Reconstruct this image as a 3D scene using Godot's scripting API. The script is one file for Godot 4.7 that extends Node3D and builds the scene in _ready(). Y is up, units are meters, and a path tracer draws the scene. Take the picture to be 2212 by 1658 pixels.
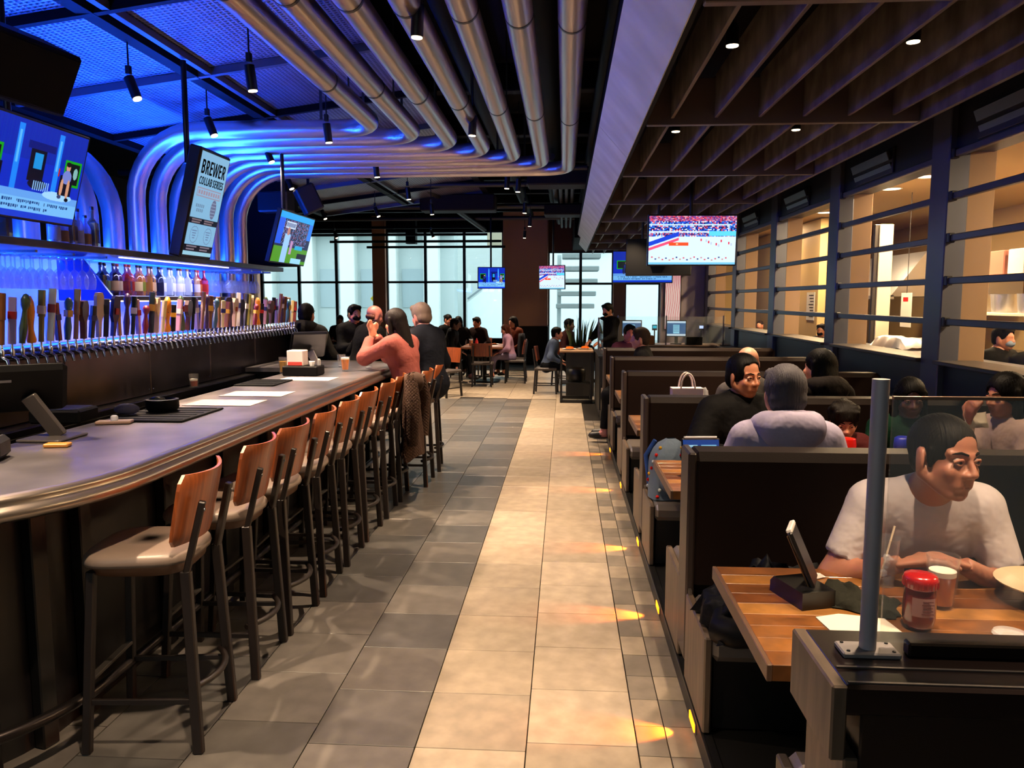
extends Node3D

# ---------------------------------------------------------------- scene order: camera, sky, lights, exposure first
var name_count := {}
var mats := {}
var tex := {}
var chair_proto: Node3D = null
var rng := RandomNumberGenerator.new()
const HEX := PI * 2.0

func _ready() -> void:
	rng.seed = 4711
	make_camera_and_sky()
	make_textures()
	make_shell()
	make_floor()
	make_windows_far()
	make_right_wall()
	make_outside()
	make_ceiling()
	make_pipes()
	make_baffles()
	make_lights()
	make_bar()
	make_back_bar()
	make_stools()
	make_booths()
	make_far_dining()
	make_service_counter()
	make_kitchen()
	make_screens()
	make_table_things()
	make_bar_things()
	make_people()

func make_camera_and_sky() -> void:
	var cam := Camera3D.new()
	cam.name = "camera"
	cam.fov = 52.528
	cam.near = 0.05
	cam.far = 200.0
	cam.position = Vector3(0, 1.70, 0)
	cam.rotation = Vector3(deg_to_rad(-6.149), deg_to_rad(3.860), 0)
	add_child(cam)
	cam.current = true
	var we := WorldEnvironment.new()
	we.name = "world_environment"
	var env := Environment.new()
	env.background_mode = Environment.BG_SKY
	var sky := Sky.new()
	var sm := ProceduralSkyMaterial.new()
	sm.sky_top_color = Color(0.76, 0.84, 0.86)
	sm.sky_horizon_color = Color(0.82, 0.89, 0.90)
	sm.ground_bottom_color = Color(0.5, 0.55, 0.57)
	sm.ground_horizon_color = Color(0.72, 0.80, 0.83)
	sm.sun_angle_max = 0.0
	sky.sky_material = sm
	env.sky = sky
	env.background_energy_multiplier = SKY_E
	env.ambient_light_source = Environment.AMBIENT_SOURCE_DISABLED
	env.tonemap_mode = Environment.TONE_MAPPER_LINEAR
	env.tonemap_exposure = EXPOSURE
	env.sdfgi_enabled = true
	env.ssao_enabled = true
	env.ssil_enabled = true
	we.environment = env
	add_child(we)

const SKY_E := 5.0
const EXPOSURE := 1.0
const SPOT_E := 14.0
const BOOTH_E := 7.5
const KITCHEN_E := 11.0
const BLUE_E := 2.6

# ---------------------------------------------------------------- mesh builder
class MB:
	var v := PackedVector3Array()
	var n := PackedVector3Array()
	var u := PackedVector2Array()
	var ix := PackedInt32Array()
	# corners counter-clockwise seen from outside
	func quad(a: Vector3, b: Vector3, c: Vector3, d: Vector3) -> void:
		var nn := (b - a).cross(c - a)
		if nn.length_squared() < 1e-14:
			nn = (c - a).cross(d - a)
		nn = nn.normalized()
		var k := v.size()
		for p in [a, b, c, d]:
			v.append(p); n.append(nn)
		u.append(Vector2(0, 1)); u.append(Vector2(1, 1)); u.append(Vector2(1, 0)); u.append(Vector2(0, 0))
		for q in [0, 2, 1, 0, 3, 2]:
			ix.append(k + q)
	func tri(a: Vector3, b: Vector3, c: Vector3) -> void:
		var nn := (b - a).cross(c - a).normalized()
		var k := v.size()
		for p in [a, b, c]:
			v.append(p); n.append(nn); u.append(Vector2(0, 0))
		ix.append(k); ix.append(k + 2); ix.append(k + 1)
	# box with chamfered edges, centre c, size s, in frame t
	func box(c: Vector3, s: Vector3, b := 0.0, t := Transform3D()) -> MB:
		var h := s * 0.5
		b = minf(b, minf(h.x, minf(h.y, h.z)) * 0.95)
		var q := func(sx: float, sy: float, sz: float, ax: int) -> Vector3:
			var p := Vector3(sx * h.x, sy * h.y, sz * h.z)
			if ax != 0: p.x -= sx * b
			if ax != 1: p.y -= sy * b
			if ax != 2: p.z -= sz * b
			return t * (c + p)
		# faces
		for sgn in [-1.0, 1.0]:
			face(q.call(sgn, -1, 1, 0), q.call(sgn, -1, -1, 0), q.call(sgn, 1, -1, 0), q.call(sgn, 1, 1, 0), sgn < 0)
			face(q.call(-1, sgn, 1, 1), q.call(1, sgn, 1, 1), q.call(1, sgn, -1, 1), q.call(-1, sgn, -1, 1), sgn < 0)
			face(q.call(-1, -1, sgn, 2), q.call(1, -1, sgn, 2), q.call(1, 1, sgn, 2), q.call(-1, 1, sgn, 2), sgn < 0)
		if b > 0.0:
			for s1 in [-1.0, 1.0]:
				for s2 in [-1.0, 1.0]:
					var fl: bool = s1 * s2 < 0
					face(q.call(-1, s1, s2, 1), q.call(-1, s1, s2, 2), q.call(1, s1, s2, 2), q.call(1, s1, s2, 1), fl)
					face(q.call(s2, -1, s1, 2), q.call(s2, -1, s1, 0), q.call(s2, 1, s1, 0), q.call(s2, 1, s1, 2), fl)
					face(q.call(s1, s2, -1, 0), q.call(s1, s2, -1, 1), q.call(s1, s2, 1, 1), q.call(s1, s2, 1, 0), fl)
			for s1 in [-1.0, 1.0]:
				for s2 in [-1.0, 1.0]:
					for s3 in [-1.0, 1.0]:
						if s1 * s2 * s3 > 0:
							tri(q.call(s1, s2, s3, 0), q.call(s1, s2, s3, 1), q.call(s1, s2, s3, 2))
						else:
							tri(q.call(s1, s2, s3, 0), q.call(s1, s2, s3, 2), q.call(s1, s2, s3, 1))
		return self
	func face(a: Vector3, b: Vector3, c: Vector3, d: Vector3, flip: bool) -> void:
		if flip: quad(d, c, b, a)
		else: quad(a, b, c, d)
	# bar between two points with a rectangular section (w across, d deep), rolled round the axis
	func bar(a: Vector3, b: Vector3, w: float, d: float, bev := 0.0, up := Vector3.UP) -> MB:
		var y := (b - a)
		var l := y.length()
		y /= l
		if absf(y.dot(up)) > 0.98: up = Vector3.BACK
		var x := up.cross(y).normalized()
		var z := x.cross(y)
		return box(Vector3.ZERO, Vector3(w, l, d), bev, Transform3D(Basis(x, y, z), (a + b) * 0.5))
	# round tube along points; r is a number or one radius a point
	func tube(pts: Array, r, seg := 10, caps := true) -> MB:
		var m := pts.size()
		var t0: Vector3 = (pts[1] - pts[0]).normalized()
		var ref := Vector3.UP if absf(t0.y) < 0.9 else Vector3.RIGHT
		var x := ref.cross(t0).normalized()
		var k := v.size()
		var y := Vector3.ZERO
		for i in m:
			var tg: Vector3
			if i == 0: tg = pts[1] - pts[0]
			elif i == m - 1: tg = pts[i] - pts[i - 1]
			else: tg = (pts[i + 1] - pts[i]).normalized() + (pts[i] - pts[i - 1]).normalized()
			tg = tg.normalized()
			x = (x - tg * x.dot(tg)).normalized()
			y = tg.cross(x)
			var rr: float = r[i] if r is Array else r
			for j in seg + 1:
				var an := HEXA * j / seg
				var dir := x * cos(an) + y * sin(an)
				v.append(pts[i] + dir * rr); n.append(dir); u.append(Vector2(float(j) / seg, float(i) / (m - 1)))
		for i in m - 1:
			for j in seg:
				var a := k + i * (seg + 1) + j
				for q in [a, a + seg + 1, a + 1, a + 1, a + seg + 1, a + seg + 2]:
					ix.append(q)
		if caps:
			for e in [0, m - 1]:
				var kk := v.size()
				var tg2: Vector3 = (pts[0] - pts[1]).normalized() if e == 0 else (pts[m - 1] - pts[m - 2]).normalized()
				v.append(pts[e]); n.append(tg2); u.append(Vector2.ZERO)
				for j in seg + 1:
					v.append(v[k + e * (seg + 1) + j]); n.append(tg2); u.append(Vector2.ZERO)
				for j in seg:
					if e == 0: ix.append_array([kk, kk + 1 + j, kk + 2 + j])
					else: ix.append_array([kk, kk + 2 + j, kk + 1 + j])
		return self
	const HEXA := PI * 2.0
	# turned shape: profile of Vector2(radius, height) from bottom to top
	func lathe(prof: Array, seg := 16, t := Transform3D(), sharp := 0.6) -> MB:
		var nm: Array = []
		for i in prof.size() - 1:
			var d: Vector2 = (prof[i + 1] - prof[i]).normalized()
			nm.append(Vector2(d.y, -d.x))
		for i in prof.size() - 1:
			var n0: Vector2 = nm[i]
			var n1: Vector2 = nm[i]
			if i > 0 and nm[i - 1].dot(nm[i]) > sharp: n0 = (nm[i - 1] + nm[i]).normalized()
			if i < nm.size() - 1 and nm[i + 1].dot(nm[i]) > sharp: n1 = (nm[i + 1] + nm[i]).normalized()
			var k := v.size()
			for j in seg + 1:
				var an := HEXA * j / seg
				var cs := cos(an)
				var sn := sin(an)
				v.append(t * Vector3(prof[i].x * cs, prof[i].y, prof[i].x * sn))
				n.append((t.basis * Vector3(n0.x * cs, n0.y, n0.x * sn)).normalized())
				u.append(Vector2(float(j) / seg, 0))
				v.append(t * Vector3(prof[i + 1].x * cs, prof[i + 1].y, prof[i + 1].x * sn))
				n.append((t.basis * Vector3(n1.x * cs, n1.y, n1.x * sn)).normalized())
				u.append(Vector2(float(j) / seg, 1))
			for j in seg:
				var a := k + j * 2
				for q in [a, a + 2, a + 1, a + 1, a + 2, a + 3]:
					ix.append(q)
		return self
	# flat polygon (x, y of t's frame, counter-clockwise) pushed depth d along +z
	func prism(poly: PackedVector2Array, d: float, t := Transform3D()) -> MB:
		var tr := Geometry2D.triangulate_polygon(poly)
		for i in range(0, tr.size(), 3):
			var a := poly[tr[i]]
			var b := poly[tr[i + 1]]
			var c := poly[tr[i + 2]]
			if (b - a).cross(c - a) < 0:
				var sw := b
				b = c
				c = sw
			tri(t * Vector3(a.x, a.y, d), t * Vector3(b.x, b.y, d), t * Vector3(c.x, c.y, d))
			tri(t * Vector3(a.x, a.y, 0), t * Vector3(c.x, c.y, 0), t * Vector3(b.x, b.y, 0))
		for i in poly.size():
			var a := poly[i]
			var b := poly[(i + 1) % poly.size()]
			quad(t * Vector3(a.x, a.y, 0), t * Vector3(b.x, b.y, 0), t * Vector3(b.x, b.y, d), t * Vector3(a.x, a.y, d))
		return self
	# smooth grid: rows of points, all of one length
	func grid(rows: Array, flip := false) -> MB:
		var k := v.size()
		var w: int = rows[0].size()
		var hh := rows.size()
		for i in hh:
			for j in w:
				var du: Vector3 = rows[i][mini(j + 1, w - 1)] - rows[i][maxi(j - 1, 0)]
				var dv: Vector3 = rows[mini(i + 1, hh - 1)][j] - rows[maxi(i - 1, 0)][j]
				var nn := du.cross(dv).normalized()
				v.append(rows[i][j]); n.append(-nn if flip else nn)
				u.append(Vector2(float(j) / (w - 1), 1.0 - float(i) / (hh - 1)))
		for i in hh - 1:
			for j in w - 1:
				var a := k + i * w + j
				if flip: ix.append_array([a, a + 1, a + w, a + 1, a + w + 1, a + w])
				else: ix.append_array([a, a + w, a + 1, a + 1, a + w, a + w + 1])
		return self
	# a slab with thickness th from a top grid
	func slab_grid(rows: Array, off: Vector3) -> MB:
		grid(rows)
		var low: Array = []
		for r in rows:
			var rr: Array = []
			for p in r: rr.append(p + off)
			low.append(rr)
		grid(low, true)
		var hh := rows.size()
		var w: int = rows[0].size()
		for j in w - 1:
			quad(low[0][j], low[0][j + 1], rows[0][j + 1], rows[0][j])
			quad(rows[hh - 1][j], rows[hh - 1][j + 1], low[hh - 1][j + 1], low[hh - 1][j])
		for i in hh - 1:
			quad(rows[i][0], rows[i + 1][0], low[i + 1][0], low[i][0])
			quad(low[i][w - 1], low[i + 1][w - 1], rows[i + 1][w - 1], rows[i][w - 1])
		return self
	func ball(c: Vector3, r: Vector3, seg := 12, rings := 8, t := Transform3D()) -> MB:
		var prof: Array = []
		for i in rings + 1:
			var a := -PI / 2 + PI * i / rings
			prof.append(Vector2(cos(a), sin(a)))
		return lathe(prof, seg, t * Transform3D(Basis.from_scale(r), c), 0.0)
	func mesh() -> ArrayMesh:
		var am := ArrayMesh.new()
		var arr := []
		arr.resize(Mesh.ARRAY_MAX)
		arr[Mesh.ARRAY_VERTEX] = v
		arr[Mesh.ARRAY_NORMAL] = n
		arr[Mesh.ARRAY_TEX_UV] = u
		arr[Mesh.ARRAY_INDEX] = ix
		am.add_surface_from_arrays(Mesh.PRIMITIVE_TRIANGLES, arr)
		return am

func mb() -> MB:
	return MB.new()

# ---------------------------------------------------------------- nodes
func numbered(called: String, within := "") -> String:
	var key := within + "/" + called
	var k: int = name_count.get(key, 0)
	name_count[key] = k + 1
	return called if k == 0 else "%s_%03d" % [called, k]

func thing(called: String, label: String, category: String, at := Vector3.ZERO, turn := 0.0, group := "") -> Node3D:
	var o := Node3D.new()
	o.name = numbered(called)
	add_child(o)
	o.position = at
	o.rotation.y = turn
	tag(o, label, category, group)
	return o

func tag(o: Node, label: String, category: String, group := "") -> void:
	o.set_meta("label", label)
	o.set_meta("category", category)
	if group != "":
		o.set_meta("group", group)

func structure(called: String, at := Vector3.ZERO) -> Node3D:
	var o := Node3D.new()
	o.name = numbered(called)
	add_child(o)
	o.position = at
	o.set_meta("kind", "structure")
	return o

func part(parent: Node, called: String, m, mat: Material, label := "") -> MeshInstance3D:
	var o := MeshInstance3D.new()
	var key := "" if parent == self else str(parent.get_instance_id())
	o.name = numbered(called, key)
	o.mesh = m.mesh() if m is MB else m
	o.material_override = mat
	o.cast_shadow = GeometryInstance3D.SHADOW_CASTING_SETTING_ON
	parent.add_child(o)
	if label != "":
		o.set_meta("label", label)
	return o

func solo(called: String, label: String, category: String, m: MB, mat: Material, group := "", at := Vector3.ZERO, turn := 0.0) -> MeshInstance3D:
	var o := part(self, called, m, mat)
	o.position = at
	o.rotation.y = turn
	tag(o, label, category, group)
	return o

func copy_of(root: Node3D, called: String, at: Vector3, turn: float, label: String) -> Node3D:
	var r: Node3D = root.duplicate()
	r.name = numbered(called)
	add_child(r)
	r.position = at
	r.rotation.y = turn
	r.set_meta("label", label)
	return r

# ---------------------------------------------------------------- materials
func mat(color: Color, rough := 0.6, metal := 0.0, opt := {}) -> StandardMaterial3D:
	var key := "%s|%.3f|%.3f|%s" % [color.to_html(), rough, metal, str(opt)]
	if mats.has(key):
		return mats[key]
	var m := StandardMaterial3D.new()
	m.albedo_color = color
	m.roughness = rough
	m.metallic = metal
	if rough > 0.5 and metal < 0.1: m.metallic_specular = 0.22
	if opt.has("tex"):
		m.albedo_texture = tex[opt.tex]
		m.uv1_triplanar = opt.get("tri", true)
		m.uv1_world_triplanar = opt.get("world", false)
		var sc = opt.get("scale", 1.0)
		m.uv1_scale = sc if sc is Vector3 else Vector3.ONE * sc
	if opt.has("bump"):
		m.normal_enabled = true
		m.normal_texture = tex[opt.bump]
		m.normal_scale = opt.get("bump_scale", 0.5)
		m.uv1_triplanar = opt.get("tri", true)
		m.uv1_world_triplanar = opt.get("world", false)
		var sc2 = opt.get("scale", 1.0)
		m.uv1_scale = sc2 if sc2 is Vector3 else Vector3.ONE * sc2
	if opt.has("glow"):
		m.emission_enabled = true
		m.emission = opt.get("glow_color", color)
		m.emission_energy_multiplier = opt.glow
	if opt.has("coat"):
		m.clearcoat_enabled = true
		m.clearcoat = opt.coat
		m.clearcoat_roughness = opt.get("coat_rough", 0.15)
	if opt.has("sheen"):
		m.rim_enabled = true
		m.rim = opt.sheen
	if opt.has("skin"):
		m.subsurf_scatter_enabled = true
		m.subsurf_scatter_strength = opt.skin
	if opt.has("alpha"):
		m.transparency = BaseMaterial3D.TRANSPARENCY_ALPHA
		m.albedo_color.a = opt.alpha
	if opt.has("spec"): m.metallic_specular = opt.spec
	if opt.has("solid_glass"):
		m.refraction_enabled = true
		m.refraction_scale = 0.05
		m.transparency = BaseMaterial3D.TRANSPARENCY_ALPHA
		m.albedo_color.a = 0.05
	if opt.has("backlight"):
		m.backlight_enabled = true
		m.backlight = opt.backlight
	mats[key] = m
	return m

func glass_pane(tint := Color(0.85, 0.95, 0.95), alpha := 0.06, spec := 0.5) -> StandardMaterial3D:
	return mat(tint, 0.02, 0.0, {"alpha": alpha, "spec": spec})

func noise_image(size: int, freq: float, octaves: int, seed_: int, lo: float, hi: float, stretch := Vector2.ONE) -> Image:
	var f := FastNoiseLite.new()
	f.seed = seed_
	f.frequency = freq
	f.fractal_octaves = octaves
	f.noise_type = FastNoiseLite.TYPE_SIMPLEX_SMOOTH
	var im := f.get_seamless_image(int(size / stretch.x), int(size / stretch.y), false, false, 0.1)
	im.convert(Image.FORMAT_RGB8)
	im.resize(size, size, Image.INTERPOLATE_CUBIC)
	for y in size:
		for x in size:
			var g := im.get_pixel(x, y).r
			g = lo + (hi - lo) * g
			im.set_pixel(x, y, Color(g, g, g))
	return im

func make_textures() -> void:
	# mottled stain of stone tiles
	var a := noise_image(256, 0.02, 5, 3, 0.80, 1.0)
	a.generate_mipmaps()
	tex["stone"] = ImageTexture.create_from_image(a)
	# streaky wood grain, long along v
	var w := noise_image(256, 0.03, 4, 9, 0.66, 1.0, Vector2(1, 8))
	tex["grain"] = ImageTexture.create_from_image(w)
	# soft wear
	var s := noise_image(256, 0.012, 3, 21, 0.75, 1.0)
	tex["wear"] = ImageTexture.create_from_image(s)
	# woven wire: bright wires, dark holes
	var wv := Image.create(64, 64, false, Image.FORMAT_RGB8)
	var hb := Image.create(64, 64, false, Image.FORMAT_RGB8)
	for y in 64:
		for x in 64:
			var cx := (x % 16) - 7.5
			var cy := (y % 16) - 7.5
			var wire: float = maxf(1.0 - absf(cx) / 5.0, 1.0 - absf(cy) / 5.0)
			var over: bool = ((x / 16) + (y / 16)) % 2 == 0
			var h := 0.0
			if wire > 0.0:
				h = 0.45 + 0.55 * wire
				if over != (absf(cx) < absf(cy)): h -= 0.2
			var c: float = 0.06 if wire <= 0.0 else 0.55 + 0.45 * wire
			wv.set_pixel(x, y, Color(c, c, c))
			hb.set_pixel(x, y, Color(h, h, h))
	wv.generate_mipmaps()
	tex["weave"] = ImageTexture.create_from_image(wv)
	hb.bump_map_to_normal_map(4.0)
	tex["weave_n"] = ImageTexture.create_from_image(hb)
	# cloth wrinkles
	var cl := noise_image(256, 0.015, 3, 33, 0.0, 1.0)
	cl.bump_map_to_normal_map(6.0)
	tex["cloth_n"] = ImageTexture.create_from_image(cl)
	# leather grain
	var le := noise_image(256, 0.09, 3, 41, 0.0, 1.0)
	le.bump_map_to_normal_map(2.0)
	tex["leather_n"] = ImageTexture.create_from_image(le)
	# hair strands
	var hr := noise_image(256, 0.05, 4, 51, 0.0, 1.0, Vector2(1, 10))
	hr.bump_map_to_normal_map(6.0)
	tex["hair_n"] = ImageTexture.create_from_image(hr)
	# quilted jacket
	var ql := Image.create(128, 128, false, Image.FORMAT_RGB8)
	for y in 128:
		for x in 128:
			var p := absf(sin((x + y) * PI / 32.0)) * absf(sin((x - y) * PI / 32.0))
			var g := pow(p, 0.4)
			ql.set_pixel(x, y, Color(g, g, g))
	ql.bump_map_to_normal_map(8.0)
	tex["quilt_n"] = ImageTexture.create_from_image(ql)

# ---------------------------------------------------------------- room shell
const ZF := -21.7

func make_shell() -> void:
	var dark := mat(Color(0.045, 0.043, 0.048), 0.8)
	var wl := structure("wall_left")
	part(wl, "wall_panel", mb().box(Vector3(-9.3, 2.1, -9.6), Vector3(0.3, 4.4, 24.8)), mat(Color(0.16, 0.14, 0.13), 0.8))
	var wb := structure("wall_back")
	var wbm := mat(Color(0.22, 0.19, 0.17), 0.8)
	part(wb, "wall_panel", mb().box(Vector3(-1.0, 1.05, 2.85), Vector3(17.0, 2.3, 0.3)), wbm)
	part(wb, "wall_panel", mb().box(Vector3(-1.0, 3.85, 2.85), Vector3(17.0, 0.9, 0.3)), wbm)
	part(wb, "wall_panel", mb().box(Vector3(-7.75, 2.8, 2.85), Vector3(3.5, 1.3, 0.3)), wbm)
	part(wb, "wall_panel", mb().box(Vector3(3.55, 2.8, 2.85), Vector3(7.9, 1.3, 0.3)), wbm)
	# street-side clerestory behind the camera
	var cw := structure("window_20")
	for k in 4:
		part(cw, "pane", mb().box(Vector3(-5.2 + 1.4 * k, 2.8, 2.85), Vector3(1.34, 1.16, 0.008)), glass_pane(Color(0.80, 0.92, 0.93), 0.10))
		part(cw, "mullion", mb().box(Vector3(-5.9 + 1.4 * k, 2.8, 2.85), Vector3(0.06, 1.2, 0.1)), mat(Color(0.02, 0.02, 0.022), 0.5))
	var ce := structure("ceiling")
	part(ce, "slab", mb().box(Vector3(-1.0, 4.35, -9.6), Vector3(17.0, 0.3, 25.2)), dark)
	# dark bulkhead hanging behind the pipe arch
	var bh := structure("wall_bulkhead")
	part(bh, "panel", mb().box(Vector3(-4.75, 3.2, -11.4), Vector3(1.5, 2.0, 0.5), 0.01), dark)
	# far right: tan and lilac panel beyond the service counter
	var we := structure("wall_end")
	part(we, "panel", mb().box(Vector3(2.75, 1.7, -17.2), Vector3(1.35, 3.4, 0.2), 0.005), mat(Color(0.66, 0.62, 0.65), 0.55))
	part(we, "soffit", mb().box(Vector3(1.9, 3.3, -19.4), Vector3(3.4, 0.5, 4.4), 0.01), dark)

func make_floor() -> void:
	var fl := structure("floor")
	part(fl, "bed", mb().box(Vector3(-1.0, -0.112, -9.6), Vector3(17.0, 0.2, 25.2)), mat(Color(0.13, 0.12, 0.11), 0.9))
	var so := {"tex": "stone", "world": true, "scale": 1.3}
	var beige := [mat(Color(0.60, 0.545, 0.475), 0.42, 0, so), mat(Color(0.575, 0.52, 0.45), 0.42, 0, so), mat(Color(0.625, 0.57, 0.50), 0.42, 0, so), mat(Color(0.55, 0.50, 0.435), 0.45, 0, so)]
	var grey := [mat(Color(0.36, 0.34, 0.32), 0.36, 0, so), mat(Color(0.335, 0.32, 0.305), 0.36, 0, so), mat(Color(0.39, 0.37, 0.35), 0.36, 0, so), mat(Color(0.31, 0.30, 0.29), 0.36, 0, so)]
	var big := mb().box(Vector3.ZERO, Vector3(0.416, 0.012, 0.416), 0.0015).mesh()
	var z0 := -1.52
	for r in 28:
		var z := z0 - 0.21 - 0.42 * r
		for c in 3:
			var o := part(fl, "tile", big, grey[(r * 7 + c * 5 + (r * c) % 3) % 4])
			o.position = Vector3(-0.56 - 0.21 - 0.42 * c, -0.006, z - 0.14 * (c % 3))
		for c in 2:
			var o2 := part(fl, "tile", big, beige[(r * 5 + c * 3 + (r * r) % 5) % 4])
			o2.position = Vector3(-0.56 + 0.2125 + 0.425 * c, -0.006, z - (0.06 if c == 1 else 0.0))
			o2.scale = Vector3(1.012, 1, 1)
	# small pavers along the booth step
	var small := mb().box(Vector3.ZERO, Vector3(0.114, 0.012, 0.206), 0.001).mesh()
	var paver_grey := [mat(Color(0.46, 0.425, 0.38), 0.42, 0, so), mat(Color(0.42, 0.39, 0.35), 0.42, 0, so)]
	var k := 0
	for r in 56:
		for c in 2:
			k += 1
			if r > 44: continue
			var o3 := part(fl, "paver", small, beige[3] if (r * 3 + c * 2) % 5 < 2 else paver_grey[(r + c) % 2])
			o3.position = Vector3(0.29 + 0.06 + 0.118 * c, -0.006, z0 - 0.105 - 0.21 * r)
	# the tiles farther off and beside the furniture, too many or too hidden to pick out
	var far_beige := mb()
	var far_grey := mb()
	for i in range(-21, 9):
		for j in 50:
			var z := 2.2 - 0.21 - 0.42 * j - 0.0
			var x := -0.56 + 0.21 + 0.42 * i
			if x > 2.95 or x < -9.1 or z < ZF + 0.2: continue
			var near_tiled: bool = x > -1.83 and x < 0.54 and z < -1.5 and z > -13.3
			if near_tiled: continue
			var b := Vector3(x, -0.006, z)
			if z < -13.4 or x > -0.56: far_beige.box(b, Vector3(0.416, 0.012, 0.416))
			else: far_grey.box(b, Vector3(0.416, 0.012, 0.416))
	part(fl, "tile_field", far_beige, beige[0]).set_meta("kind", "stuff")
	part(fl, "tile_field", far_grey, grey[0]).set_meta("kind", "stuff")

func make_windows_far() -> void:
	var tan_c := mat(Color(0.72, 0.55, 0.46), 0.75)
	var low_c := mat(Color(0.13, 0.115, 0.115), 0.7)
	var black := mat(Color(0.02, 0.02, 0.022), 0.5)
	var w := structure("wall_far")
	# left block above and below the tall windows, piers between
	part(w, "header", mb().box(Vector3(-5.1, 3.95, ZF - 0.1), Vector3(8.2, 0.7, 0.3)), mat(Color(0.03, 0.03, 0.034), 0.8))
	part(w, "header", mb().box(Vector3(1.4, 3.65, ZF - 0.1), Vector3(4.2, 1.25, 0.3)), mat(Color(0.42, 0.30, 0.24), 0.8))
	part(w, "sill_wall", mb().box(Vector3(-5.3, 0.3, ZF - 0.1), Vector3(8.0, 0.6, 0.3)), low_c)
	part(w, "sill_wall", mb().box(Vector3(1.4, 0.12, ZF - 0.1), Vector3(4.2, 0.24, 0.3)), low_c)
	part(w, "pier", mb().box(Vector3(-5.15, 2.0, ZF), Vector3(0.36, 4.0, 0.45)), tan_c)
	part(w, "pier", mb().box(Vector3(1.48, 2.0, ZF), Vector3(0.32, 4.0, 0.45)), tan_c)
	part(w, "pier", mb().box(Vector3(-9.0, 2.0, ZF), Vector3(0.6, 4.0, 0.45)), tan_c)
	part(w, "pier", mb().box(Vector3(2.95, 2.0, ZF), Vector3(0.7, 4.0, 0.45)), tan_c)
	part(w, "column", mb().box(Vector3(-1.06, 2.55, ZF + 0.25), Vector3(1.2, 3.1, 0.9), 0.02), tan_c)
	part(w, "column_base", mb().box(Vector3(-1.06, 0.5, ZF + 0.25), Vector3(1.24, 1.0, 0.94), 0.02), low_c)
	var pane := glass_pane(Color(0.80, 0.92, 0.93), 0.10)
	var n := 0
	for g in [[-8.56, -5.33, 3, 0.6, 3.6, 2.2], [-4.97, -1.7, 3, 0.6, 3.6, 2.2], [-0.46, 1.32, 2, 0.24, 3.03, 2.15], [1.64, 2.6, 1, 0.24, 3.03, 2.15]]:
		n += 1
		var s := structure("window_%d" % n)
		var x0: float = g[0]
		var x1: float = g[1]
		var y0: float = g[3]
		var y1: float = g[4]
		var fr := mb()
		fr.box(Vector3((x0 + x1) / 2, y1, ZF), Vector3(x1 - x0 + 0.08, 0.09, 0.1))
		fr.box(Vector3((x0 + x1) / 2, y0, ZF), Vector3(x1 - x0 + 0.08, 0.09, 0.1))
		fr.box(Vector3(x0, (y0 + y1) / 2, ZF), Vector3(0.08, y1 - y0, 0.1))
		fr.box(Vector3(x1, (y0 + y1) / 2, ZF), Vector3(0.08, y1 - y0, 0.1))
		part(s, "window_frame", fr, black)
		part(s, "transom", mb().box(Vector3((x0 + x1) / 2, g[5], ZF), Vector3(x1 - x0, 0.06, 0.08)), black)
		for k in g[2]:
			var xa := lerpf(x0, x1, float(k) / g[2])
			var xb := lerpf(x0, x1, float(k + 1) / g[2])
			if k > 0:
				part(s, "mullion", mb().box(Vector3(xa, (y0 + y1) / 2, ZF), Vector3(0.075, y1 - y0, 0.09)), black)
			for e in [[y0, g[5]], [g[5], y1]]:
				part(s, "pane", mb().box(Vector3((xa + xb) / 2, (e[0] + e[1]) / 2, ZF), Vector3(xb - xa - 0.06, e[1] - e[0] - 0.05, 0.008)), pane)

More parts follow.
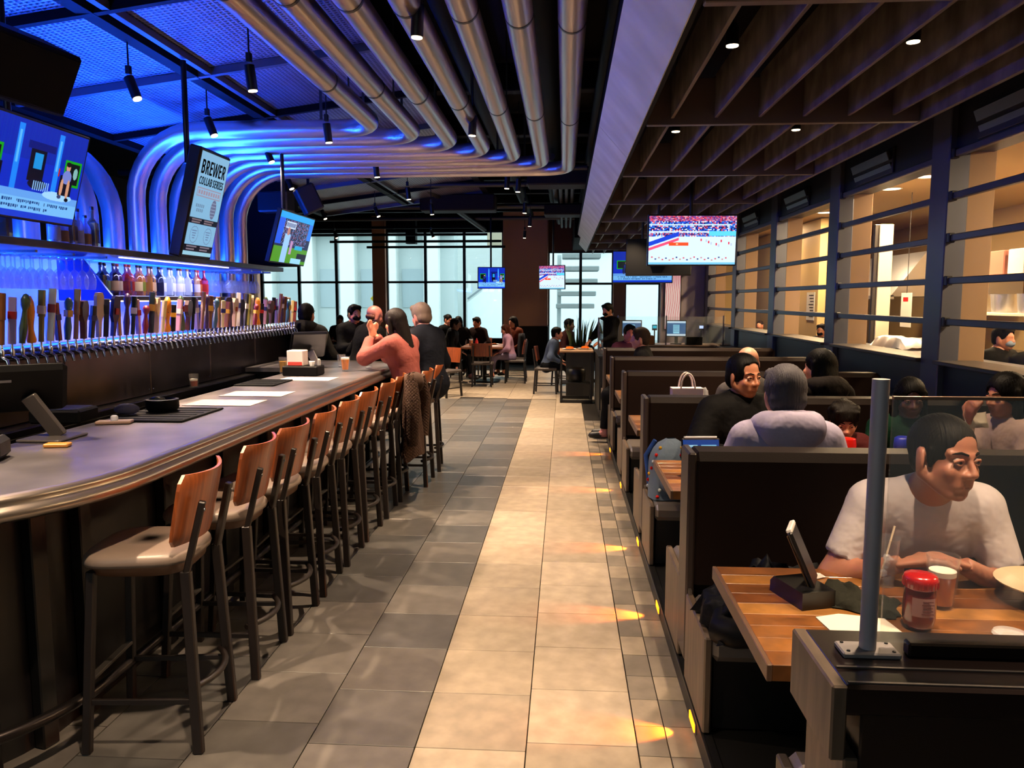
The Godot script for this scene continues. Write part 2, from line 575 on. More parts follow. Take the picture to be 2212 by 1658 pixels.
func make_outside() -> void:
	var white := mat(Color(0.84, 0.88, 0.87), 0.8)
	var pale := mat(Color(0.72, 0.78, 0.78), 0.8)
	var st := structure("pavement")
	part(st, "slab", mb().box(Vector3(-3, -0.15, -36), Vector3(60, 0.3, 28)), mat(Color(0.62, 0.64, 0.63), 0.9))
	var b := thing("concrete_building", "pale concrete building with tall piers seen through the far windows", "building", Vector3(-10.6, 0, -33))
	part(b, "wall", mb().box(Vector3(0, 5, 0), Vector3(12, 10, 1)), pale)
	for k in 7:
		part(b, "pier", mb().box(Vector3(-5.4 + k * 1.75, 5, 0.75), Vector3(0.62, 10, 0.6), 0.03), white)
	for k in 6:
		part(b, "window", mb().box(Vector3(-4.5 + k * 1.75, 2.2, 0.52), Vector3(0.9, 1.6, 0.06)), mat(Color(0.62, 0.70, 0.72), 0.3))
	part(b, "cornice", mb().box(Vector3(0, 4.6, 0.8), Vector3(12, 0.3, 0.8)), pale)
	var c := thing("ramp_building", "plain white building with a sloping ramp parapet outside the windows", "building", Vector3(1.0, 0, -34))
	part(c, "wall", mb().box(Vector3(0, 5, -2), Vector3(12, 10, 1)), white)
	part(c, "ramp_wall", mb().prism(PackedVector2Array([Vector2(-5.2, 0), Vector2(6, 0), Vector2(6, 6.2), Vector2(1.0, 6.2), Vector2(-5.2, 1.6)]), 0.4, Transform3D(Basis(), Vector3(0, 0, 0))), mat(Color(0.86, 0.92, 0.94), 0.85))
	part(c, "handrail", mb().bar(Vector3(-5.2, 1.75, 0.3), Vector3(1.0, 6.35, 0.3), 0.08, 0.08), mat(Color(0.5, 0.56, 0.58), 0.6))
	part(c, "ledge", mb().box(Vector3(-0.2, 4.3, 0.6), Vector3(2.0, 0.9, 0.3), 0.02), mat(Color(0.58, 0.58, 0.50), 0.8))
	part(c, "ledge", mb().box(Vector3(-3.4, 4.4, 0.6), Vector3(1.8, 0.8, 0.3), 0.02), mat(Color(0.62, 0.60, 0.52), 0.8))
	var e := thing("stair_canopy", "grey stepped concrete canopies outside beside the tan column", "canopy", Vector3(0.35, 0, -27))
	for k in 5:
		part(e, "slab", mb().box(Vector3(0.05 * k, 1.5 + 0.42 * k, 0), Vector3(1.3, 0.16, 1.0), 0.02), mat(Color(0.55, 0.60, 0.60), 0.8))
	part(e, "post", mb().box(Vector3(-0.55, 1.6, -0.3), Vector3(0.14, 3.3, 0.14)), pale)
	var sg := thing("street_sign", "yellow diamond street sign on a grey pole outside", "sign", Vector3(-6.0, 0, -24.6))
	part(sg, "pole", mb().tube([Vector3(0, 0, 0), Vector3(0, 2.2, 0)], 0.03, 8), mat(Color(0.4, 0.42, 0.45), 0.5))
	part(sg, "plate", mb().box(Vector3(0, 1.75, 0.04), Vector3(0.26, 0.26, 0.01), 0.004, Transform3D(Basis(Vector3.BACK, PI / 4), Vector3(0, 1.75, 0)) * Transform3D(Basis(), Vector3(0, -1.75, 0))), mat(Color(0.85, 0.75, 0.10), 0.5))

func make_right_wall() -> void:
	var navy := mat(Color(0.085, 0.090, 0.115), 0.45)
	var steel := mat(Color(0.30, 0.315, 0.37), 0.42, 0.25)
	var tan_c := mat(Color(0.56, 0.46, 0.36), 0.7)
	var w := structure("wall_right")
	part(w, "lower_wall", mb().box(Vector3(3.15, 0.6, -7.5), Vector3(0.3, 1.2, 20.6)), navy)
	part(w, "upper_wall", mb().box(Vector3(3.15, 3.55, -7.5), Vector3(0.3, 1.42, 20.6)), navy)
	part(w, "solid_wall", mb().box(Vector3(3.15, 2.0, 0.8), Vector3(0.3, 4.2, 4.2)), navy)
	part(w, "end_wall", mb().box(Vector3(3.15, 2.0, -19.2), Vector3(0.3, 4.2, 5.2)), navy)
	var zc := [-1.55, -4.08, -6.51, -8.94, -11.44, -13.95, -16.6]
	for i in zc.size():
		part(w, "column", mb().box(Vector3(3.03, 2.0, zc[i]), Vector3(0.16, 4.2, 0.30), 0.008), steel)
		part(w, "jamb", mb().box(Vector3(3.17, 2.02, zc[i]), Vector3(0.30, 1.66, 0.24), 0.004), tan_c)
	for i in zc.size() - 1:
		var s := structure("window_%d" % (5 + i))
		var za: float = zc[i] - 0.14
		var zb: float = zc[i + 1] + 0.14
		var zm := (za + zb) / 2
		var ln := absf(za - zb)
		part(s, "pane", mb().box(Vector3(3.06, 2.02, zm), Vector3(0.008, 1.62, ln)), glass_pane(Color(0.9, 0.93, 0.95), 0.02, 0.06))
		for h in [1.53, 1.85, 2.18, 2.50, 2.82]:
			part(s, "bar", mb().box(Vector3(3.0, h, zm), Vector3(0.05, 0.052, ln + 0.02), 0.006), steel)
			part(s, "bracket", mb().box(Vector3(2.985, h, zb + 0.03), Vector3(0.05, 0.075, 0.05), 0.006), navy)
		part(s, "sill", mb().box(Vector3(3.08, 1.21, zm), Vector3(0.34, 0.03, ln), 0.006), mat(Color(0.30, 0.28, 0.27), 0.4, 0.3))
		# louvre above each bay
		if i < 5:
			var v := thing("air_vent", ["", "slatted air vent high on the wall above the widest right-hand kitchen window", "slatted air vent above the kitchen window with two round ceiling lights", "slatted air vent above the kitchen window with wall notices", "slatted air vent above the kitchen window farthest from the camera"][i] if i > 0 else "slatted air vent above the kitchen window nearest the camera", "vent", Vector3(2.99, 2.98, zm - 0.25), 0.0, "wall air vents")
			part(v, "frame", mb().box(Vector3(0, 0, 0), Vector3(0.02, 0.24, 0.95), 0.004), mat(Color(0.16, 0.16, 0.19), 0.5))
			for k in 2:
				part(v, "slat", mb().box(Vector3(-0.02, -0.06 + 0.11 * k, 0), Vector3(0.03, 0.085, 0.9), 0.004, Transform3D(Basis(Vector3.BACK, 0.35), Vector3.ZERO)), mat(Color(0.20, 0.20, 0.23), 0.45))
	# low shelf along the wall behind the booths
	var t := structure("trim_1")
	part(t, "wainscot", mb().box(Vector3(2.86, 0.43, -7.3), Vector3(0.26, 0.86, 15.2), 0.01), mat(Color(0.05, 0.05, 0.062), 0.4))
	part(t, "cap", mb().box(Vector3(2.84, 0.88, -7.3), Vector3(0.32, 0.035, 15.2), 0.008), mat(Color(0.12, 0.13, 0.17), 0.35))

# ---------------------------------------------------------------- ceiling
func canopy_h(x: float) -> float:
	return 3.35 + (x + 4.4) * 0.128

func make_ceiling() -> void:
	var weave := mat(Color(0.62, 0.60, 0.66), 0.38, 0.75, {"tex": "weave", "bump": "weave_n", "bump_scale": 0.8, "world": true, "scale": 6.5})
	var rail := mat(Color(0.03, 0.03, 0.035), 0.6)
	var lip := mat(Color(0.35, 0.36, 0.40), 0.4, 0.7)
	var c := structure("ceiling_canopy")
	for r in 11:
		var za := 0.7 - 1.4 * r
		for col in [[-4.5, -3.08], [-2.92, -1.5]]:
			var x0: float = col[0]
			var x1: float = col[1]
			var m := mb()
			var a := Vector3(x0, canopy_h(x0), za - 0.03)
			var b := Vector3(x1, canopy_h(x1), za - 0.03)
			var d := Vector3(0, 0, -1.34)
			var up := Vector3(0, 0.02, 0)
			m.quad(a + d, b + d, b, a)
			m.quad(a + up, b + up, b + d + up, a + d + up)
			m.quad(a, b, b + up, a + up)
			m.quad(b, b + d, b + d + up, b + up)
			m.quad(a + d, a, a + up, a + d + up)
			m.quad(b + d, a + d, a + d + up, b + d + up)
			part(c, "mesh_panel", m, weave)
	for x in [-4.55, -3.0, -1.47]:
		part(c, "rail", mb().box(Vector3(x, canopy_h(x) - 0.01, -7.0), Vector3(0.11, 0.09, 15.4)), rail)
	part(c, "rail", mb().box(Vector3(-2.86, canopy_h(-2.86) - 0.03, -7.0), Vector3(0.05, 0.05, 15.4)), lip)
	for r in 12:
		var za2 := 0.7 - 1.4 * r
		part(c, "cross_rail", mb().bar(Vector3(-4.5, canopy_h(-4.5) - 0.03, za2), Vector3(-1.45, canopy_h(-1.45) - 0.03, za2), 0.05, 0.06), rail if r % 2 == 0 else lip)
	# dark service pipes, ducts and beams under the black slab
	var d1 := mat(Color(0.035, 0.035, 0.04), 0.55)
	var d2 := mat(Color(0.10, 0.095, 0.10), 0.5)
	var k := 0
	for p in [[Vector3(-0.9, 3.85, 1), Vector3(-0.9, 3.85, -20), 0.10], [Vector3(0.35, 3.75, 1), Vector3(0.35, 3.75, -20), 0.07], [Vector3(-0.2, 3.95, 1), Vector3(-0.2, 3.95, -20), 0.16]]:
		part(c, "service_pipe", mb().tube([p[0], p[1]], p[2], 12), d1)
	for z in [-2.0, -5.2, -8.4, -10.6, -12.6, -14.4, -16.2, -17.8, -19.4]:
		part(c, "ceiling_beam", mb().box(Vector3(-0.6 if z > -14 else -2.5, 4.0, z), Vector3(2.2 if z > -14 else 9.0, 0.28, 0.16), 0.01), d1)
		k += 1
	for q in [[-11.2, 3.55], [-13.2, 3.62], [-15.2, 3.5], [-16.0, 3.58], [-17.4, 3.5]]:
		part(c, "service_pipe", mb().tube([Vector3(-6.5, q[1], q[0]), Vector3(0.3, q[1], q[0])], 0.045, 8), d2)
	part(c, "service_pipe", mb().tube([Vector3(-2.6, 3.75, -12.5), Vector3(-1.9, 3.35, -18.5)], 0.06, 8), d2)
	part(c, "service_pipe", mb().tube([Vector3(-0.2, 3.7, -11.2), Vector3(-0.15, 3.55, -19)], 0.05, 8), d2)
	for x in [0.02, 0.12, 0.22]:
		part(c, "service_pipe", mb().tube([Vector3(x - 0.1, 3.6, -12), Vector3(x - 0.1, 3.45, -19)], 0.035, 8), d2)
	for q in [[Vector3(-0.1, 3.45, -11.5), Vector3(0.9, 0.25, 0.5)], [Vector3(0.05, 3.4, -15.2), Vector3(0.9, 0.2, 0.6)], [Vector3(-2.0, 3.5, -14.8), Vector3(1.4, 0.3, 0.5)]]:
		part(c, "duct", mb().box(q[0], q[1], 0.02), mat(Color(0.13, 0.115, 0.105), 0.6))
	# lighting tracks near the far windows
	for q in [[-6.8, -2.0, 3.42, -18.6], [-6.4, -1.9, 3.30, -19.2], [-6.0, -1.6, 3.18, -19.8], [-5.2, -1.55, 3.08, -20.4]]:
		part(c, "lighting_track", mb().box(Vector3((q[0] + q[1]) / 2, q[2], q[3]), Vector3(q[1] - q[0], 0.06, 0.05)), d1)
	part(c, "downpipe_box", mb().box(Vector3(-4.05, 3.55, -20.6), Vector3(0.26, 0.75, 0.26)), d1)

func make_pipes() -> void:
	var chrome := mat(Color(0.74, 0.69, 0.67), 0.30, 0.88)
	var seam := mat(Color(0.30, 0.29, 0.30), 0.35, 1.0)
	var words := ["shortest outermost", "second", "third", "fourth middle", "fifth", "sixth", "longest innermost"]
	var xs := [-1.70, -1.41, -1.12, -0.84, -0.55, -0.26, 0.03]
	for i in 7:
		var x: float = xs[i]
		var zb := -7.15 - 0.39 * i
		var h := 3.25
		var R := 0.34
		var A := 0.62
		var pts: Array = [Vector3(x, h, 1.6), Vector3(x, h, -3), Vector3(x, h, zb + R)]
		for k in range(1, 8):
			var a := PI / 2 * k / 8.0
			pts.append(Vector3(x - R + R * cos(a), h, zb + R - R * sin(a)))
		pts.append(Vector3(x - R, h, zb))
		pts.append(Vector3(-3.38, h, zb))
		for k in range(1, 9):
			var a2 := PI / 2 * k / 9.0
			pts.append(Vector3(-3.38 - A * sin(a2), h - A + A * cos(a2), zb))
		pts.append(Vector3(-4.0, h - A, zb))
		pts.append(Vector3(-4.0, 1.2, zb))
		var t := thing("ceiling_duct", "%s of seven chrome pipes above the aisle, arching down behind the bar" % words[i], "duct", Vector3.ZERO, 0.0, "chrome pipes over the aisle")
		part(t, "pipe", mb().tube(pts, 0.08, 20), chrome)
		for z in [-3.9 - 0.1 * i, -5.6 - 0.2 * i]:
			part(t, "seam_ring", mb().tube([Vector3(x, h, z), Vector3(x, h, z - 0.025)], 0.0825, 20), seam)
		part(t, "hanger_strap", mb().bar(Vector3(x - 0.52, h + 0.07, zb), Vector3(x - 0.52, 4.15, zb), 0.025, 0.008), seam)
		for z2 in [-1.0, -6.2 - 0.3 * i]:
			part(t, "hanger_strap", mb().bar(Vector3(x, h + 0.07, z2), Vector3(x, 4.15, z2), 0.012, 0.012), seam)
	var w2 := ["nearest", "second", "third", "fourth", "last"]
	for i in 5:
		var zb2 := -5.4 - 0.39 * i
		var A2 := 0.70
		var hp := 3.12
		var pts2: Array = [Vector3(-4.12, 1.2, zb2), Vector3(-4.12, hp - A2, zb2)]
		for k in range(1, 9):
			var a3 := PI / 2 * k / 9.0
			pts2.append(Vector3(-4.12 - A2 + A2 * cos(a3), hp - A2 + A2 * sin(a3), zb2))
		pts2.append(Vector3(-4.12 - A2, hp, zb2))
		pts2.append(Vector3(-8.9, hp, zb2))
		var t2 := thing("arch_duct", "%s of the pipes rising behind the bar television and arching away to the wall" % w2[i], "duct", Vector3.ZERO, 0.0, "pipes arching away from the aisle")
		part(t2, "pipe", mb().tube(pts2, 0.09, 20), chrome)

func make_baffles() -> void:
	# slanted metal fascia beside the aisle
	var f := structure("beam_fascia")
	var fm := mat(Color(0.86, 0.89, 0.89), 0.5, 0.0, {"tex": "wear", "world": true, "scale": 0.6})
	var zs := [1.8, -2.4, -6.6, -10.8, -15.0, -19.2]
	for i in zs.size() - 1:
		var m := mb()
		var a := Vector3(0.27, 3.12, zs[i])
		var b := Vector3(0.50, 2.86, zs[i])
		var d := Vector3(0, 0, zs[i + 1] - zs[i] + 0.008)
		var th := Vector3(0.02, 0.02, 0)
		m.quad(a + d, b + d, b, a)
		m.quad(a + th, b + th, b + d + th, a + d + th)
		m.quad(b, b + d, b + d + th, b + th)
		m.quad(a + d, a, a + th, a + d + th)
		m.quad(a, b, b + th, a + th)
		m.quad(b + d, a + d, a + d + th, b + d + th)
		part(f, "sheet", m, fm)
	part(f, "top_rail", mb().box(Vector3(0.30, 3.20, -8.7), Vector3(0.05, 0.16, 21)), mat(Color(0.04, 0.04, 0.045), 0.6))
	part(f, "backing", mb().box(Vector3(0.52, 3.3, -8.7), Vector3(0.03, 0.86, 21)), mat(Color(0.04, 0.035, 0.035), 0.7))
	# timber baffles over the booths
	var wood := mat(Color(0.48, 0.44, 0.41), 0.55, 0, {"tex": "grain", "world": true, "scale": Vector3(3, 3, 0.6)})
	var crossm := mat(Color(0.34, 0.30, 0.29), 0.45)
	var c := structure("ceiling_baffles")
	part(c, "deck", mb().box(Vector3(1.76, 3.68, -8.4), Vector3(2.5, 0.06, 20.4)), mat(Color(0.03, 0.025, 0.027), 0.8))
	var z0 := -1.1
	for k in 9:
		var z := z0 - 2.16 * k
		part(c, "cross_beam", mb().box(Vector3(1.42, 3.01, z), Vector3(1.76, 0.30, 0.05), 0.004), crossm)
		for j in 6:
			part(c, "baffle", mb().box(Vector3(0.706 + 0.286 * j, 3.04, z - 1.08), Vector3(0.022, 0.28, 2.105), 0.003), wood)
	part(c, "edge_board", mb().box(Vector3(2.32, 3.03, -8.4), Vector3(0.03, 0.34, 20)), wood)

# ---------------------------------------------------------------- lamps
func spot(parent: Node3D, at: Vector3, toward: Vector3, e: float, ang: float, col: Color, size := 0.03) -> void:
	var l := SpotLight3D.new()
	l.name = "spot"
	l.light_energy = e
	l.light_color = col
	l.spot_angle = ang
	l.spot_range = 30.0
	l.spot_attenuation = 2.0
	l.spot_angle_attenuation = 0.6
	l.light_size = size
	l.shadow_enabled = true
	parent.add_child(l)
	l.position = at
	var up := Vector3.FORWARD if absf(toward.normalized().y) > 0.95 else Vector3.UP
	l.basis = Basis.looking_at(toward, up)

func area(parent: Node3D, at: Vector3, toward: Vector3, size: Vector2, e: float, col: Color) -> void:
	var l := AreaLight3D.new()
	l.name = "area"
	l.light_energy = e
	l.light_color = col
	l.area_size = size
	l.area_range = 30.0
	l.area_attenuation = 2.0
	l.shadow_enabled = true
	parent.add_child(l)
	l.position = at
	var up := Vector3.FORWARD if absf(toward.normalized().y) > 0.95 else Vector3.UP
	l.basis = Basis.looking_at(toward, up)

const WARM := Color(1.0, 0.87, 0.72)

func make_lights() -> void:
	var black := mat(Color(0.015, 0.015, 0.017), 0.4)
	var lens := mat(Color(1.0, 0.90, 0.74), 0.3, 0, {"glow": 9.0, "glow_color": Color(1.0, 0.88, 0.70)})
	var rows := [[-0.78, -1.75, "over the camera end of the aisle"], [-0.78, -4.23, "hanging large in front of the fourth chrome pipe"], [-0.78, -6.70, "in front of the bend of the fourth chrome pipe"], [-0.72, -9.84, "just below the lowest pipes, one of a close pair"], [-0.60, -10.15, "just below the lowest pipes, second of a close pair"], [-0.64, -12.6, "over the aisle before the tan column"], [-0.66, -14.84, "against the tan column"],
		[-2.1, -2.6, "over the curved end of the bar"], [-2.09, -5.2, "above the bar next to the shortest chrome pipe"], [-2.1, -6.91, "above the bar at the bend of the shortest pipe"], [-2.14, -8.85, "below the pipes over the far end of the bar"], [-2.17, -10.8, "over the tables past the bar under the mesh panels"], [-2.17, -12.7, "over the dining tables before the middle windows"],
		[-3.04, -3.4, "above the tap wall out over the terminal"], [-3.04, -5.42, "above the tap wall beside the black loudspeaker"], [-3.05, -6.64, "above the portrait menu screen"], [-3.04, -7.92, "above the dark arch opening"], [-3.5, -9.8, "beside the loudspeaker past the arch"], [-4.19, -13.4, "over the far tables by the left windows"], [-3.18, -13.07, "over the far tables between the left windows"],
		[-0.9, -17.6, "near the column over the farthest tables"], [-3.0, -17.5, "low over the farthest tables by the middle windows"], [-5.2, -17.5, "low over the farthest tables by the left windows"]]
	for r in rows:
		var x: float = r[0]
		var z: float = r[1]
		var t := thing("pendant_spotlight", "black cylinder spotlight %s" % r[2], "spotlight", Vector3(x, 3.05, z), 0.0, "hanging spotlights")
		var tilt := Vector3(0.16, -1, 0.02).normalized()
		if x < -2.9: tilt = Vector3(0.42, -1, 0.1).normalized()
		elif x < -1.5: tilt = Vector3(0.10, -1, -0.05).normalized()
		else: tilt = Vector3(-0.06, -1, -0.04).normalized()
		var top: float = canopy_h(x) if x < -1.5 and z > -14.5 else 4.2
		var base := Vector3(0, 0.19, 0)
		part(t, "rod", mb().tube([Vector3(0, 0.24, 0), Vector3(0, top - 3.05, 0)], 0.006, 6), black)
		part(t, "connector", mb().box(Vector3(0, 0.24, 0), Vector3(0.035, 0.06, 0.035), 0.004), black)
		var e := base + tilt * 0.16
		part(t, "head", mb().tube([base, e], 0.034, 16), black)
		part(t, "lens_light", mb().tube([e + tilt * 0.0005, e + tilt * 0.006], 0.029, 16), lens)
		spot(t, e + tilt * 0.012, tilt, SPOT_E, 38.0, WARM)
	var rows2 := [[0.82, -1.9, "nearest the camera beside the fascia"], [1.69, -1.9, "nearest the camera beside the wall"], [0.82, -4.08, "second row beside the fascia"], [1.69, -4.08, "second row toward the kitchen wall"], [0.82, -6.06, "third row beside the fascia"], [1.70, -6.06, "third row toward the kitchen wall"], [0.83, -8.15, "fourth row beside the fascia"], [1.72, -8.15, "fourth row toward the kitchen wall"], [0.83, -10.2, "fifth row beside the fascia"], [1.72, -10.2, "fifth row toward the wall"], [0.83, -12.4, "sixth row beside the fascia"], [1.72, -12.4, "sixth row toward the wall"], [2.1, -15.2, "alone over the service counter"]]
	for r in rows2:
		var t2 := thing("baffle_downlight", "small round downlight between the ceiling baffles, %s" % r[2], "downlight", Vector3(r[0], 2.95, r[1]), 0.0, "downlights over the booths")
		part(t2, "stem", mb().tube([Vector3(0, 0.10, 0), Vector3(0, 0.70, 0)], 0.008, 6), black)
		part(t2, "housing", mb().lathe([Vector2(0.033, 0.004), Vector2(0.034, 0.09), Vector2(0.02, 0.11), Vector2(0, 0.11)], 16), black)
		part(t2, "lens_light", mb().tube([Vector3(0, 0.001, 0), Vector3(0, 0.008, 0)], 0.030, 16), lens)
		spot(t2, Vector3(0, -0.006, 0), Vector3.DOWN, BOOTH_E, 36.0, WARM)

# ---------------------------------------------------------------- bar
func bar_path(off: float) -> Array:
	# outer edge of the bar top in plan, moved inward by off
	var p: Array = []
	p.append(Vector2(-4.6, -1.95 - off))
	var c := Vector2(-2.55, -2.85)
	var r := 0.9 - off
	for k in 13:
		var a := PI / 2 * (1.0 - k / 12.0)
		p.append(c + Vector2(cos(a), sin(a)) * r)
	var c2 := Vector2(-2.2, -7.35)
	var r2 := 0.55 - off
	if r2 < 0.05: r2 = 0.05
	var edge := -1.65 - off
	p.append(Vector2(edge, -4.2))
	p.append(Vector2(edge, -5.8))
	for k in 9:
		var a2 := -PI / 2 * k / 8.0
		p.append(Vector2(edge - r2 + cos(a2) * r2, -7.9 + off + r2 + sin(a2) * r2))
	p.append(Vector2(-3.0, -7.9 + off))
	return p

func path3(p: Array, y: float) -> Array:
	var o: Array = []
	for q in p: o.append(Vector3(q.x, y, q.y))
	return o

func make_bar() -> void:
	var zinc := mat(Color(0.60, 0.58, 0.60), 0.28, 0.85, {"tex": "wear", "world": true, "scale": 0.9})
	var nose := mat(Color(0.56, 0.52, 0.49), 0.28, 0.9)
	var darkp := mat(Color(0.055, 0.045, 0.05), 0.35)
	var t := thing("bar_counter", "long curved bar counter with a polished zinc top and dark panelled front", "bar counter", Vector3.ZERO)
	var rows: Array = []
	for o in [0.0, 0.10, 0.25, 0.45, 0.62, 0.78]:
		rows.append(path3(bar_path(o), 1.07))
	part(t, "counter_top", mb().slab_grid(rows, Vector3(0, -0.04, 0)), zinc)
	# rounded nosing swept along the outer edge
	var prof := [Vector2(-0.01, 1.0735), Vector2(0.012, 1.078), Vector2(0.028, 1.070), Vector2(0.034, 1.056), Vector2(0.030, 1.044), Vector2(0.040, 1.036), Vector2(0.052, 1.022), Vector2(0.052, 1.004), Vector2(0.040, 0.990), Vector2(0.0, 0.984), Vector2(-0.05, 0.984)]
	var nr: Array = []
	for q in prof:
		nr.append(path3(bar_path(-q.x), q.y))
	nr.reverse()
	part(t, "nosing", mb().grid(nr, true), nose)
	# front panelling
	var fr: Array = [path3(bar_path(0.33), 0.0), path3(bar_path(0.33), 1.03)]
	part(t, "front_panel", mb().grid(fr), darkp)
	var inner: Array = [path3(bar_path(0.74), 1.03), path3(bar_path(0.74), 0.0)]
	part(t, "inner_panel", mb().grid(inner), mat(Color(0.12, 0.12, 0.13), 0.4, 0.6))
	var post := mb().box(Vector3(0, 0.5, 0), Vector3(0.05, 1.0, 0.07), 0.005).mesh()
	for k in 8:
		var o2 := part(t, "front_post", post, mat(Color(0.03, 0.027, 0.03), 0.4))
		o2.position = Vector3(-1.955, 0, -2.95 - 0.66 * k)
	for a in [0.25, 0.6, 0.95, 1.3]:
		var o3 := part(t, "front_post", post, mat(Color(0.03, 0.027, 0.03), 0.4))
		o3.position = Vector3(-2.55 + cos(a) * 0.595, 0, -2.85 + sin(a) * 0.595)
		o3.rotation.y = -a
	var rail: Array = []
	for q in bar_path(0.16): rail.append(Vector3(q.x, 0.19, q.y))
	part(t, "foot_rail", mb().tube(rail, 0.022, 10), mat(Color(0.22, 0.20, 0.20), 0.3, 0.9))
	part(t, "led_strip_light", mb().box(Vector3(-2.42, 1.062, -5.15), Vector3(0.022, 0.014, 1.5)), mat(Color(1, 0.75, 0.2), 0.4, 0, {"glow": 2.2, "glow_color": Color(1.0, 0.66, 0.10)}))
	# beer mats, paper runners and rubber mats are things of their own, see make_bar_things

func beer_glass(at: Vector3, h: float, r0: float, r1: float, fill: float, label: String, liquid: Color, foam: float, group := "") -> Node3D:
	var t := thing("beer_glass", label, "glass", at, 0.0, group)
	part(t, "glass", mb().lathe([Vector2(0, 0.001), Vector2(r0, 0.001), Vector2(lerpf(r0, r1, 0.5) + 0.001, h * 0.5), Vector2(r1, h), Vector2(r1 - 0.002, h), Vector2(lerpf(r0, r1, 0.5) - 0.0015, h * 0.5), Vector2(r0 - 0.003, 0.012), Vector2(0, 0.012)], 24), glass_pane(Color(0.72, 0.70, 0.71), 0.07, 0.5))
	if fill > 0.0:
		var rt := lerpf(r0, r1, fill)
		part(t, "beer", mb().lathe([Vector2(0, 0.0125), Vector2(r0 - 0.0045, 0.0125), Vector2(rt - 0.004, h * fill), Vector2(0, h * fill)], 24), mat(liquid, 0.25))
	if foam > 0.0:
		var rf := lerpf(r0, r1, fill) - 0.0045
		part(t, "foam", mb().lathe([Vector2(0, h * fill + 0.0005), Vector2(rf, h * fill + 0.0005), Vector2(rf, h * fill + foam), Vector2(0, h * fill + foam + 0.002)], 24), mat(Color(0.93, 0.90, 0.83), 0.8))
	return t

const ORD := ["first", "second", "third", "fourth", "fifth", "sixth", "seventh", "eighth", "ninth", "tenth", "eleventh", "twelfth", "thirteenth", "fourteenth", "fifteenth", "sixteenth", "seventeenth", "eighteenth", "nineteenth", "twentieth"]
func ordinal(k: int) -> String:
	var tens := ["", "", "twenty", "thirty", "forty", "fifty", "sixty"]
	if k < 20: return ORD[k]
	if (k + 1) % 10 == 0: return ["", "", "twentieth", "thirtieth", "fortieth", "fiftieth", "sixtieth"][(k + 1) / 10]
	return tens[(k + 1) / 10] + "-" + ORD[(k + 1) % 10 - 1]

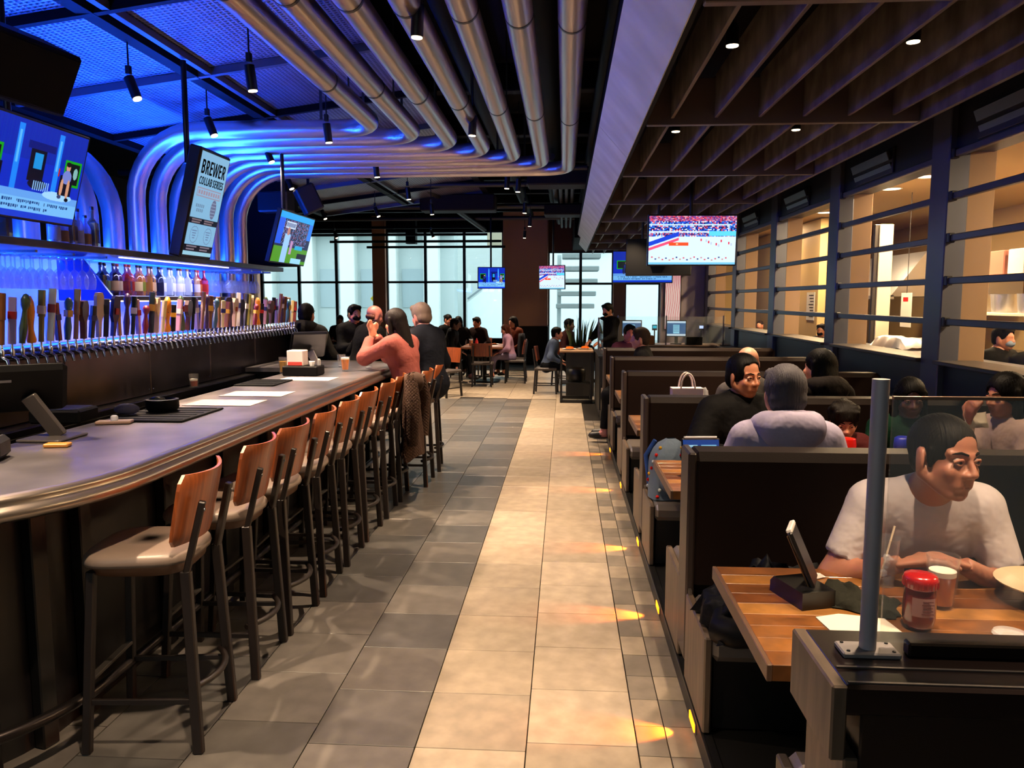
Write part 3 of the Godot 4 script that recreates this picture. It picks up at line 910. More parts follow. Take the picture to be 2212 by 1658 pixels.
func make_back_bar() -> void:
	var steel := mat(Color(0.36, 0.34, 0.36), 0.30, 0.9, {"tex": "wear", "world": true, "scale": 0.7})
	var dsteel := mat(Color(0.10, 0.10, 0.11), 0.35, 0.6)
	var chrome := mat(Color(0.75, 0.75, 0.78), 0.15, 1.0)
	var b := thing("back_bar", "steel back bar with tap wall and blue-lit shelves behind the counter", "back bar", Vector3.ZERO)
	part(b, "cabinet", mb().box(Vector3(-3.40, 0.48, -5.95), Vector3(0.66, 0.96, 4.9), 0.01), dsteel)
	part(b, "drip_tray", mb().box(Vector3(-3.02, 0.985, -5.95), Vector3(0.22, 0.05, 4.9), 0.008), mat(Color(0.06, 0.06, 0.07), 0.3, 0.5))
	for k in 5:
		var za := -3.55 - k * 0.98
		part(b, "steel_panel", mb().box(Vector3(-3.07, 1.195, za - 0.49), Vector3(0.06, 0.37, 0.972), 0.006), steel)
		for e in [[-0.03, 1.05], [-0.03, 1.33], [-0.95, 1.05], [-0.95, 1.33]]:
			part(b, "rivet", mb().ball(Vector3(-3.038, e[1], za + e[0]), Vector3(0.004, 0.006, 0.006), 6, 4), chrome)
	part(b, "tap_rail", mb().tube([Vector3(-3.02, 1.40, -3.55), Vector3(-3.02, 1.40, -8.4)], 0.035, 14), mat(Color(0.45, 0.43, 0.44), 0.2, 1.0))
	part(b, "worktop", mb().box(Vector3(-3.42, 1.37, -5.95), Vector3(0.70, 0.03, 4.9), 0.004), dsteel)
	# upright side piece where the shelves start, and the end post
	part(b, "end_post", mb().box(Vector3(-3.10, 1.19, -8.44), Vector3(0.12, 0.42, 0.09), 0.01), mat(Color(0.03, 0.03, 0.035), 0.4))
	# backlit wall
	part(b, "wall_panel", mb().box(Vector3(-3.80, 1.70, -5.95), Vector3(0.03, 0.63, 4.85)), mat(Color(0.80, 0.81, 0.83), 0.55))
	# shelves
	part(b, "upper_shelf", mb().box(Vector3(-3.42, 2.03, -5.95), Vector3(0.70, 0.045, 4.9), 0.004), steel)
	part(b, "lower_shelf", mb().box(Vector3(-3.42, 1.715, -6.33), Vector3(0.42, 0.035, 1.86), 0.004), steel)
	part(b, "shelf_side", mb().prism(PackedVector2Array([Vector2(-3.62, 1.70), Vector2(-3.20, 1.70), Vector2(-3.45, 2.02), Vector2(-3.62, 2.02)]), 0.02, Transform3D(Basis(), Vector3(0, 0, -5.40))), mat(Color(0.12, 0.25, 0.75), 0.3))
	part(b, "lower_case", mb().box(Vector3(-3.45, 1.52, -7.55), Vector3(0.3, 0.28, 0.36), 0.01), mat(Color(0.03, 0.03, 0.05), 0.4))
	for z in [-3.7, -4.05, -4.4, -4.75, -5.1, -7.3, -7.55, -7.8, -8.05]:
		part(b, "glass_rail", mb().box(Vector3(-3.38, 1.985, z), Vector3(0.6, 0.015, 0.02)), chrome)
	# LED strips: up onto the pipes and ceiling, and down behind the taps
	var led := mat(Color(0.1, 0.3, 1.0), 0.5, 0, {"glow": 4.0, "glow_color": Color(0.08, 0.40, 1.0)})
	part(b, "led_strip_light", mb().box(Vector3(-3.68, 2.06, -5.95), Vector3(0.03, 0.012, 4.8)), led)
	var blue := Color(0.09, 0.30, 1.0)
	area(b, Vector3(-3.66, 2.085, -5.95), Vector3(0.1, 1, 0), Vector2(0.12, 4.8), 13.0 * BLUE_E, blue)
	# strips under the top shelf and on the worktop wash the wall panel blue
	part(b, "led_strip_light", mb().box(Vector3(-3.60, 2.002, -5.95), Vector3(0.025, 0.010, 4.8)), led)
	area(b, Vector3(-3.60, 1.992, -5.95), Vector3(-0.55, -1, 0), Vector2(4.8, 0.03), 2.6 * BLUE_E, blue)
	part(b, "led_strip_light", mb().box(Vector3(-3.62, 1.390, -5.95), Vector3(0.025, 0.010, 4.8)), led)
	area(b, Vector3(-3.62, 1.400, -5.95), Vector3(-0.55, 1, 0), Vector2(4.8, 0.03), 1.6 * BLUE_E, blue)
	# warm under-shelf strip above the middle taps
	part(b, "led_strip_light", mb().box(Vector3(-3.30, 1.693, -6.35), Vector3(0.02, 0.008, 1.8)), mat(Color(1, 0.85, 0.7), 0.5, 0, {"glow": 4.0, "glow_color": Color(1.0, 0.82, 0.62)}))
	area(b, Vector3(-3.30, 1.686, -6.35), Vector3(0.15, -1, 0), Vector2(0.03, 1.8), 2.0, Color(1.0, 0.82, 0.62))
	part(b, "led_strip_light", mb().box(Vector3(-3.18, 2.004, -6.33), Vector3(0.02, 0.008, 1.8)), mat(Color(0.85, 0.85, 1.0), 0.5, 0, {"glow": 3.0, "glow_color": Color(0.75, 0.78, 1.0)}))
	area(b, Vector3(-3.18, 1.998, -6.33), Vector3(-0.3, -1, 0), Vector2(0.03, 1.8), 1.0, Color(0.75, 0.78, 1.0))
	part(b, "splash_back", mb().box(Vector3(-3.775, 1.54, -6.35), Vector3(0.02, 0.30, 1.8)), mat(Color(0.72, 0.66, 0.66), 0.5))
	# LED tubes on the floor of the canopy side, washing the pipes blue
	var cove := thing("cove_light", "blue glowing light strip along the top of the pipes behind the bar", "light strip", Vector3(-4.0, 3.0, -6.6))
	part(cove, "led_tube_light", mb().tube([Vector3(-0.6, -0.9, 1.9), Vector3(-0.6, -0.9, -3.4)], 0.02, 8), led)
	area(cove, Vector3(-0.55, -0.88, -0.9), Vector3(0.5, 1, 0), Vector2(5.2, 0.10), 12.0 * BLUE_E, blue)
	make_taps(b)
	make_bottles()
	make_hanging_glasses()

func make_taps(_b: Node3D) -> void:
	var chrome := mat(Color(0.78, 0.78, 0.80), 0.15, 1.0)
	var faucet := mb()
	faucet.tube([Vector3(0, 1.40, 0), Vector3(0.075, 1.40, 0), Vector3(0.10, 1.385, 0), Vector3(0.108, 1.345, 0)], [0.013, 0.012, 0.011, 0.008], 8)
	faucet.lathe([Vector2(0.011, 1.405), Vector2(0.013, 1.43), Vector2(0.007, 1.45), Vector2(0.006, 1.475), Vector2(0, 1.475)], 8, Transform3D(Basis(), Vector3(0.075, 0, 0)))
	var fm := faucet.mesh()
	# colour, shape, name, length; shapes: 0 paddle board, 1 pear, 2 tapered stick, 3 figure with ball top, 4 flared club, 5 plank
	var kinds := [["amber wood", Color(0.42, 0.24, 0.08), 2, 0.27], ["lilac", Color(0.55, 0.50, 0.75), 5, 0.25], ["green", Color(0.22, 0.30, 0.14), 3, 0.27], ["yellow", Color(0.85, 0.50, 0.04), 1, 0.26], ["olive and brown", Color(0.45, 0.42, 0.18), 2, 0.29], ["white", Color(0.80, 0.78, 0.76), 5, 0.30], ["rust red", Color(0.42, 0.13, 0.06), 5, 0.22], ["teal", Color(0.18, 0.35, 0.42), 3, 0.25], ["tan with red top", Color(0.55, 0.36, 0.24), 2, 0.30], ["carved brown", Color(0.30, 0.12, 0.06), 4, 0.23], ["black", Color(0.02, 0.02, 0.03), 5, 0.20], ["cream", Color(0.72, 0.64, 0.56), 0, 0.28], ["navy", Color(0.04, 0.05, 0.16), 4, 0.24], ["dark blue", Color(0.05, 0.06, 0.25), 0, 0.26], ["gold", Color(0.62, 0.42, 0.12), 2, 0.26], ["purple", Color(0.20, 0.08, 0.30), 3, 0.28], ["black slim", Color(0.025, 0.025, 0.03), 2, 0.26], ["pale pink", Color(0.75, 0.55, 0.60), 5, 0.24], ["crimson", Color(0.45, 0.05, 0.12), 3, 0.20], ["charcoal", Color(0.08, 0.08, 0.10), 5, 0.29], ["cream and orange", Color(0.80, 0.66, 0.50), 4, 0.25], ["ivory", Color(0.82, 0.74, 0.50), 2, 0.23]]
	var shapes := []
	for sh in 6:
		var m := mb()
		match sh:
			0: m.prism(PackedVector2Array([Vector2(-0.012, 0), Vector2(0.012, 0), Vector2(0.016, 0.35), Vector2(0.034, 0.5), Vector2(0.034, 0.92), Vector2(0.02, 1.0), Vector2(-0.02, 1.0), Vector2(-0.034, 0.92), Vector2(-0.034, 0.5), Vector2(-0.016, 0.35)]), 0.022, Transform3D(Basis(Vector3.UP, PI / 2), Vector3(-0.011, 0, 0)))
			1: m.lathe([Vector2(0, 0), Vector2(0.022, 0), Vector2(0.026, 0.06), Vector2(0.016, 0.25), Vector2(0.016, 0.35), Vector2(0.028, 0.65), Vector2(0.026, 0.85), Vector2(0.014, 0.98), Vector2(0, 1)], 14)
			2: m.bar(Vector3(0, 0, 0), Vector3(0, 0.5, 0), 0.026, 0.022, 0.004); m.bar(Vector3(0, 0.48, 0), Vector3(0, 1, 0), 0.036, 0.026, 0.006)
			3: m.lathe([Vector2(0, 0), Vector2(0.016, 0), Vector2(0.022, 0.3), Vector2(0.014, 0.55), Vector2(0.012, 0.66), Vector2(0.022, 0.76), Vector2(0.024, 0.88), Vector2(0.012, 0.98), Vector2(0, 1)], 12)
			4: m.prism(PackedVector2Array([Vector2(-0.014, 0), Vector2(0.014, 0), Vector2(0.018, 0.45), Vector2(0.045, 0.62), Vector2(0.050, 0.85), Vector2(0.03, 1.0), Vector2(-0.03, 1.0), Vector2(-0.050, 0.85), Vector2(-0.045, 0.62), Vector2(-0.018, 0.45)]), 0.03, Transform3D(Basis(Vector3.UP, PI / 2), Vector3(-0.015, 0, 0)))
			5: m.bar(Vector3(0, 0, 0), Vector3(0, 1, 0), 0.038, 0.024, 0.005)
		shapes.append(m.mesh())
	var shape_words := ["paddle", "pear-shaped", "stick", "round-topped", "club", "plank"]
	for i in 58:
		var kd: Array = kinds[(i * 1) % kinds.size()] if i < 22 else kinds[(i * 7 + 3) % kinds.size()]
		var z := -3.86 - 0.0775 * i
		var t := thing("beer_tap", "%s beer tap from the camera end, with %s %s handle" % [ordinal(i), kd[0], shape_words[kd[2]]], "beer tap", Vector3(-3.0, 0, z), 0.0, "beer taps on the steel tap wall")
		part(t, "faucet", fm, chrome)
		var h := part(t, "handle", shapes[kd[2]], mat(kd[1], 0.4, 0, {"coat": 0.4}))
		h.position = Vector3(0.075, 1.468, 0)
		var lean := 0.10 * sin(i * 2.3)
		h.rotation = Vector3(lean, 0.5 * sin(i * 1.7), -0.08)
		h.scale = Vector3(1, kd[3], 1)
		if i % 3 == 1 or kd[2] == 5:
			var bm := mb().box(Vector3(0.0, 0.62, 0), Vector3(0.040, 0.16, 0.034), 0.003)
			var badge := part(h, "badge", bm, mat([Color(0.85, 0.82, 0.78), Color(0.55, 0.07, 0.06), Color(0.10, 0.12, 0.35), Color(0.80, 0.60, 0.15)][(i * 5) % 4], 0.4))
			badge.scale = Vector3(1, 1, 1)

func bottle(called: String, label: String, at: Vector3, h: float, r: float, glass: Color, lab: Color, cap: Color, group: String, square := false) -> void:
	var t := thing(called, label, "bottle", at, 0.3, group)
	var g := mat(glass, 0.08, 0, {"alpha": 0.75, "coat": 0.5})
	if square:
		var m := mb().box(Vector3(0, h * 0.33, 0), Vector3(r * 2, h * 0.66, r * 2), r * 0.3)
		m.lathe([Vector2(r * 0.8, h * 0.65), Vector2(r * 0.36, h * 0.74), Vector2(r * 0.34, h * 0.93), Vector2(0, h * 0.93)], 12)
		part(t, "body", m, g)
	else:
		part(t, "body", mb().lathe([Vector2(0, 0.001), Vector2(r * 0.95, 0.001), Vector2(r, 0.01), Vector2(r, h * 0.58), Vector2(r * 0.8, h * 0.68), Vector2(r * 0.36, h * 0.76), Vector2(r * 0.33, h * 0.93), Vector2(0, h * 0.93)], 14), g)
	part(t, "label", mb().lathe([Vector2(r * 1.02, h * 0.16), Vector2(r * 1.02, h * 0.46)], 14) if not square else mb().box(Vector3(0, h * 0.32, 0), Vector3(r * 2.03, h * 0.3, r * 1.5)), mat(lab, 0.6))
	part(t, "cap", mb().lathe([Vector2(r * 0.36, h * 0.925), Vector2(r * 0.38, h * 0.93), Vector2(r * 0.38, h), Vector2(0, h)], 10), mat(cap, 0.4))

func make_bottles() -> void:
	var row := [["dark green", Color(0.03, 0.06, 0.03), Color(0.08, 0.10, 0.06), Color(0.02, 0.02, 0.02)], ["black", Color(0.03, 0.02, 0.02), Color(0.25, 0.28, 0.18), Color(0.05, 0.05, 0.05)], ["deep brown", Color(0.10, 0.03, 0.01), Color(0.55, 0.42, 0.30), Color(0.05, 0.02, 0.02)], ["dark red", Color(0.25, 0.02, 0.03), Color(0.6, 0.5, 0.4), Color(0.5, 0.04, 0.08)], ["ruby", Color(0.45, 0.03, 0.08), Color(0.15, 0.03, 0.2), Color(0.6, 0.05, 0.1)], ["orange", Color(0.60, 0.20, 0.04), Color(0.5, 0.1, 0.06), Color(0.6, 0.1, 0.15)], ["amber", Color(0.60, 0.30, 0.06), Color(0.75, 0.62, 0.42), Color(0.05, 0.04, 0.04)], ["honey", Color(0.70, 0.45, 0.12), Color(0.4, 0.42, 0.12), Color(0.1, 0.05, 0.12)], ["whisky", Color(0.62, 0.36, 0.12), Color(0.78, 0.55, 0.35), Color(0.02, 0.02, 0.03)], ["tan", Color(0.70, 0.50, 0.25), Color(0.75, 0.6, 0.45), Color(0.03, 0.03, 0.1)], ["dark blue", Color(0.05, 0.06, 0.2), Color(0.1, 0.1, 0.2), Color(0.03, 0.03, 0.1)], ["clear", Color(0.80, 0.85, 0.95), Color(0.90, 0.90, 0.92), Color(0.1, 0.3, 0.9)], ["clear square", Color(0.80, 0.85, 0.95), Color(0.88, 0.90, 0.95), Color(0.05, 0.06, 0.3)], ["clear frosted", Color(0.85, 0.88, 0.95), Color(0.92, 0.92, 0.95), Color(0.1, 0.15, 0.5)], ["clear tall", Color(0.82, 0.86, 0.95), Color(0.90, 0.88, 0.88), Color(0.05, 0.05, 0.05)], ["clear slim", Color(0.82, 0.86, 0.95), Color(0.86, 0.86, 0.90), Color(0.55, 0.2, 0.1)], ["white label", Color(0.85, 0.88, 0.95), Color(0.95, 0.93, 0.92), Color(0.7, 0.5, 0.3)], ["sapphire", Color(0.08, 0.18, 0.6), Color(0.12, 0.25, 0.6), Color(0.04, 0.1, 0.6)], ["pale peach", Color(0.8, 0.6, 0.45), Color(0.85, 0.8, 0.8), Color(0.7, 0.3, 0.2)], ["orange red", Color(0.75, 0.18, 0.10), Color(0.75, 0.4, 0.2), Color(0.8, 0.1, 0.3)], ["raspberry", Color(0.75, 0.05, 0.12), Color(0.8, 0.3, 0.35), Color(0.85, 0.03, 0.25)]]
	for i in row.size():
		var rw: Array = row[i]
		bottle("liquor_bottle", "%s liquor bottle, %s from the camera end of the lit lower shelf" % [rw[0], ordinal(i)], Vector3(-3.36 - 0.02 * (i % 2), 1.733, -5.48 - 0.0815 * i), 0.24 + 0.03 * ((i * 3) % 3), 0.036, rw[1], rw[2], rw[3], "bottles on the lower shelf", i % 4 == 0)
	for i in 11:
		bottle("liquor_bottle", "blue-lit clear bottle, %s from the camera end of the top shelf" % ordinal(i), Vector3(-3.38, 2.054, -4.15 - 0.1 * i if i < 5 else -5.02 - 0.085 * (i - 5)), 0.24 + 0.035 * ((i * 2) % 3), 0.037, [Color(0.6, 0.7, 0.9), Color(0.5, 0.45, 0.35), Color(0.65, 0.7, 0.8)][i % 3], [Color(0.65, 0.5, 0.3), Color(0.7, 0.7, 0.75), Color(0.35, 0.3, 0.3)][(i * 2) % 3], Color(0.1, 0.1, 0.15), "bottles on the top shelf", i % 3 == 1)

func make_hanging_glasses() -> void:
	var g := glass_pane(Color(0.75, 0.85, 1.0), 0.22)
	var m := mb().lathe([Vector2(0.030, 1.975), Vector2(0.031, 1.970), Vector2(0.005, 1.962), Vector2(0.004, 1.90), Vector2(0.020, 1.885), Vector2(0.036, 1.85), Vector2(0.038, 1.81), Vector2(0.030, 1.77), Vector2(0.029, 1.77)], 12).mesh()
	var proto: Node3D = null
	var k := 0
	for seg in [[-3.70, 18, "camera end of the rack"], [-7.32, 9, "far end of the rack"]]:
		for i in seg[1]:
			for row in 2:
				var lab := "hanging stemmed glass, %s in the %s row, %s" % [ordinal(i), ["front", "rear"][row], seg[2]]
				var o := part(self, "wine_glass", m, g)
				o.position = Vector3(-3.22 - 0.16 * row, 0, seg[0] - 0.084 * i)
				tag(o, lab, "glass", "glasses hanging from the rack")
				k += 1

func make_stools() -> void:
	var wood := mat(Color(0.68, 0.35, 0.16), 0.38, 0, {"tex": "grain", "scale": Vector3(6, 1.2, 6), "coat": 0.25})
	var frame := mat(Color(0.085, 0.055, 0.045), 0.42)
	var vinyl := mat(Color(0.46, 0.40, 0.36), 0.42, 0, {"bump": "leather_n", "bump_scale": 0.25, "scale": 9.0})
	var t := thing("bar_stool", "", "bar stool", Vector3.ZERO, 0.0, "bar stools along the counter")
	# seat pad: rounded square, domed
	var rows: Array = []
	var prof := [[0.0, 0.722, 0.90], [0.0, 0.722, 0.98], [0.0, 0.735, 1.0], [0.0, 0.752, 0.985], [0.0, 0.766, 0.93], [0.0, 0.772, 0.75], [0.0, 0.774, 0.4], [0.0, 0.775, 0.0]]
	for q in prof:
		var r: Array = []
		for j in 29:
			var a := HEX * j / 28.0
			var sx: float = signf(cos(a)) * pow(absf(cos(a)), 0.55) * 0.205 * q[2]
			var sz: float = signf(sin(a)) * pow(absf(sin(a)), 0.55) * 0.205 * q[2]
			var wide: float = 1.0 + 0.08 * (-sz / 0.2)
			r.append(Vector3(sx * wide, q[1], sz - 0.01))
		rows.append(r)
	part(t, "seat", mb().grid(rows, true), vinyl)
	var ring: Array = []
	for q in [[0.722, 0.93], [0.685, 0.90], [0.685, 0.0]]:
		var r2: Array = []
		for j in 29:
			var a := HEX * j / 28.0
			r2.append(Vector3(signf(cos(a)) * pow(absf(cos(a)), 0.55) * 0.20 * q[1], q[0], signf(sin(a)) * pow(absf(sin(a)), 0.55) * 0.20 * q[1] - 0.01))
		ring.append(r2)
	part(t, "seat_rail", mb().grid(ring), mat(Color(0.40, 0.28, 0.20), 0.5))
	# bent plywood backrest
	var face_: Array = []
	for i in 11:
		var r3: Array = []
		var ty := i / 10.0
		for j in 17:
			var tx := j / 16.0 * 2.0 - 1.0
			var w := 0.215 - 0.012 * (1.0 - ty)
			var corner := 1.0
			var dy := absf(ty * 2.0 - 1.0)
			if dy > 0.6: corner = 1.0 - (1.0 - sqrt(maxf(0.0, 1.0 - pow((dy - 0.6) / 0.4, 2)))) * 0.16
			var x := tx * w * corner
			var y := 0.795 + ty * 0.262 + 0.012 * (tx * tx) * (ty - 0.3)
			var z := 0.205 + ty * 0.055 - 0.055 * tx * tx
			r3.append(Vector3(x, y, z))
		face_.append(r3)
	part(t, "backrest", mb().slab_grid(face_, Vector3(0, 0, -0.013)), wood)
	# legs: rear ones carry the backrest
	for s in [-1.0, 1.0]:
		part(t, "rear_leg", mb().bar(Vector3(s * 0.195, 0, 0.215), Vector3(s * 0.165, 0.70, 0.185), 0.032, 0.038, 0.004).bar(Vector3(s * 0.165, 0.69, 0.187), Vector3(s * 0.150, 0.96, 0.252), 0.030, 0.026, 0.004), frame)
		part(t, "front_leg", mb().bar(Vector3(s * 0.185, 0, -0.205), Vector3(s * 0.155, 0.70, -0.165), 0.032, 0.032, 0.004), frame)
		part(t, "side_stretcher", mb().bar(Vector3(s * 0.186, 0.20, 0.205), Vector3(s * 0.178, 0.20, -0.195), 0.014, 0.022, 0.002), frame)
		part(t, "bolt", mb().ball(Vector3(s * 0.155, 0.93, 0.26), Vector3(0.007, 0.007, 0.004), 8, 6), mat(Color(0.6, 0.6, 0.6), 0.3, 1))
	part(t, "front_footrest", mb().bar(Vector3(-0.18, 0.28, -0.19), Vector3(0.18, 0.28, -0.19), 0.03, 0.014, 0.002), mat(Color(0.35, 0.33, 0.31), 0.35, 0.8))
	var arc: Array = []
	for k in 9:
		var tt := k / 8.0 * 2.0 - 1.0
		arc.append(Vector3(tt * 0.187, 0.24, 0.195 + 0.07 * (1.0 - tt * tt) - 0.02))
	part(t, "rear_stretcher", mb().tube(arc, 0.013, 8), frame)
	var zs := [-2.86, -3.45, -3.93, -4.43, -4.95, -5.47, -6.05, -6.55, -7.1, -7.72]
	var words := ["nearest the camera", "second from the camera", "third from the camera", "fourth from the camera", "fifth from the camera", "sixth from the camera", "seventh from the camera, before the draped coat", "with the brown quilted coat hung on its back", "under the woman in the coral sweater", "under the grey-haired man in the dark jacket"]
	for i in zs.size():
		var lab: String = "wood-backed taupe bar stool, " + words[i]
		var turn: float = PI / 2 + [0.10, 0.04, -0.03, 0.05, 0.02, -0.02, 0.03, 0.06, 0.0, 0.1][i]
		if i == 0:
			t.position = Vector3(-1.60, 0, zs[0]); t.rotation.y = turn; t.set_meta("label", lab)
		else:
			copy_of(t, "bar_stool", Vector3(-1.60 + (0.13 if i > 7 else 0.0), 0, zs[i]), turn, lab)

# ---------------------------------------------------------------- booths
func make_booths() -> void:
	var vinyl := mat(Color(0.108, 0.068, 0.053), 0.52, 0, {"bump": "leather_n", "bump_scale": 0.2, "scale": 6.0})
	var seatm := mat(Color(0.36, 0.33, 0.31), 0.42, 0, {"bump": "leather_n", "bump_scale": 0.2, "scale": 6.0})
	var taupe := mat(Color(0.40, 0.335, 0.275), 0.5, 0, {"tex": "grain", "world": true, "scale": Vector3(3, 3, 3)})
	var black := mat(Color(0.02, 0.018, 0.02), 0.45)
	var steel := mat(Color(0.55, 0.53, 0.52), 0.3, 0.9)
	var amber := mat(Color(1.0, 0.62, 0.12), 0.4, 0, {"glow": 5.0, "glow_color": Color(1.0, 0.50, 0.04)})
	var zb := [-3.32, -5.17, -6.99, -8.80, -10.45]
	var words := ["nearest the camera, behind the man in the white shirt", "second from the camera, behind the man in the black jacket", "third from the camera, below the white paper bag", "fourth from the camera", "farthest from the camera, by the service counter"]
	for i in 5:
		var z: float = zb[i]
		var t := thing("booth_bench", "double-sided dark brown booth bench, %s" % words[i], "bench", Vector3(0, 0, z), 0.0, "booth benches along the kitchen wall")
		part(t, "back", mb().box(Vector3(1.64, 0.77, 0), Vector3(2.22, 0.60, 0.20), 0.035), vinyl)
		part(t, "end_panel", mb().box(Vector3(0.535, 0.62, 0), Vector3(0.035, 0.90, 0.20), 0.008), mat(Color(0.20, 0.155, 0.135), 0.45))
		for s in [1.0, -1.0]:
			part(t, "seat_cushion", mb().box(Vector3(1.64, 0.425, s * 0.33), Vector3(2.20, 0.10, 0.46), 0.03), seatm)
			part(t, "seat_base", mb().box(Vector3(1.66, 0.235, s * 0.31), Vector3(2.20, 0.28, 0.38), 0.004), black)
			part(t, "seat_end", mb().box(Vector3(0.535, 0.285, s * 0.325), Vector3(0.03, 0.37, 0.445), 0.006), taupe)
			part(t, "foot", mb().box(Vector3(0.535, 0.48, s * 0.115), Vector3(0.012, 0.02, 0.03)), steel)
	# dark step that carries the booths, with amber step lights
	var b := structure("trim_2")
	part(b, "kick_board", mb().box(Vector3(0.54, 0.048, -6.2), Vector3(0.04, 0.096, 11.0), 0.004), black)
	part(b, "metal_edge", mb().box(Vector3(0.522, 0.092, -6.2), Vector3(0.012, 0.012, 11.0), 0.002), mat(Color(0.2, 0.19, 0.18), 0.35, 0.8))
	part(b, "plinth", mb().box(Vector3(1.75, 0.045, -6.2), Vector3(2.38, 0.09, 11.0)), black)
	var k := 0
	for z2 in [-2.95, -4.10, -5.25, -6.90, -8.55]:
		var w: String = ["nearest the camera", "second from the camera", "third from the camera", "fourth from the camera", "farthest from the camera"][k]
		k += 1
		var l := thing("step_light", "amber step light low on the booth base, %s" % w, "step light", Vector3(0.515, 0.05, z2), 0.0, "amber step lights")
		part(l, "bezel", mb().box(Vector3(0.003, 0, 0), Vector3(0.008, 0.045, 0.13), 0.002), steel)
		part(l, "lens_light", mb().box(Vector3(-0.002, 0, 0), Vector3(0.006, 0.032, 0.115), 0.001), amber)
		spot(l, Vector3(-0.012, 0.012, 0), Vector3(-1, -0.36, 0), 1.7, 24.0, Color(1.0, 0.43, 0.02), 0.01)
	# near half-wall with steel post and screen
	var p := thing("partition", "dark wooden half wall with a steel-trimmed ledge in the near right corner", "partition", Vector3(0, 0, -1.56))
	part(p, "body", mb().box(Vector3(1.85, 0.46, 0.0), Vector3(2.56, 0.92, 0.22), 0.004), mat(Color(0.075, 0.045, 0.042), 0.4))
	part(p, "ledge", mb().box(Vector3(1.84, 0.95, 0.0), Vector3(2.62, 0.06, 0.26), 0.006), mat(Color(0.09, 0.055, 0.05), 0.28, 0, {"coat": 0.5}))
	part(p, "ledge_end", mb().box(Vector3(0.522, 0.905, 0.0), Vector3(0.03, 0.15, 0.262), 0.004), taupe)
	part(p, "end_panel", mb().box(Vector3(0.555, 0.415, 0.0), Vector3(0.03, 0.82, 0.226), 0.004), taupe)
	part(p, "panel_moulding", mb().box(Vector3(1.9, 0.80, 0.114), Vector3(2.3, 0.016, 0.012), 0.003), mat(Color(0.13, 0.085, 0.07), 0.3))
	for zz in [0.055, 0.118]:
		part(p, "metal_strip", mb().box(Vector3(1.84, 0.9815, zz), Vector3(2.60, 0.004, 0.006)), steel)
	part(p, "glass_channel", mb().box(Vector3(1.90, 0.995, -0.012), Vector3(2.40, 0.03, 0.03), 0.004), mat(Color(0.16, 0.14, 0.13), 0.3, 0.7))
	part(p, "bench_seat", mb().box(Vector3(1.72, 0.41, -0.33), Vector3(2.22, 0.12, 0.40), 0.03), seatm)
	part(p, "bench_base", mb().box(Vector3(1.72, 0.22, -0.30), Vector3(2.2, 0.26, 0.32), 0.004), black)
	part(p, "bench_end", mb().box(Vector3(0.605, 0.27, -0.32), Vector3(0.03, 0.38, 0.38), 0.005), mat(Color(0.25, 0.22, 0.20), 0.5))
	var q := thing("screen_post", "brushed grey steel post holding the clear divider on the near ledge", "post", Vector3(0.625, 0.98, -1.575))
	part(q, "base_plate", mb().box(Vector3(0, 0.006, 0), Vector3(0.115, 0.012, 0.06), 0.003), mat(Color(0.50, 0.48, 0.48), 0.5, 0.2))
	for sx in [-0.045, 0.045]:
		for sz in [-0.02, 0.02]:
			part(q, "screw", mb().lathe([Vector2(0.004, 0.0125), Vector2(0.003, 0.0145), Vector2(0, 0.0145)], 8, Transform3D(Basis(), Vector3(sx, 0, sz))), black)
	part(q, "shaft", mb().tube([Vector3(0, 0.012, 0), Vector3(0, 0.565, 0)], 0.0165, 20), mat(Color(0.62, 0.60, 0.62), 0.5, 0.2))
	var g := thing("divider_glass", "clear glass divider with a bright top edge beside the steel post", "glass divider", Vector3(1.85, 1.0, -1.575))
	part(g, "pane", mb().box(Vector3(-0.02, 0.255, 0), Vector3(2.36, 0.50, 0.008)), glass_pane(Color(0.80, 0.82, 0.80), 0.10))
	part(g, "edge_trim", mb().box(Vector3(-0.02, 0.508, 0), Vector3(2.36, 0.006, 0.011)), mat(Color(0.62, 0.50, 0.42), 0.3, 0.6))
	# tables
	var strips := []
	var hues := [Color(0.50, 0.30, 0.14), Color(0.62, 0.40, 0.19), Color(0.56, 0.345, 0.16), Color(0.45, 0.255, 0.12), Color(0.66, 0.44, 0.21), Color(0.52, 0.32, 0.15), Color(0.58, 0.365, 0.17), Color(0.70, 0.48, 0.24), Color(0.48, 0.285, 0.135)]
	for c in hues:
		strips.append(mat(c, 0.36, 0, {"tex": "grain", "world": true, "scale": Vector3(1.0, 8, 8), "coat": 0.3}))
	var tz := [-2.37, -4.245, -6.08, -7.90, -9.62]
	var tw := ["in the near booth with the ketchup bottle", "in the second booth with the lit payment tablet", "in the third booth beside the bald man", "in the fourth booth", "in the fifth booth"]
	for i in 5:
		var t2 := thing("booth_table", "butcher-block wooden table %s" % tw[i], "table", Vector3(0, 0, tz[i]), 0.0, "booth tables")
		for k2 in 9:
			part(t2, "plank", mb().box(Vector3(1.60, 0.7275, -0.38 + 0.0845 * (k2 + 0.5)), Vector3(2.10, 0.045, 0.0842), 0.0012), strips[(k2 * 4 + i) % 9])
		part(t2, "end_board", mb().box(Vector3(0.543, 0.727, 0), Vector3(0.014, 0.047, 0.762), 0.002), mat(Color(0.36, 0.26, 0.19), 0.5))
		part(t2, "apron", mb().box(Vector3(1.62, 0.685, 0), Vector3(1.9, 0.038, 0.5)), black)
		for x in [1.05, 2.2]:
			part(t2, "pedestal", mb().tube([Vector3(x, 0.09, 0), Vector3(x, 0.67, 0)], 0.04, 12), black)
			part(t2, "foot_plate", mb().box(Vector3(x, 0.10, 0), Vector3(0.12, 0.02, 0.55), 0.006), black)

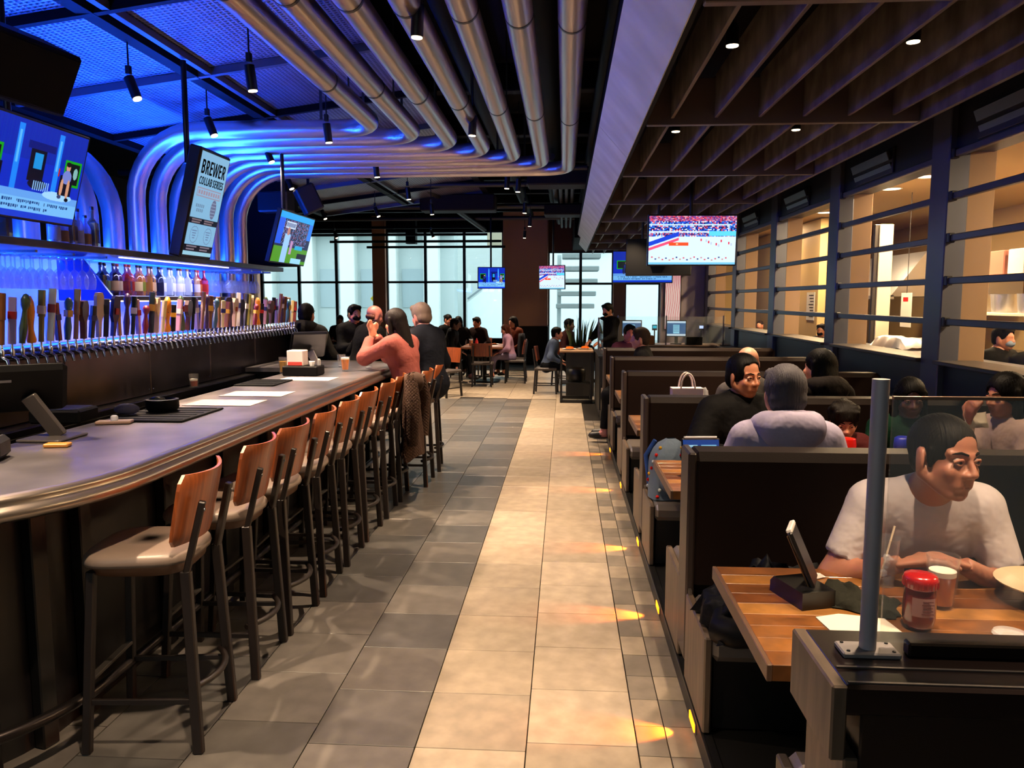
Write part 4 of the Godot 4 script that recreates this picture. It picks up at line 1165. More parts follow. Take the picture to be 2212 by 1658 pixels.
# ---------------------------------------------------------------- far dining area, counter, kitchen
func make_far_dining() -> void:
	var wood := mat(Color(0.52, 0.24, 0.11), 0.4, 0, {"tex": "grain", "world": true, "scale": 3.0})
	var frame := mat(Color(0.05, 0.035, 0.032), 0.45)
	var topm := mat(Color(0.45, 0.27, 0.16), 0.4)
	var c := thing("dining_chair", "", "chair", Vector3.ZERO, 0.0, "dining chairs past the bar")
	part(c, "seat", mb().box(Vector3(0, 0.455, 0), Vector3(0.42, 0.05, 0.42), 0.015), mat(Color(0.22, 0.19, 0.18), 0.5))
	var rows: Array = []
	for i in 6:
		var r: Array = []
		for j in 9:
			var tx := j / 8.0 * 2.0 - 1.0
			var ty := i / 5.0
			r.append(Vector3(tx * 0.205, 0.60 + 0.26 * ty, 0.20 + 0.04 * ty - 0.04 * tx * tx))
		rows.append(r)
	part(c, "backrest", mb().slab_grid(rows, Vector3(0, 0, -0.012)), wood)
	for s in [-1.0, 1.0]:
		part(c, "rear_leg", mb().bar(Vector3(s * 0.19, 0, 0.22), Vector3(s * 0.17, 0.45, 0.19), 0.032, 0.032, 0.003).bar(Vector3(s * 0.17, 0.44, 0.19), Vector3(s * 0.16, 0.82, 0.245), 0.028, 0.024, 0.003), frame)
		part(c, "front_leg", mb().bar(Vector3(s * 0.18, 0, -0.19), Vector3(s * 0.17, 0.44, -0.17), 0.032, 0.032, 0.003), frame)
		part(c, "side_stretcher", mb().bar(Vector3(s * 0.185, 0.16, 0.2), Vector3(s * 0.18, 0.16, -0.18), 0.014, 0.02, 0.002), frame)
	# facing: turn 0 has the sitter look toward -z
	var spots := [[-1.62, -15.35, 0.0, "with its wooden back toward the aisle, before the sunlit table"], [-1.02, -16.05, PI / 2, "under the girl in the pink top"], [-2.35, -16.1, -PI / 2, "on the bar side of the table nearest the aisle"], [-1.05, -16.85, PI / 2, "beside the pink girl's chair toward the window"], [-2.75, -14.35, 0.2, "with its back to the bar, beside the older man"], [-2.1, -13.6, 2.6, "alone just past the last bar stool"]]
	spots.append_array([[0.02, -15.62, 1.2 + PI, "under the diner in maroon by the plant"], [-0.32, -14.25, 1.5 + PI, "under the diner in blue-grey by the serving table"]])
	for i in spots.size():
		var s: Array = spots[i]
		var lab: String = "dark framed wood-backed dining chair " + s[3]
		if i == 0:
			c.position = Vector3(s[0], 0, s[1]); c.rotation.y = s[2]; c.set_meta("label", lab)
		else:
			copy_of(c, "dining_chair", Vector3(s[0], 0, s[1]), s[2], lab)
	chair_proto = c
	var t := thing("dining_table", "", "table", Vector3.ZERO, 0.0, "dining tables past the bar")
	part(t, "table_top", mb().box(Vector3(0, 0.735, 0), Vector3(0.86, 0.04, 1.3), 0.006), topm)
	part(t, "pedestal", mb().tube([Vector3(0, 0.02, 0), Vector3(0, 0.715, 0)], 0.045, 12), frame)
	part(t, "foot_plate", mb().box(Vector3(0, 0.012, 0), Vector3(0.6, 0.024, 0.6), 0.006), frame)
	var ts := [[-1.68, -16.3, 0.0, "nearest the aisle, spread with plates and papers"], [-3.2, -15.0, 0.0, "behind the older man's shoulder"], [-2.8, -18.7, PI / 2, "under the middle windows"], [-4.9, -18.6, PI / 2, "under the left windows"]]
	for i in ts.size():
		var lab2: String = "wood-topped dining table " + ts[i][3]
		if i == 0:
			t.position = Vector3(ts[0][0], 0, ts[0][1]); t.set_meta("label", lab2)
		else:
			copy_of(t, "dining_table", Vector3(ts[i][0], 0, ts[i][1]), ts[i][2], lab2)
	# things on the nearest table
	var white := mat(Color(0.85, 0.84, 0.83), 0.5)
	for p in [[-1.62, -15.85, 0.12, "white plate at the aisle end of the far dining table"], [-1.85, -16.2, 0.13, "white plate in the middle of the far dining table"], [-1.5, -16.5, 0.11, "white plate before the pink girl on the far table"]]:
		var pl := thing("plate", p[3], "plate", Vector3(p[0], 0.757, p[1]))
		part(pl, "dish", mb().lathe([Vector2(0, 0), Vector2(p[2] * 0.6, 0), Vector2(p[2], 0.018), Vector2(p[2], 0.021), Vector2(p[2] * 0.6, 0.006), Vector2(0, 0.006)], 20), white)
		part(pl, "food", mb().ball(Vector3(0.01, 0.018, 0), Vector3(p[2] * 0.45, 0.02, p[2] * 0.4), 10, 6), mat(Color(0.62, 0.32, 0.12), 0.7))
	solo("menu_sheet", "white menu sheet lying on the far dining table", "menu", mb().box(Vector3(0, 0.001, 0), Vector3(0.22, 0.002, 0.30)), mat(Color(0.85, 0.78, 0.80), 0.7), "", Vector3(-1.45, 0.757, -16.1), 0.4)
	beer_glass(Vector3(-1.9, 0.757, -15.75), 0.17, 0.035, 0.045, 0.8, "tall glass of orange beer on the far dining table", Color(0.75, 0.40, 0.06), 0.012)
	var kb := solo("ketchup_bottle", "red ketchup bottle on the far dining table", "bottle", mb().lathe([Vector2(0, 0), Vector2(0.033, 0), Vector2(0.035, 0.02), Vector2(0.033, 0.11), Vector2(0.014, 0.15), Vector2(0.012, 0.175), Vector2(0, 0.175)], 14), mat(Color(0.65, 0.05, 0.03), 0.3), "", Vector3(-1.78, 0.757, -15.72))
	kb.set_meta("label", "red ketchup bottle on the far dining table")
	# blue jacket on the chair back by the column
	var j := thing("hung_jacket", "dark grey jacket hung over a chair beside the tan column", "jacket", Vector3(-0.93, 0, -16.9))
	var rw: Array = []
	for i in 9:
		var r2: Array = []
		for k in 13:
			var a := HEX * k / 12.0
			var ty := i / 8.0
			var rad := 0.13 + 0.06 * sin(ty * 2.2) + 0.015 * sin(a * 5 + ty * 3)
			r2.append(Vector3(cos(a) * rad * 0.5, 0.98 - 0.55 * ty, sin(a) * rad * 1.3))
		rw.append(r2)
	rw.push_front(r_const(Vector3(0, 0.99, 0), 13))
	part(j, "cloth", mb().grid(rw), mat(Color(0.10, 0.10, 0.12), 0.8))
	# high table at the aisle with plates, by the booths' far end
	var h := thing("serving_table", "black framed high table carrying plates of food beside the potted plant", "table", Vector3(0.20, 0, -13.15))
	part(h, "table_top", mb().box(Vector3(0, 0.86, 0), Vector3(0.56, 0.035, 0.62), 0.006), mat(Color(0.58, 0.45, 0.32), 0.45))
	for sx in [-0.25, 0.25]:
		for sz in [-0.27, 0.27]:
			part(h, "leg", mb().box(Vector3(sx, 0.42, sz), Vector3(0.035, 0.84, 0.035), 0.003), frame)
		part(h, "base_rail", mb().box(Vector3(sx, 0.03, 0), Vector3(0.04, 0.05, 0.58), 0.003), frame)
	part(h, "base_rail", mb().box(Vector3(0, 0.03, 0.27), Vector3(0.5, 0.05, 0.04), 0.003), frame)
	part(h, "base_rail", mb().box(Vector3(0, 0.03, -0.27), Vector3(0.5, 0.05, 0.04), 0.003), frame)
	part(h, "lower_shelf", mb().box(Vector3(0, 0.32, 0), Vector3(0.48, 0.02, 0.5)), frame)
	for q in [[0.08, -13.05, "plate of orange food on the serving table"], [0.34, -13.2, "plate with fried food and greens on the serving table"]]:
		var pl2 := thing("plate", q[2], "plate", Vector3(q[0], 0.879, q[1]))
		part(pl2, "dish", mb().lathe([Vector2(0, 0), Vector2(0.07, 0), Vector2(0.12, 0.015), Vector2(0.12, 0.018), Vector2(0.07, 0.005), Vector2(0, 0.005)], 20), white)
		part(pl2, "food", mb().ball(Vector3(0.01, 0.025, 0), Vector3(0.07, 0.03, 0.06), 10, 6).ball(Vector3(-0.03, 0.02, 0.03), Vector3(0.035, 0.02, 0.03), 8, 5), mat(Color(0.80, 0.36, 0.06), 0.7))
	solo("stockpot", "black pot standing on the lower shelf of the serving table", "pot", mb().lathe([Vector2(0, 0.0), Vector2(0.14, 0.0), Vector2(0.16, 0.05), Vector2(0.16, 0.20), Vector2(0.13, 0.24), Vector2(0, 0.24)], 16), mat(Color(0.02, 0.02, 0.022), 0.4), "", Vector3(0.20, 0.331, -13.15))
	# snake plant
	var pt := thing("potted_plant", "spiky green snake plant in a dark planter by the far windows", "plant", Vector3(0.28, 0, -13.95))
	part(pt, "planter", mb().box(Vector3(0, 0.44, 0), Vector3(0.5, 0.88, 0.3), 0.01), frame)
	part(pt, "soil", mb().box(Vector3(0, 0.885, 0), Vector3(0.44, 0.02, 0.24)), mat(Color(0.06, 0.045, 0.035), 0.9))
	rng.seed = 77
	for k in 26:
		var bx := rng.randf_range(-0.18, 0.18)
		var bz := rng.randf_range(-0.08, 0.08)
		var ln := rng.randf_range(0.30, 0.56)
		var lean := Vector3(bx * 0.45 + rng.randf_range(-0.05, 0.05), ln, rng.randf_range(-0.05, 0.05))
		var yaw := rng.randf_range(0, PI)
		var side := Vector3(cos(yaw), 0, sin(yaw)) * 0.020
		var b0 := Vector3(bx, 0.89, bz)
		var lm := mb()
		var prev: Array = []
		for s2 in 5:
			var tt := s2 / 4.0
			var cpt := b0 + Vector3(lean.x * tt * tt, ln * tt, lean.z * tt)
			var ww := side * (1.0 - 0.9 * tt * tt) 
			var fold := side.cross(Vector3.UP) * 0.35 * (1.0 - tt)
			prev.append([cpt - ww, cpt + fold, cpt + ww])
		lm.grid(prev)
		part(pt, "leaf", lm, mat([Color(0.16, 0.27, 0.08), Color(0.22, 0.33, 0.10), Color(0.30, 0.36, 0.12)][k % 3], 0.45))

func r_const(p: Vector3, k: int) -> Array:
	var a: Array = []
	for i in k: a.append(p + Vector3(0.0001 * cos(i), 0, 0.0001 * sin(i)))
	return a

func make_service_counter() -> void:
	var dark := mat(Color(0.035, 0.03, 0.035), 0.45)
	var steel := mat(Color(0.42, 0.40, 0.42), 0.3, 0.8)
	var c := thing("service_counter", "dark service counter with a pale top past the last booth", "counter", Vector3(1.9, 0, -14.3))
	part(c, "body", mb().box(Vector3(0, 0.44, 0), Vector3(2.0, 0.88, 0.6), 0.006), dark)
	part(c, "top", mb().box(Vector3(0, 0.895, 0), Vector3(2.06, 0.03, 0.66), 0.005), mat(Color(0.40, 0.34, 0.30), 0.4))
	var p := thing("partition", "dark half wall beside the serving table at the end of the booths", "partition", Vector3(0.56, 0, -12.2))
	part(p, "body", mb().box(Vector3(0, 0.43, 0), Vector3(0.10, 0.86, 1.7), 0.006), dark)
	part(p, "cap", mb().box(Vector3(0, 0.875, 0), Vector3(0.13, 0.03, 1.74), 0.005), dark)
	part(p, "post", mb().tube([Vector3(0, 0.89, -0.6), Vector3(0, 1.42, -0.6)], 0.018, 12), steel)
	part(p, "pane", mb().box(Vector3(0, 1.15, 0.1), Vector3(0.008, 0.5, 1.3)), glass_pane(Color(0.8, 0.85, 0.85), 0.08))
	var g := thing("divider_glass", "clear divider in slim posts standing on the service counter", "glass divider", Vector3(1.9, 0.91, -13.99))
	for x in [-0.95, -0.1, 0.9]:
		part(g, "post", mb().tube([Vector3(x, 0, 0), Vector3(x, 0.52, 0)], 0.013, 10), steel)
	part(g, "pane", mb().box(Vector3(-0.02, 0.26, 0), Vector3(1.9, 0.48, 0.008)), glass_pane(Color(0.8, 0.85, 0.85), 0.08))
	var k := 0
	for x in [1.22, 2.02]:
		var m := thing("monitor", ["order terminal with a lit blue screen behind the standing server", "order terminal with a lit screen of buttons on the service counter"][k], "monitor", Vector3(x, 0.91, -14.28), -0.2)
		part(m, "stand", mb().box(Vector3(0, 0.07, -0.03), Vector3(0.06, 0.14, 0.05), 0.005).box(Vector3(0, 0.008, 0), Vector3(0.2, 0.016, 0.16), 0.004), dark)
		part(m, "case", mb().box(Vector3(0, 0.28, 0), Vector3(0.36, 0.30, 0.03), 0.006), dark)
		var im := Image.create(36, 30, false, Image.FORMAT_RGB8)
		im.fill(Color(0.20, 0.36, 0.52))
		im.fill_rect(Rect2i(0, 0, 36, 4), Color(0.75, 0.85, 0.9))
		im.fill_rect(Rect2i(12, 7, 12, 18), Color(0.55, 0.8, 0.88))
		for yy in 5: im.fill_rect(Rect2i(13, 8 + yy * 3, 10, 1), Color(0.25, 0.42, 0.55))
		im.fill_rect(Rect2i(0, 26, 36, 4), Color(0.75, 0.82, 0.85))
		part(m, "screen_display", screen_mesh(0.33, 0.265, 0.0165, 0.28), screen_mat(im, 1.2))
		k += 1
	for q in [[1.62, "small card reader with a teal glowing screen", Color(0.1, 0.6, 0.7)], [2.45, "small card reader with a white and blue glowing screen", Color(0.7, 0.8, 1.0)]]:
		var r := thing("card_reader", q[1], "card reader", Vector3(q[0], 0.91, -14.2))
		part(r, "stem", mb().tube([Vector3(0, 0, 0), Vector3(0, 0.26, 0)], 0.012, 8), dark)
		part(r, "case", mb().box(Vector3(0, 0.30, 0), Vector3(0.09, 0.10, 0.03), 0.006), dark)
		part(r, "screen_display", mb().box(Vector3(0, 0.31, 0.0165), Vector3(0.07, 0.05, 0.002)), mat(q[2], 0.3, 0, {"glow": 1.3, "glow_color": q[2]}))
	for q in [[1.45, "low cardboard-brown box on the service counter", Color(0.30, 0.20, 0.12), 0.16], [2.3, "black bin on the service counter below the card reader", Color(0.03, 0.03, 0.03), 0.14]]:
		solo("counter_box", q[1], "box", mb().box(Vector3(0, q[3] / 2, 0), Vector3(0.28, q[3], 0.2), 0.006), mat(q[2], 0.6), "", Vector3(q[0], 0.911, -14.08))
	# tall art poster, vertical red and white streaks
	var im2 := Image.create(24, 80, false, Image.FORMAT_RGB8)
	rng.seed = 5
	for x in 24:
		for y in 80:
			var u := absf(sin(x * 0.9 + sin(y * 0.12) * 1.4))
			var c2 := Color(0.85, 0.45, 0.45).lerp(Color(0.95, 0.88, 0.82), u)
			if y < 30: c2 = c2.lerp(Color(0.7, 0.3, 0.45), 0.5 * (1.0 - y / 30.0))
			im2.set_pixel(x, y, c2)
	var sg := thing("light_sign", "tall glowing panel with vertical red and white streaks on the far wall", "sign", Vector3(2.32, 0, -17.07))
	part(sg, "case", mb().box(Vector3(0, 1.75, 0), Vector3(0.36, 1.40, 0.05), 0.006), dark)
	part(sg, "sign_display", screen_mesh(0.32, 1.34, 0.027, 1.75), screen_mat(im2, 0.8))

func screen_mesh(w: float, h: float, z: float, y: float) -> MB:
	var m := mb()
	m.quad(Vector3(-w / 2, y - h / 2, z), Vector3(w / 2, y - h / 2, z), Vector3(w / 2, y + h / 2, z), Vector3(-w / 2, y + h / 2, z))
	return m

func screen_mat(im: Image, e: float) -> StandardMaterial3D:
	var m := StandardMaterial3D.new()
	m.albedo_color = Color(0.01, 0.01, 0.012)
	m.roughness = 0.25
	m.emission_enabled = true
	m.emission = Color(1, 1, 1)
	m.emission_operator = BaseMaterial3D.EMISSION_OP_MULTIPLY
	m.emission_texture = ImageTexture.create_from_image(im)
	m.emission_energy_multiplier = e
	return m

func make_kitchen() -> void:
	var cream := mat(Color(0.80, 0.68, 0.48), 0.7)
	var pale := mat(Color(0.82, 0.78, 0.70), 0.6)
	var steel := mat(Color(0.62, 0.62, 0.64), 0.28, 0.9)
	var w := structure("wall_kitchen")
	part(w, "back_wall", mb().box(Vector3(6.4, 1.7, -8.5), Vector3(0.2, 3.4, 19.5)), cream)
	part(w, "end_wall", mb().box(Vector3(4.9, 1.7, -18.0), Vector3(3.4, 3.4, 0.2)), cream)
	part(w, "near_wall", mb().box(Vector3(4.9, 1.7, 0.9), Vector3(3.4, 3.4, 0.2)), cream)
	part(w, "inner_wall", mb().box(Vector3(4.14, 1.5, -15.45), Vector3(0.12, 3.0, 5.0)), cream)
	part(w, "soffit", mb().box(Vector3(4.9, 3.12, -8.5), Vector3(3.4, 0.2, 19.5)), mat(Color(0.80, 0.68, 0.50), 0.8))
	var f := structure("floor_kitchen")
	part(f, "slab", mb().box(Vector3(4.9, -0.1, -8.5), Vector3(3.4, 0.2, 19.5)), mat(Color(0.35, 0.28, 0.24), 0.7))
	var lens := mat(Color(1, 0.95, 0.85), 0.4, 0, {"glow": 5.0, "glow_color": Color(1.0, 0.90, 0.74)})
	var kc := Color(1.0, 0.86, 0.66)
	var k := 0
	for q in [[3.85, -8.76, "nearer of the two round kitchen lights in the third window"], [3.85, -9.69, "farther of the two round kitchen lights in the third window"], [3.9, -12.2, "round kitchen ceiling light behind the farther windows"], [3.9, -14.6, "round kitchen ceiling light behind the farthest window"], [4.4, -5.6, "round kitchen ceiling light behind the widest window"], [5.4, -7.4, "round kitchen ceiling light over the steel hood"], [4.4, -3.2, "round kitchen ceiling light near the camera end of the kitchen"]]:
		var t := thing("kitchen_light", q[2], "ceiling light", Vector3(q[0], 3.0, q[1]), 0.0, "kitchen ceiling lights")
		part(t, "rim", mb().lathe([Vector2(0.10, 0.018), Vector2(0.125, 0.004), Vector2(0.125, 0.018)], 20), pale)
		part(t, "lens_light", mb().tube([Vector3(0, 0.006, 0), Vector3(0, 0.016, 0)], 0.10, 20), lens)
		area(t, Vector3(0, -0.004, 0), Vector3.DOWN, Vector2(0.18, 0.18), KITCHEN_E, kc)
		k += 1
	# steel hood and shelves
	var h := thing("extractor_hood", "large stainless kitchen hood seen through the third window", "hood", Vector3(5.35, 0, -11.9))
	part(h, "canopy", mb().prism(PackedVector2Array([Vector2(-1.0, 1.75), Vector2(0.7, 1.75), Vector2(0.7, 2.35), Vector2(-0.55, 2.35)]), 2.2, Transform3D(Basis(), Vector3(0, 0, -1.1))), steel)
	part(h, "lip", mb().box(Vector3(-0.98, 1.74, 0), Vector3(0.06, 0.06, 2.2), 0.005), steel)
	var cz := thing("kitchen_line", "stainless kitchen counter with food wells behind the windows", "counter", Vector3(5.7, 0, -8.2))
	part(cz, "body", mb().box(Vector3(0, 0.5, 0), Vector3(0.6, 1.0, 5.2), 0.01), steel)
	part(cz, "top", mb().box(Vector3(0, 1.02, 0), Vector3(0.7, 0.04, 5.3), 0.006), steel)
	part(cz, "back_shelf", mb().box(Vector3(0.2, 1.62, 1.4), Vector3(0.35, 0.03, 2.2), 0.005), steel)
	for z in [0.4, 2.4]:
		part(cz, "shelf_post", mb().box(Vector3(0.2, 1.32, z), Vector3(0.03, 0.6, 0.03)), steel)
	for z2 in 3:
		part(cz, "pan", mb().box(Vector3(-0.05, 1.07, -1.2 + 0.55 * z2), Vector3(0.4, 0.06, 0.45), 0.01), mat(Color(0.8, 0.8, 0.8), 0.3, 0.7))
	var sh := thing("kitchen_shelf", "white shelf unit of kitchen boxes seen through the widest window", "shelf", Vector3(4.75, 0, -8.6))
	for y in [1.05, 1.55, 1.95]:
		part(sh, "board", mb().box(Vector3(0, y, 0), Vector3(0.36, 0.03, 2.3), 0.004), pale)
	for z in [-1.1, 1.1]:
		for x in [-0.16, 0.16]:
			part(sh, "post", mb().box(Vector3(x, 1.15, z), Vector3(0.03, 2.3, 0.03)), steel)
	for i in 6:
		var cc: Color = [Color(0.85, 0.86, 0.88), Color(0.40, 0.44, 0.48), Color(0.75, 0.74, 0.72), Color(0.62, 0.40, 0.34), Color(0.80, 0.82, 0.84), Color(0.55, 0.56, 0.58)][i]
		solo("storage_box", "%s storage box on the top board of the kitchen shelf unit" % ordinal(i), "box", mb().box(Vector3(0, 0.13, 0), Vector3(0.28, 0.26, 0.30), 0.01), mat(cc, 0.6), "boxes on the kitchen shelf", Vector3(4.75, 1.966, -7.65 - 0.37 * i))
	for i in 4:
		solo("steel_tub", "%s steel tub on the middle board of the kitchen shelf unit" % ordinal(i), "tub", mb().lathe([Vector2(0, 0), Vector2(0.12, 0), Vector2(0.14, 0.20), Vector2(0.13, 0.20), Vector2(0.11, 0.01), Vector2(0, 0.01)], 16), mat(Color(0.75, 0.75, 0.77), 0.3, 0.7), "tubs on the kitchen shelf", Vector3(4.75, 1.566, -7.8 - 0.5 * i))
	var wp := thing("kitchen_post", "white tiled post standing inside the third kitchen window", "post", Vector3(3.83, 0, -9.75))
	part(wp, "shaft", mb().box(Vector3(0, 1.3, 0), Vector3(0.16, 2.6, 0.10), 0.006), pale)
	part(wp, "dark_edge", mb().box(Vector3(-0.11, 1.3, 0.0), Vector3(0.04, 2.6, 0.06), 0.004), mat(Color(0.16, 0.13, 0.11), 0.5))
	var fr := thing("kitchen_cooler", "white kitchen refrigerator behind the widest window", "refrigerator", Vector3(5.9, 0, -4.3))
	part(fr, "body", mb().box(Vector3(0, 0.8, 0), Vector3(0.7, 1.6, 1.6), 0.02), pale)
	part(fr, "door", mb().box(Vector3(-0.36, 0.8, 0.4), Vector3(0.03, 1.5, 0.76), 0.008), pale)
	part(fr, "door", mb().box(Vector3(-0.36, 0.8, -0.4), Vector3(0.03, 1.5, 0.76), 0.008), pale)
	# paper notices
	var paper := mat(Color(0.88, 0.86, 0.82), 0.7)
	var ink := mat(Color(0.15, 0.14, 0.14), 0.7)
	var n1 := thing("wall_notice", "white paper list of printed lines on the kitchen wall", "notice", Vector3(4.076, 1.60, -13.3))
	part(n1, "sheet", mb().box(Vector3(0, 0, 0), Vector3(0.004, 0.46, 0.42)), paper)
	for r in 8:
		part(n1, "print_line", mb().box(Vector3(-0.0028, 0.18 - 0.05 * r, 0.03 + 0.02 * (r % 3)), Vector3(0.001, 0.014, 0.24 - 0.03 * (r % 3))), ink)
	var n2 := thing("wall_notice", "white notice with a red logo stuck to the third kitchen window", "notice", Vector3(4.2, 1.58, -9.94))
	part(n2, "sheet", mb().box(Vector3(0, 0, 0), Vector3(0.004, 0.42, 0.30)), paper)
	part(n2, "logo", mb().box(Vector3(-0.0028, 0.13, -0.02), Vector3(0.001, 0.05, 0.14)), mat(Color(0.75, 0.10, 0.07), 0.6))
	part(n2, "hanger", mb().tube([Vector3(0, 0.2, 0), Vector3(0, 1.42, 0)], 0.004, 6), ink)
	var ps := thing("pass_shelf", "steel pass shelf just inside the kitchen windows", "shelf", Vector3(3.49, 0, -7.6))
	part(ps, "board", mb().box(Vector3(-0.03, 1.185, 0), Vector3(0.26, 0.02, 6.2), 0.004), steel)
	for z in [-2.9, 0.0, 2.9]:
		part(ps, "leg", mb().box(Vector3(0.1, 0.587, z), Vector3(0.04, 1.175, 0.04)), steel)
	var bag := thing("foil_tray", "silver foil-covered tray on the kitchen sill in the third window", "tray", Vector3(3.50, 1.178, -8.4))
	var rows: Array = []
	rng.seed = 12
	for i in 8:
		var r2: Array = []
		for j in 10:
			var e: float = minf(minf(i, 7 - i), minf(j, 9 - j))
			r2.append(Vector3(-0.17 + 0.05 * i, 0.02 + (0.10 if e > 0 else 0.0) + rng.randf_range(0, 0.03), 0.35 - 0.08 * j))
		rows.append(r2)
	part(bag, "foil", mb().grid(rows), mat(Color(0.85, 0.85, 0.88), 0.3, 0.8))

# ---------------------------------------------------------------- screens
func ell(im: Image, cx: float, cy: float, rx: float, ry: float, c: Color) -> void:
	for y in range(maxi(0, int(cy - ry)), mini(im.get_height(), int(cy + ry) + 1)):
		for x in range(maxi(0, int(cx - rx)), mini(im.get_width(), int(cx + rx) + 1)):
			if pow((x - cx) / rx, 2) + pow((y - cy) / ry, 2) <= 1.0: im.set_pixel(x, y, c)

func talk_image() -> Image:
	var im := Image.create(320, 180, false, Image.FORMAT_RGB8)
	im.fill(Color(0.02, 0.16, 0.75))
	for x in range(0, 320, 3):
		im.fill_rect(Rect2i(x, 0, 2, 70), Color(0.02, 0.12 + 0.06 * (x % 5) / 5.0, 0.62))
	for x in [118, 232]:
		im.fill_rect(Rect2i(x, 8, 15, 122), Color(0.10, 0.50, 0.95))
		im.fill_rect(Rect2i(x + 4, 20, 6, 60), Color(0.35, 0.70, 1.0))
	im.fill_rect(Rect2i(150, 34, 78, 14), Color(0.02, 0.08, 0.45))
	im.fill_rect(Rect2i(160, 48, 44, 60), Color(0.02, 0.03, 0.12))
	im.fill_rect(Rect2i(172, 54, 24, 30), Color(0.10, 0.55, 0.85))
	for f in [[262, 52, 52, 52], [20, 52, 68, 50]]:
		im.fill_rect(Rect2i(f[0], f[1], f[2], f[3]), Color(0.05, 0.62, 0.10))
		im.fill_rect(Rect2i(f[0] + 5, f[1] + 5, f[2] - 10, f[3] - 10), Color(0.01, 0.05, 0.06))
	ell(im, 298, 76, 7, 12, Color(0.5, 0.7, 0.7))
	im.fill_rect(Rect2i(0, 128, 320, 24), Color(0.38, 0.62, 0.92))
	ell(im, 255, 128, 45, 9, Color(0.62, 0.82, 1.0))
	# two seated guests
	for g in [[274, Color(0.45, 0.50, 0.80), Color(0.80, 0.58, 0.46)], [72, Color(0.10, 0.16, 0.45), Color(0.06, 0.10, 0.35)]]:
		var gx: float = g[0]
		im.fill_rect(Rect2i(int(gx) - 20, 84, 40, 40), Color(0.01, 0.02, 0.10))
		ell(im, gx, 66, 7, 9, Color(0.80, 0.58, 0.48))
		ell(im, gx, 60, 7, 5, Color(0.06, 0.04, 0.04))
		ell(im, gx, 86, 14, 14, g[1])
		ell(im, gx - 12, 108, 5, 18, g[2])
		ell(im, gx + 8, 110, 5, 20, g[2])
		ell(im, gx + 10, 131, 6, 4, Color(0.03, 0.04, 0.1))
		ell(im, gx - 14, 127, 6, 4, Color(0.2, 0.25, 0.4))
	im.fill_rect(Rect2i(246, 72, 4, 16), Color(0.75, 0.12, 0.08))
	ell(im, 190, 112, 26, 10, Color(0.02, 0.04, 0.16))
	for x in range(180, 228, 6): im.fill_rect(Rect2i(x, 106, 3, 18), Color(0.55, 0.75, 0.95))
	im.fill_rect(Rect2i(0, 142, 320, 26), Color(0.45, 0.72, 0.95))
	rng.seed = 8
	for r in 2:
		var x2 := 24
		while x2 < (292 if r == 0 else 230):
			var w := rng.randi_range(2, 5)
			if rng.randf() > 0.18: im.fill_rect(Rect2i(x2, 146 + r * 11, w, rng.randi_range(4, 6)), Color(0.10, 0.25, 0.50))
			x2 += w + 2
	im.fill_rect(Rect2i(0, 168, 320, 12), Color(0.03, 0.22, 0.80))
	return im

func rink_image() -> Image:
	var im := Image.create(320, 180, false, Image.FORMAT_RGB8)
	im.fill(Color(0.80, 0.88, 0.95))
	rng.seed = 31
	for y in range(0, 74, 4):
		for x in range(0, 320, 5):
			var c: Color = [Color(0.10, 0.25, 0.75), Color(0.85, 0.30, 0.38), Color(0.80, 0.85, 0.95), Color(0.20, 0.50, 0.90), Color(0.05, 0.10, 0.35)][rng.randi() % 5]
			if y < 18: c = c.lerp(Color(0.85, 0.25, 0.35), 0.5)
			im.fill_rect(Rect2i(x, y, 5, 4), c)
	im.fill_rect(Rect2i(0, 30, 300, 5), Color(0.75, 0.85, 0.95))
	im.fill_rect(Rect2i(0, 56, 320, 6), Color(0.80, 0.86, 0.95))
	for k in 50:
		im.fill_rect(Rect2i(40 + k * 5, 64 + (k % 3), 3, 6), Color(0.75, 0.25, 0.40) if k % 2 == 0 else Color(0.15, 0.2, 0.5))
	im.fill_rect(Rect2i(220, 56, 100, 18), Color(0.35, 0.80, 0.95))
	for x in 110:
		var y2 := 130 - int(x * 0.35)
		im.fill_rect(Rect2i(x, y2 - 34, 1, 16), Color(0.10, 0.25, 0.80))
		im.fill_rect(Rect2i(x, y2 - 12, 1, 10), Color(0.92, 0.30, 0.45))
	im.fill_rect(Rect2i(74, 98, 72, 12), Color(0.92, 0.30, 0.15))
	im.fill_rect(Rect2i(100, 101, 8, 6), Color(0.95, 0.7, 0.5))
	for k in 9:
		im.fill_rect(Rect2i(190 + (k * 37) % 120, 84 + (k * 13) % 22, 5, 9), Color(0.85, 0.20, 0.30) if k % 2 == 0 else Color(0.7, 0.75, 0.85))
	for k in 22:
		im.fill_rect(Rect2i(10 + k * 13, 150 + (k * 7) % 12, 6, 5), [Color(0.80, 0.35, 0.40), Color(0.25, 0.30, 0.50), Color(0.75, 0.55, 0.55)][k % 3])
	im.fill_rect(Rect2i(0, 172, 320, 8), Color(0.45, 0.75, 0.90))
	return im

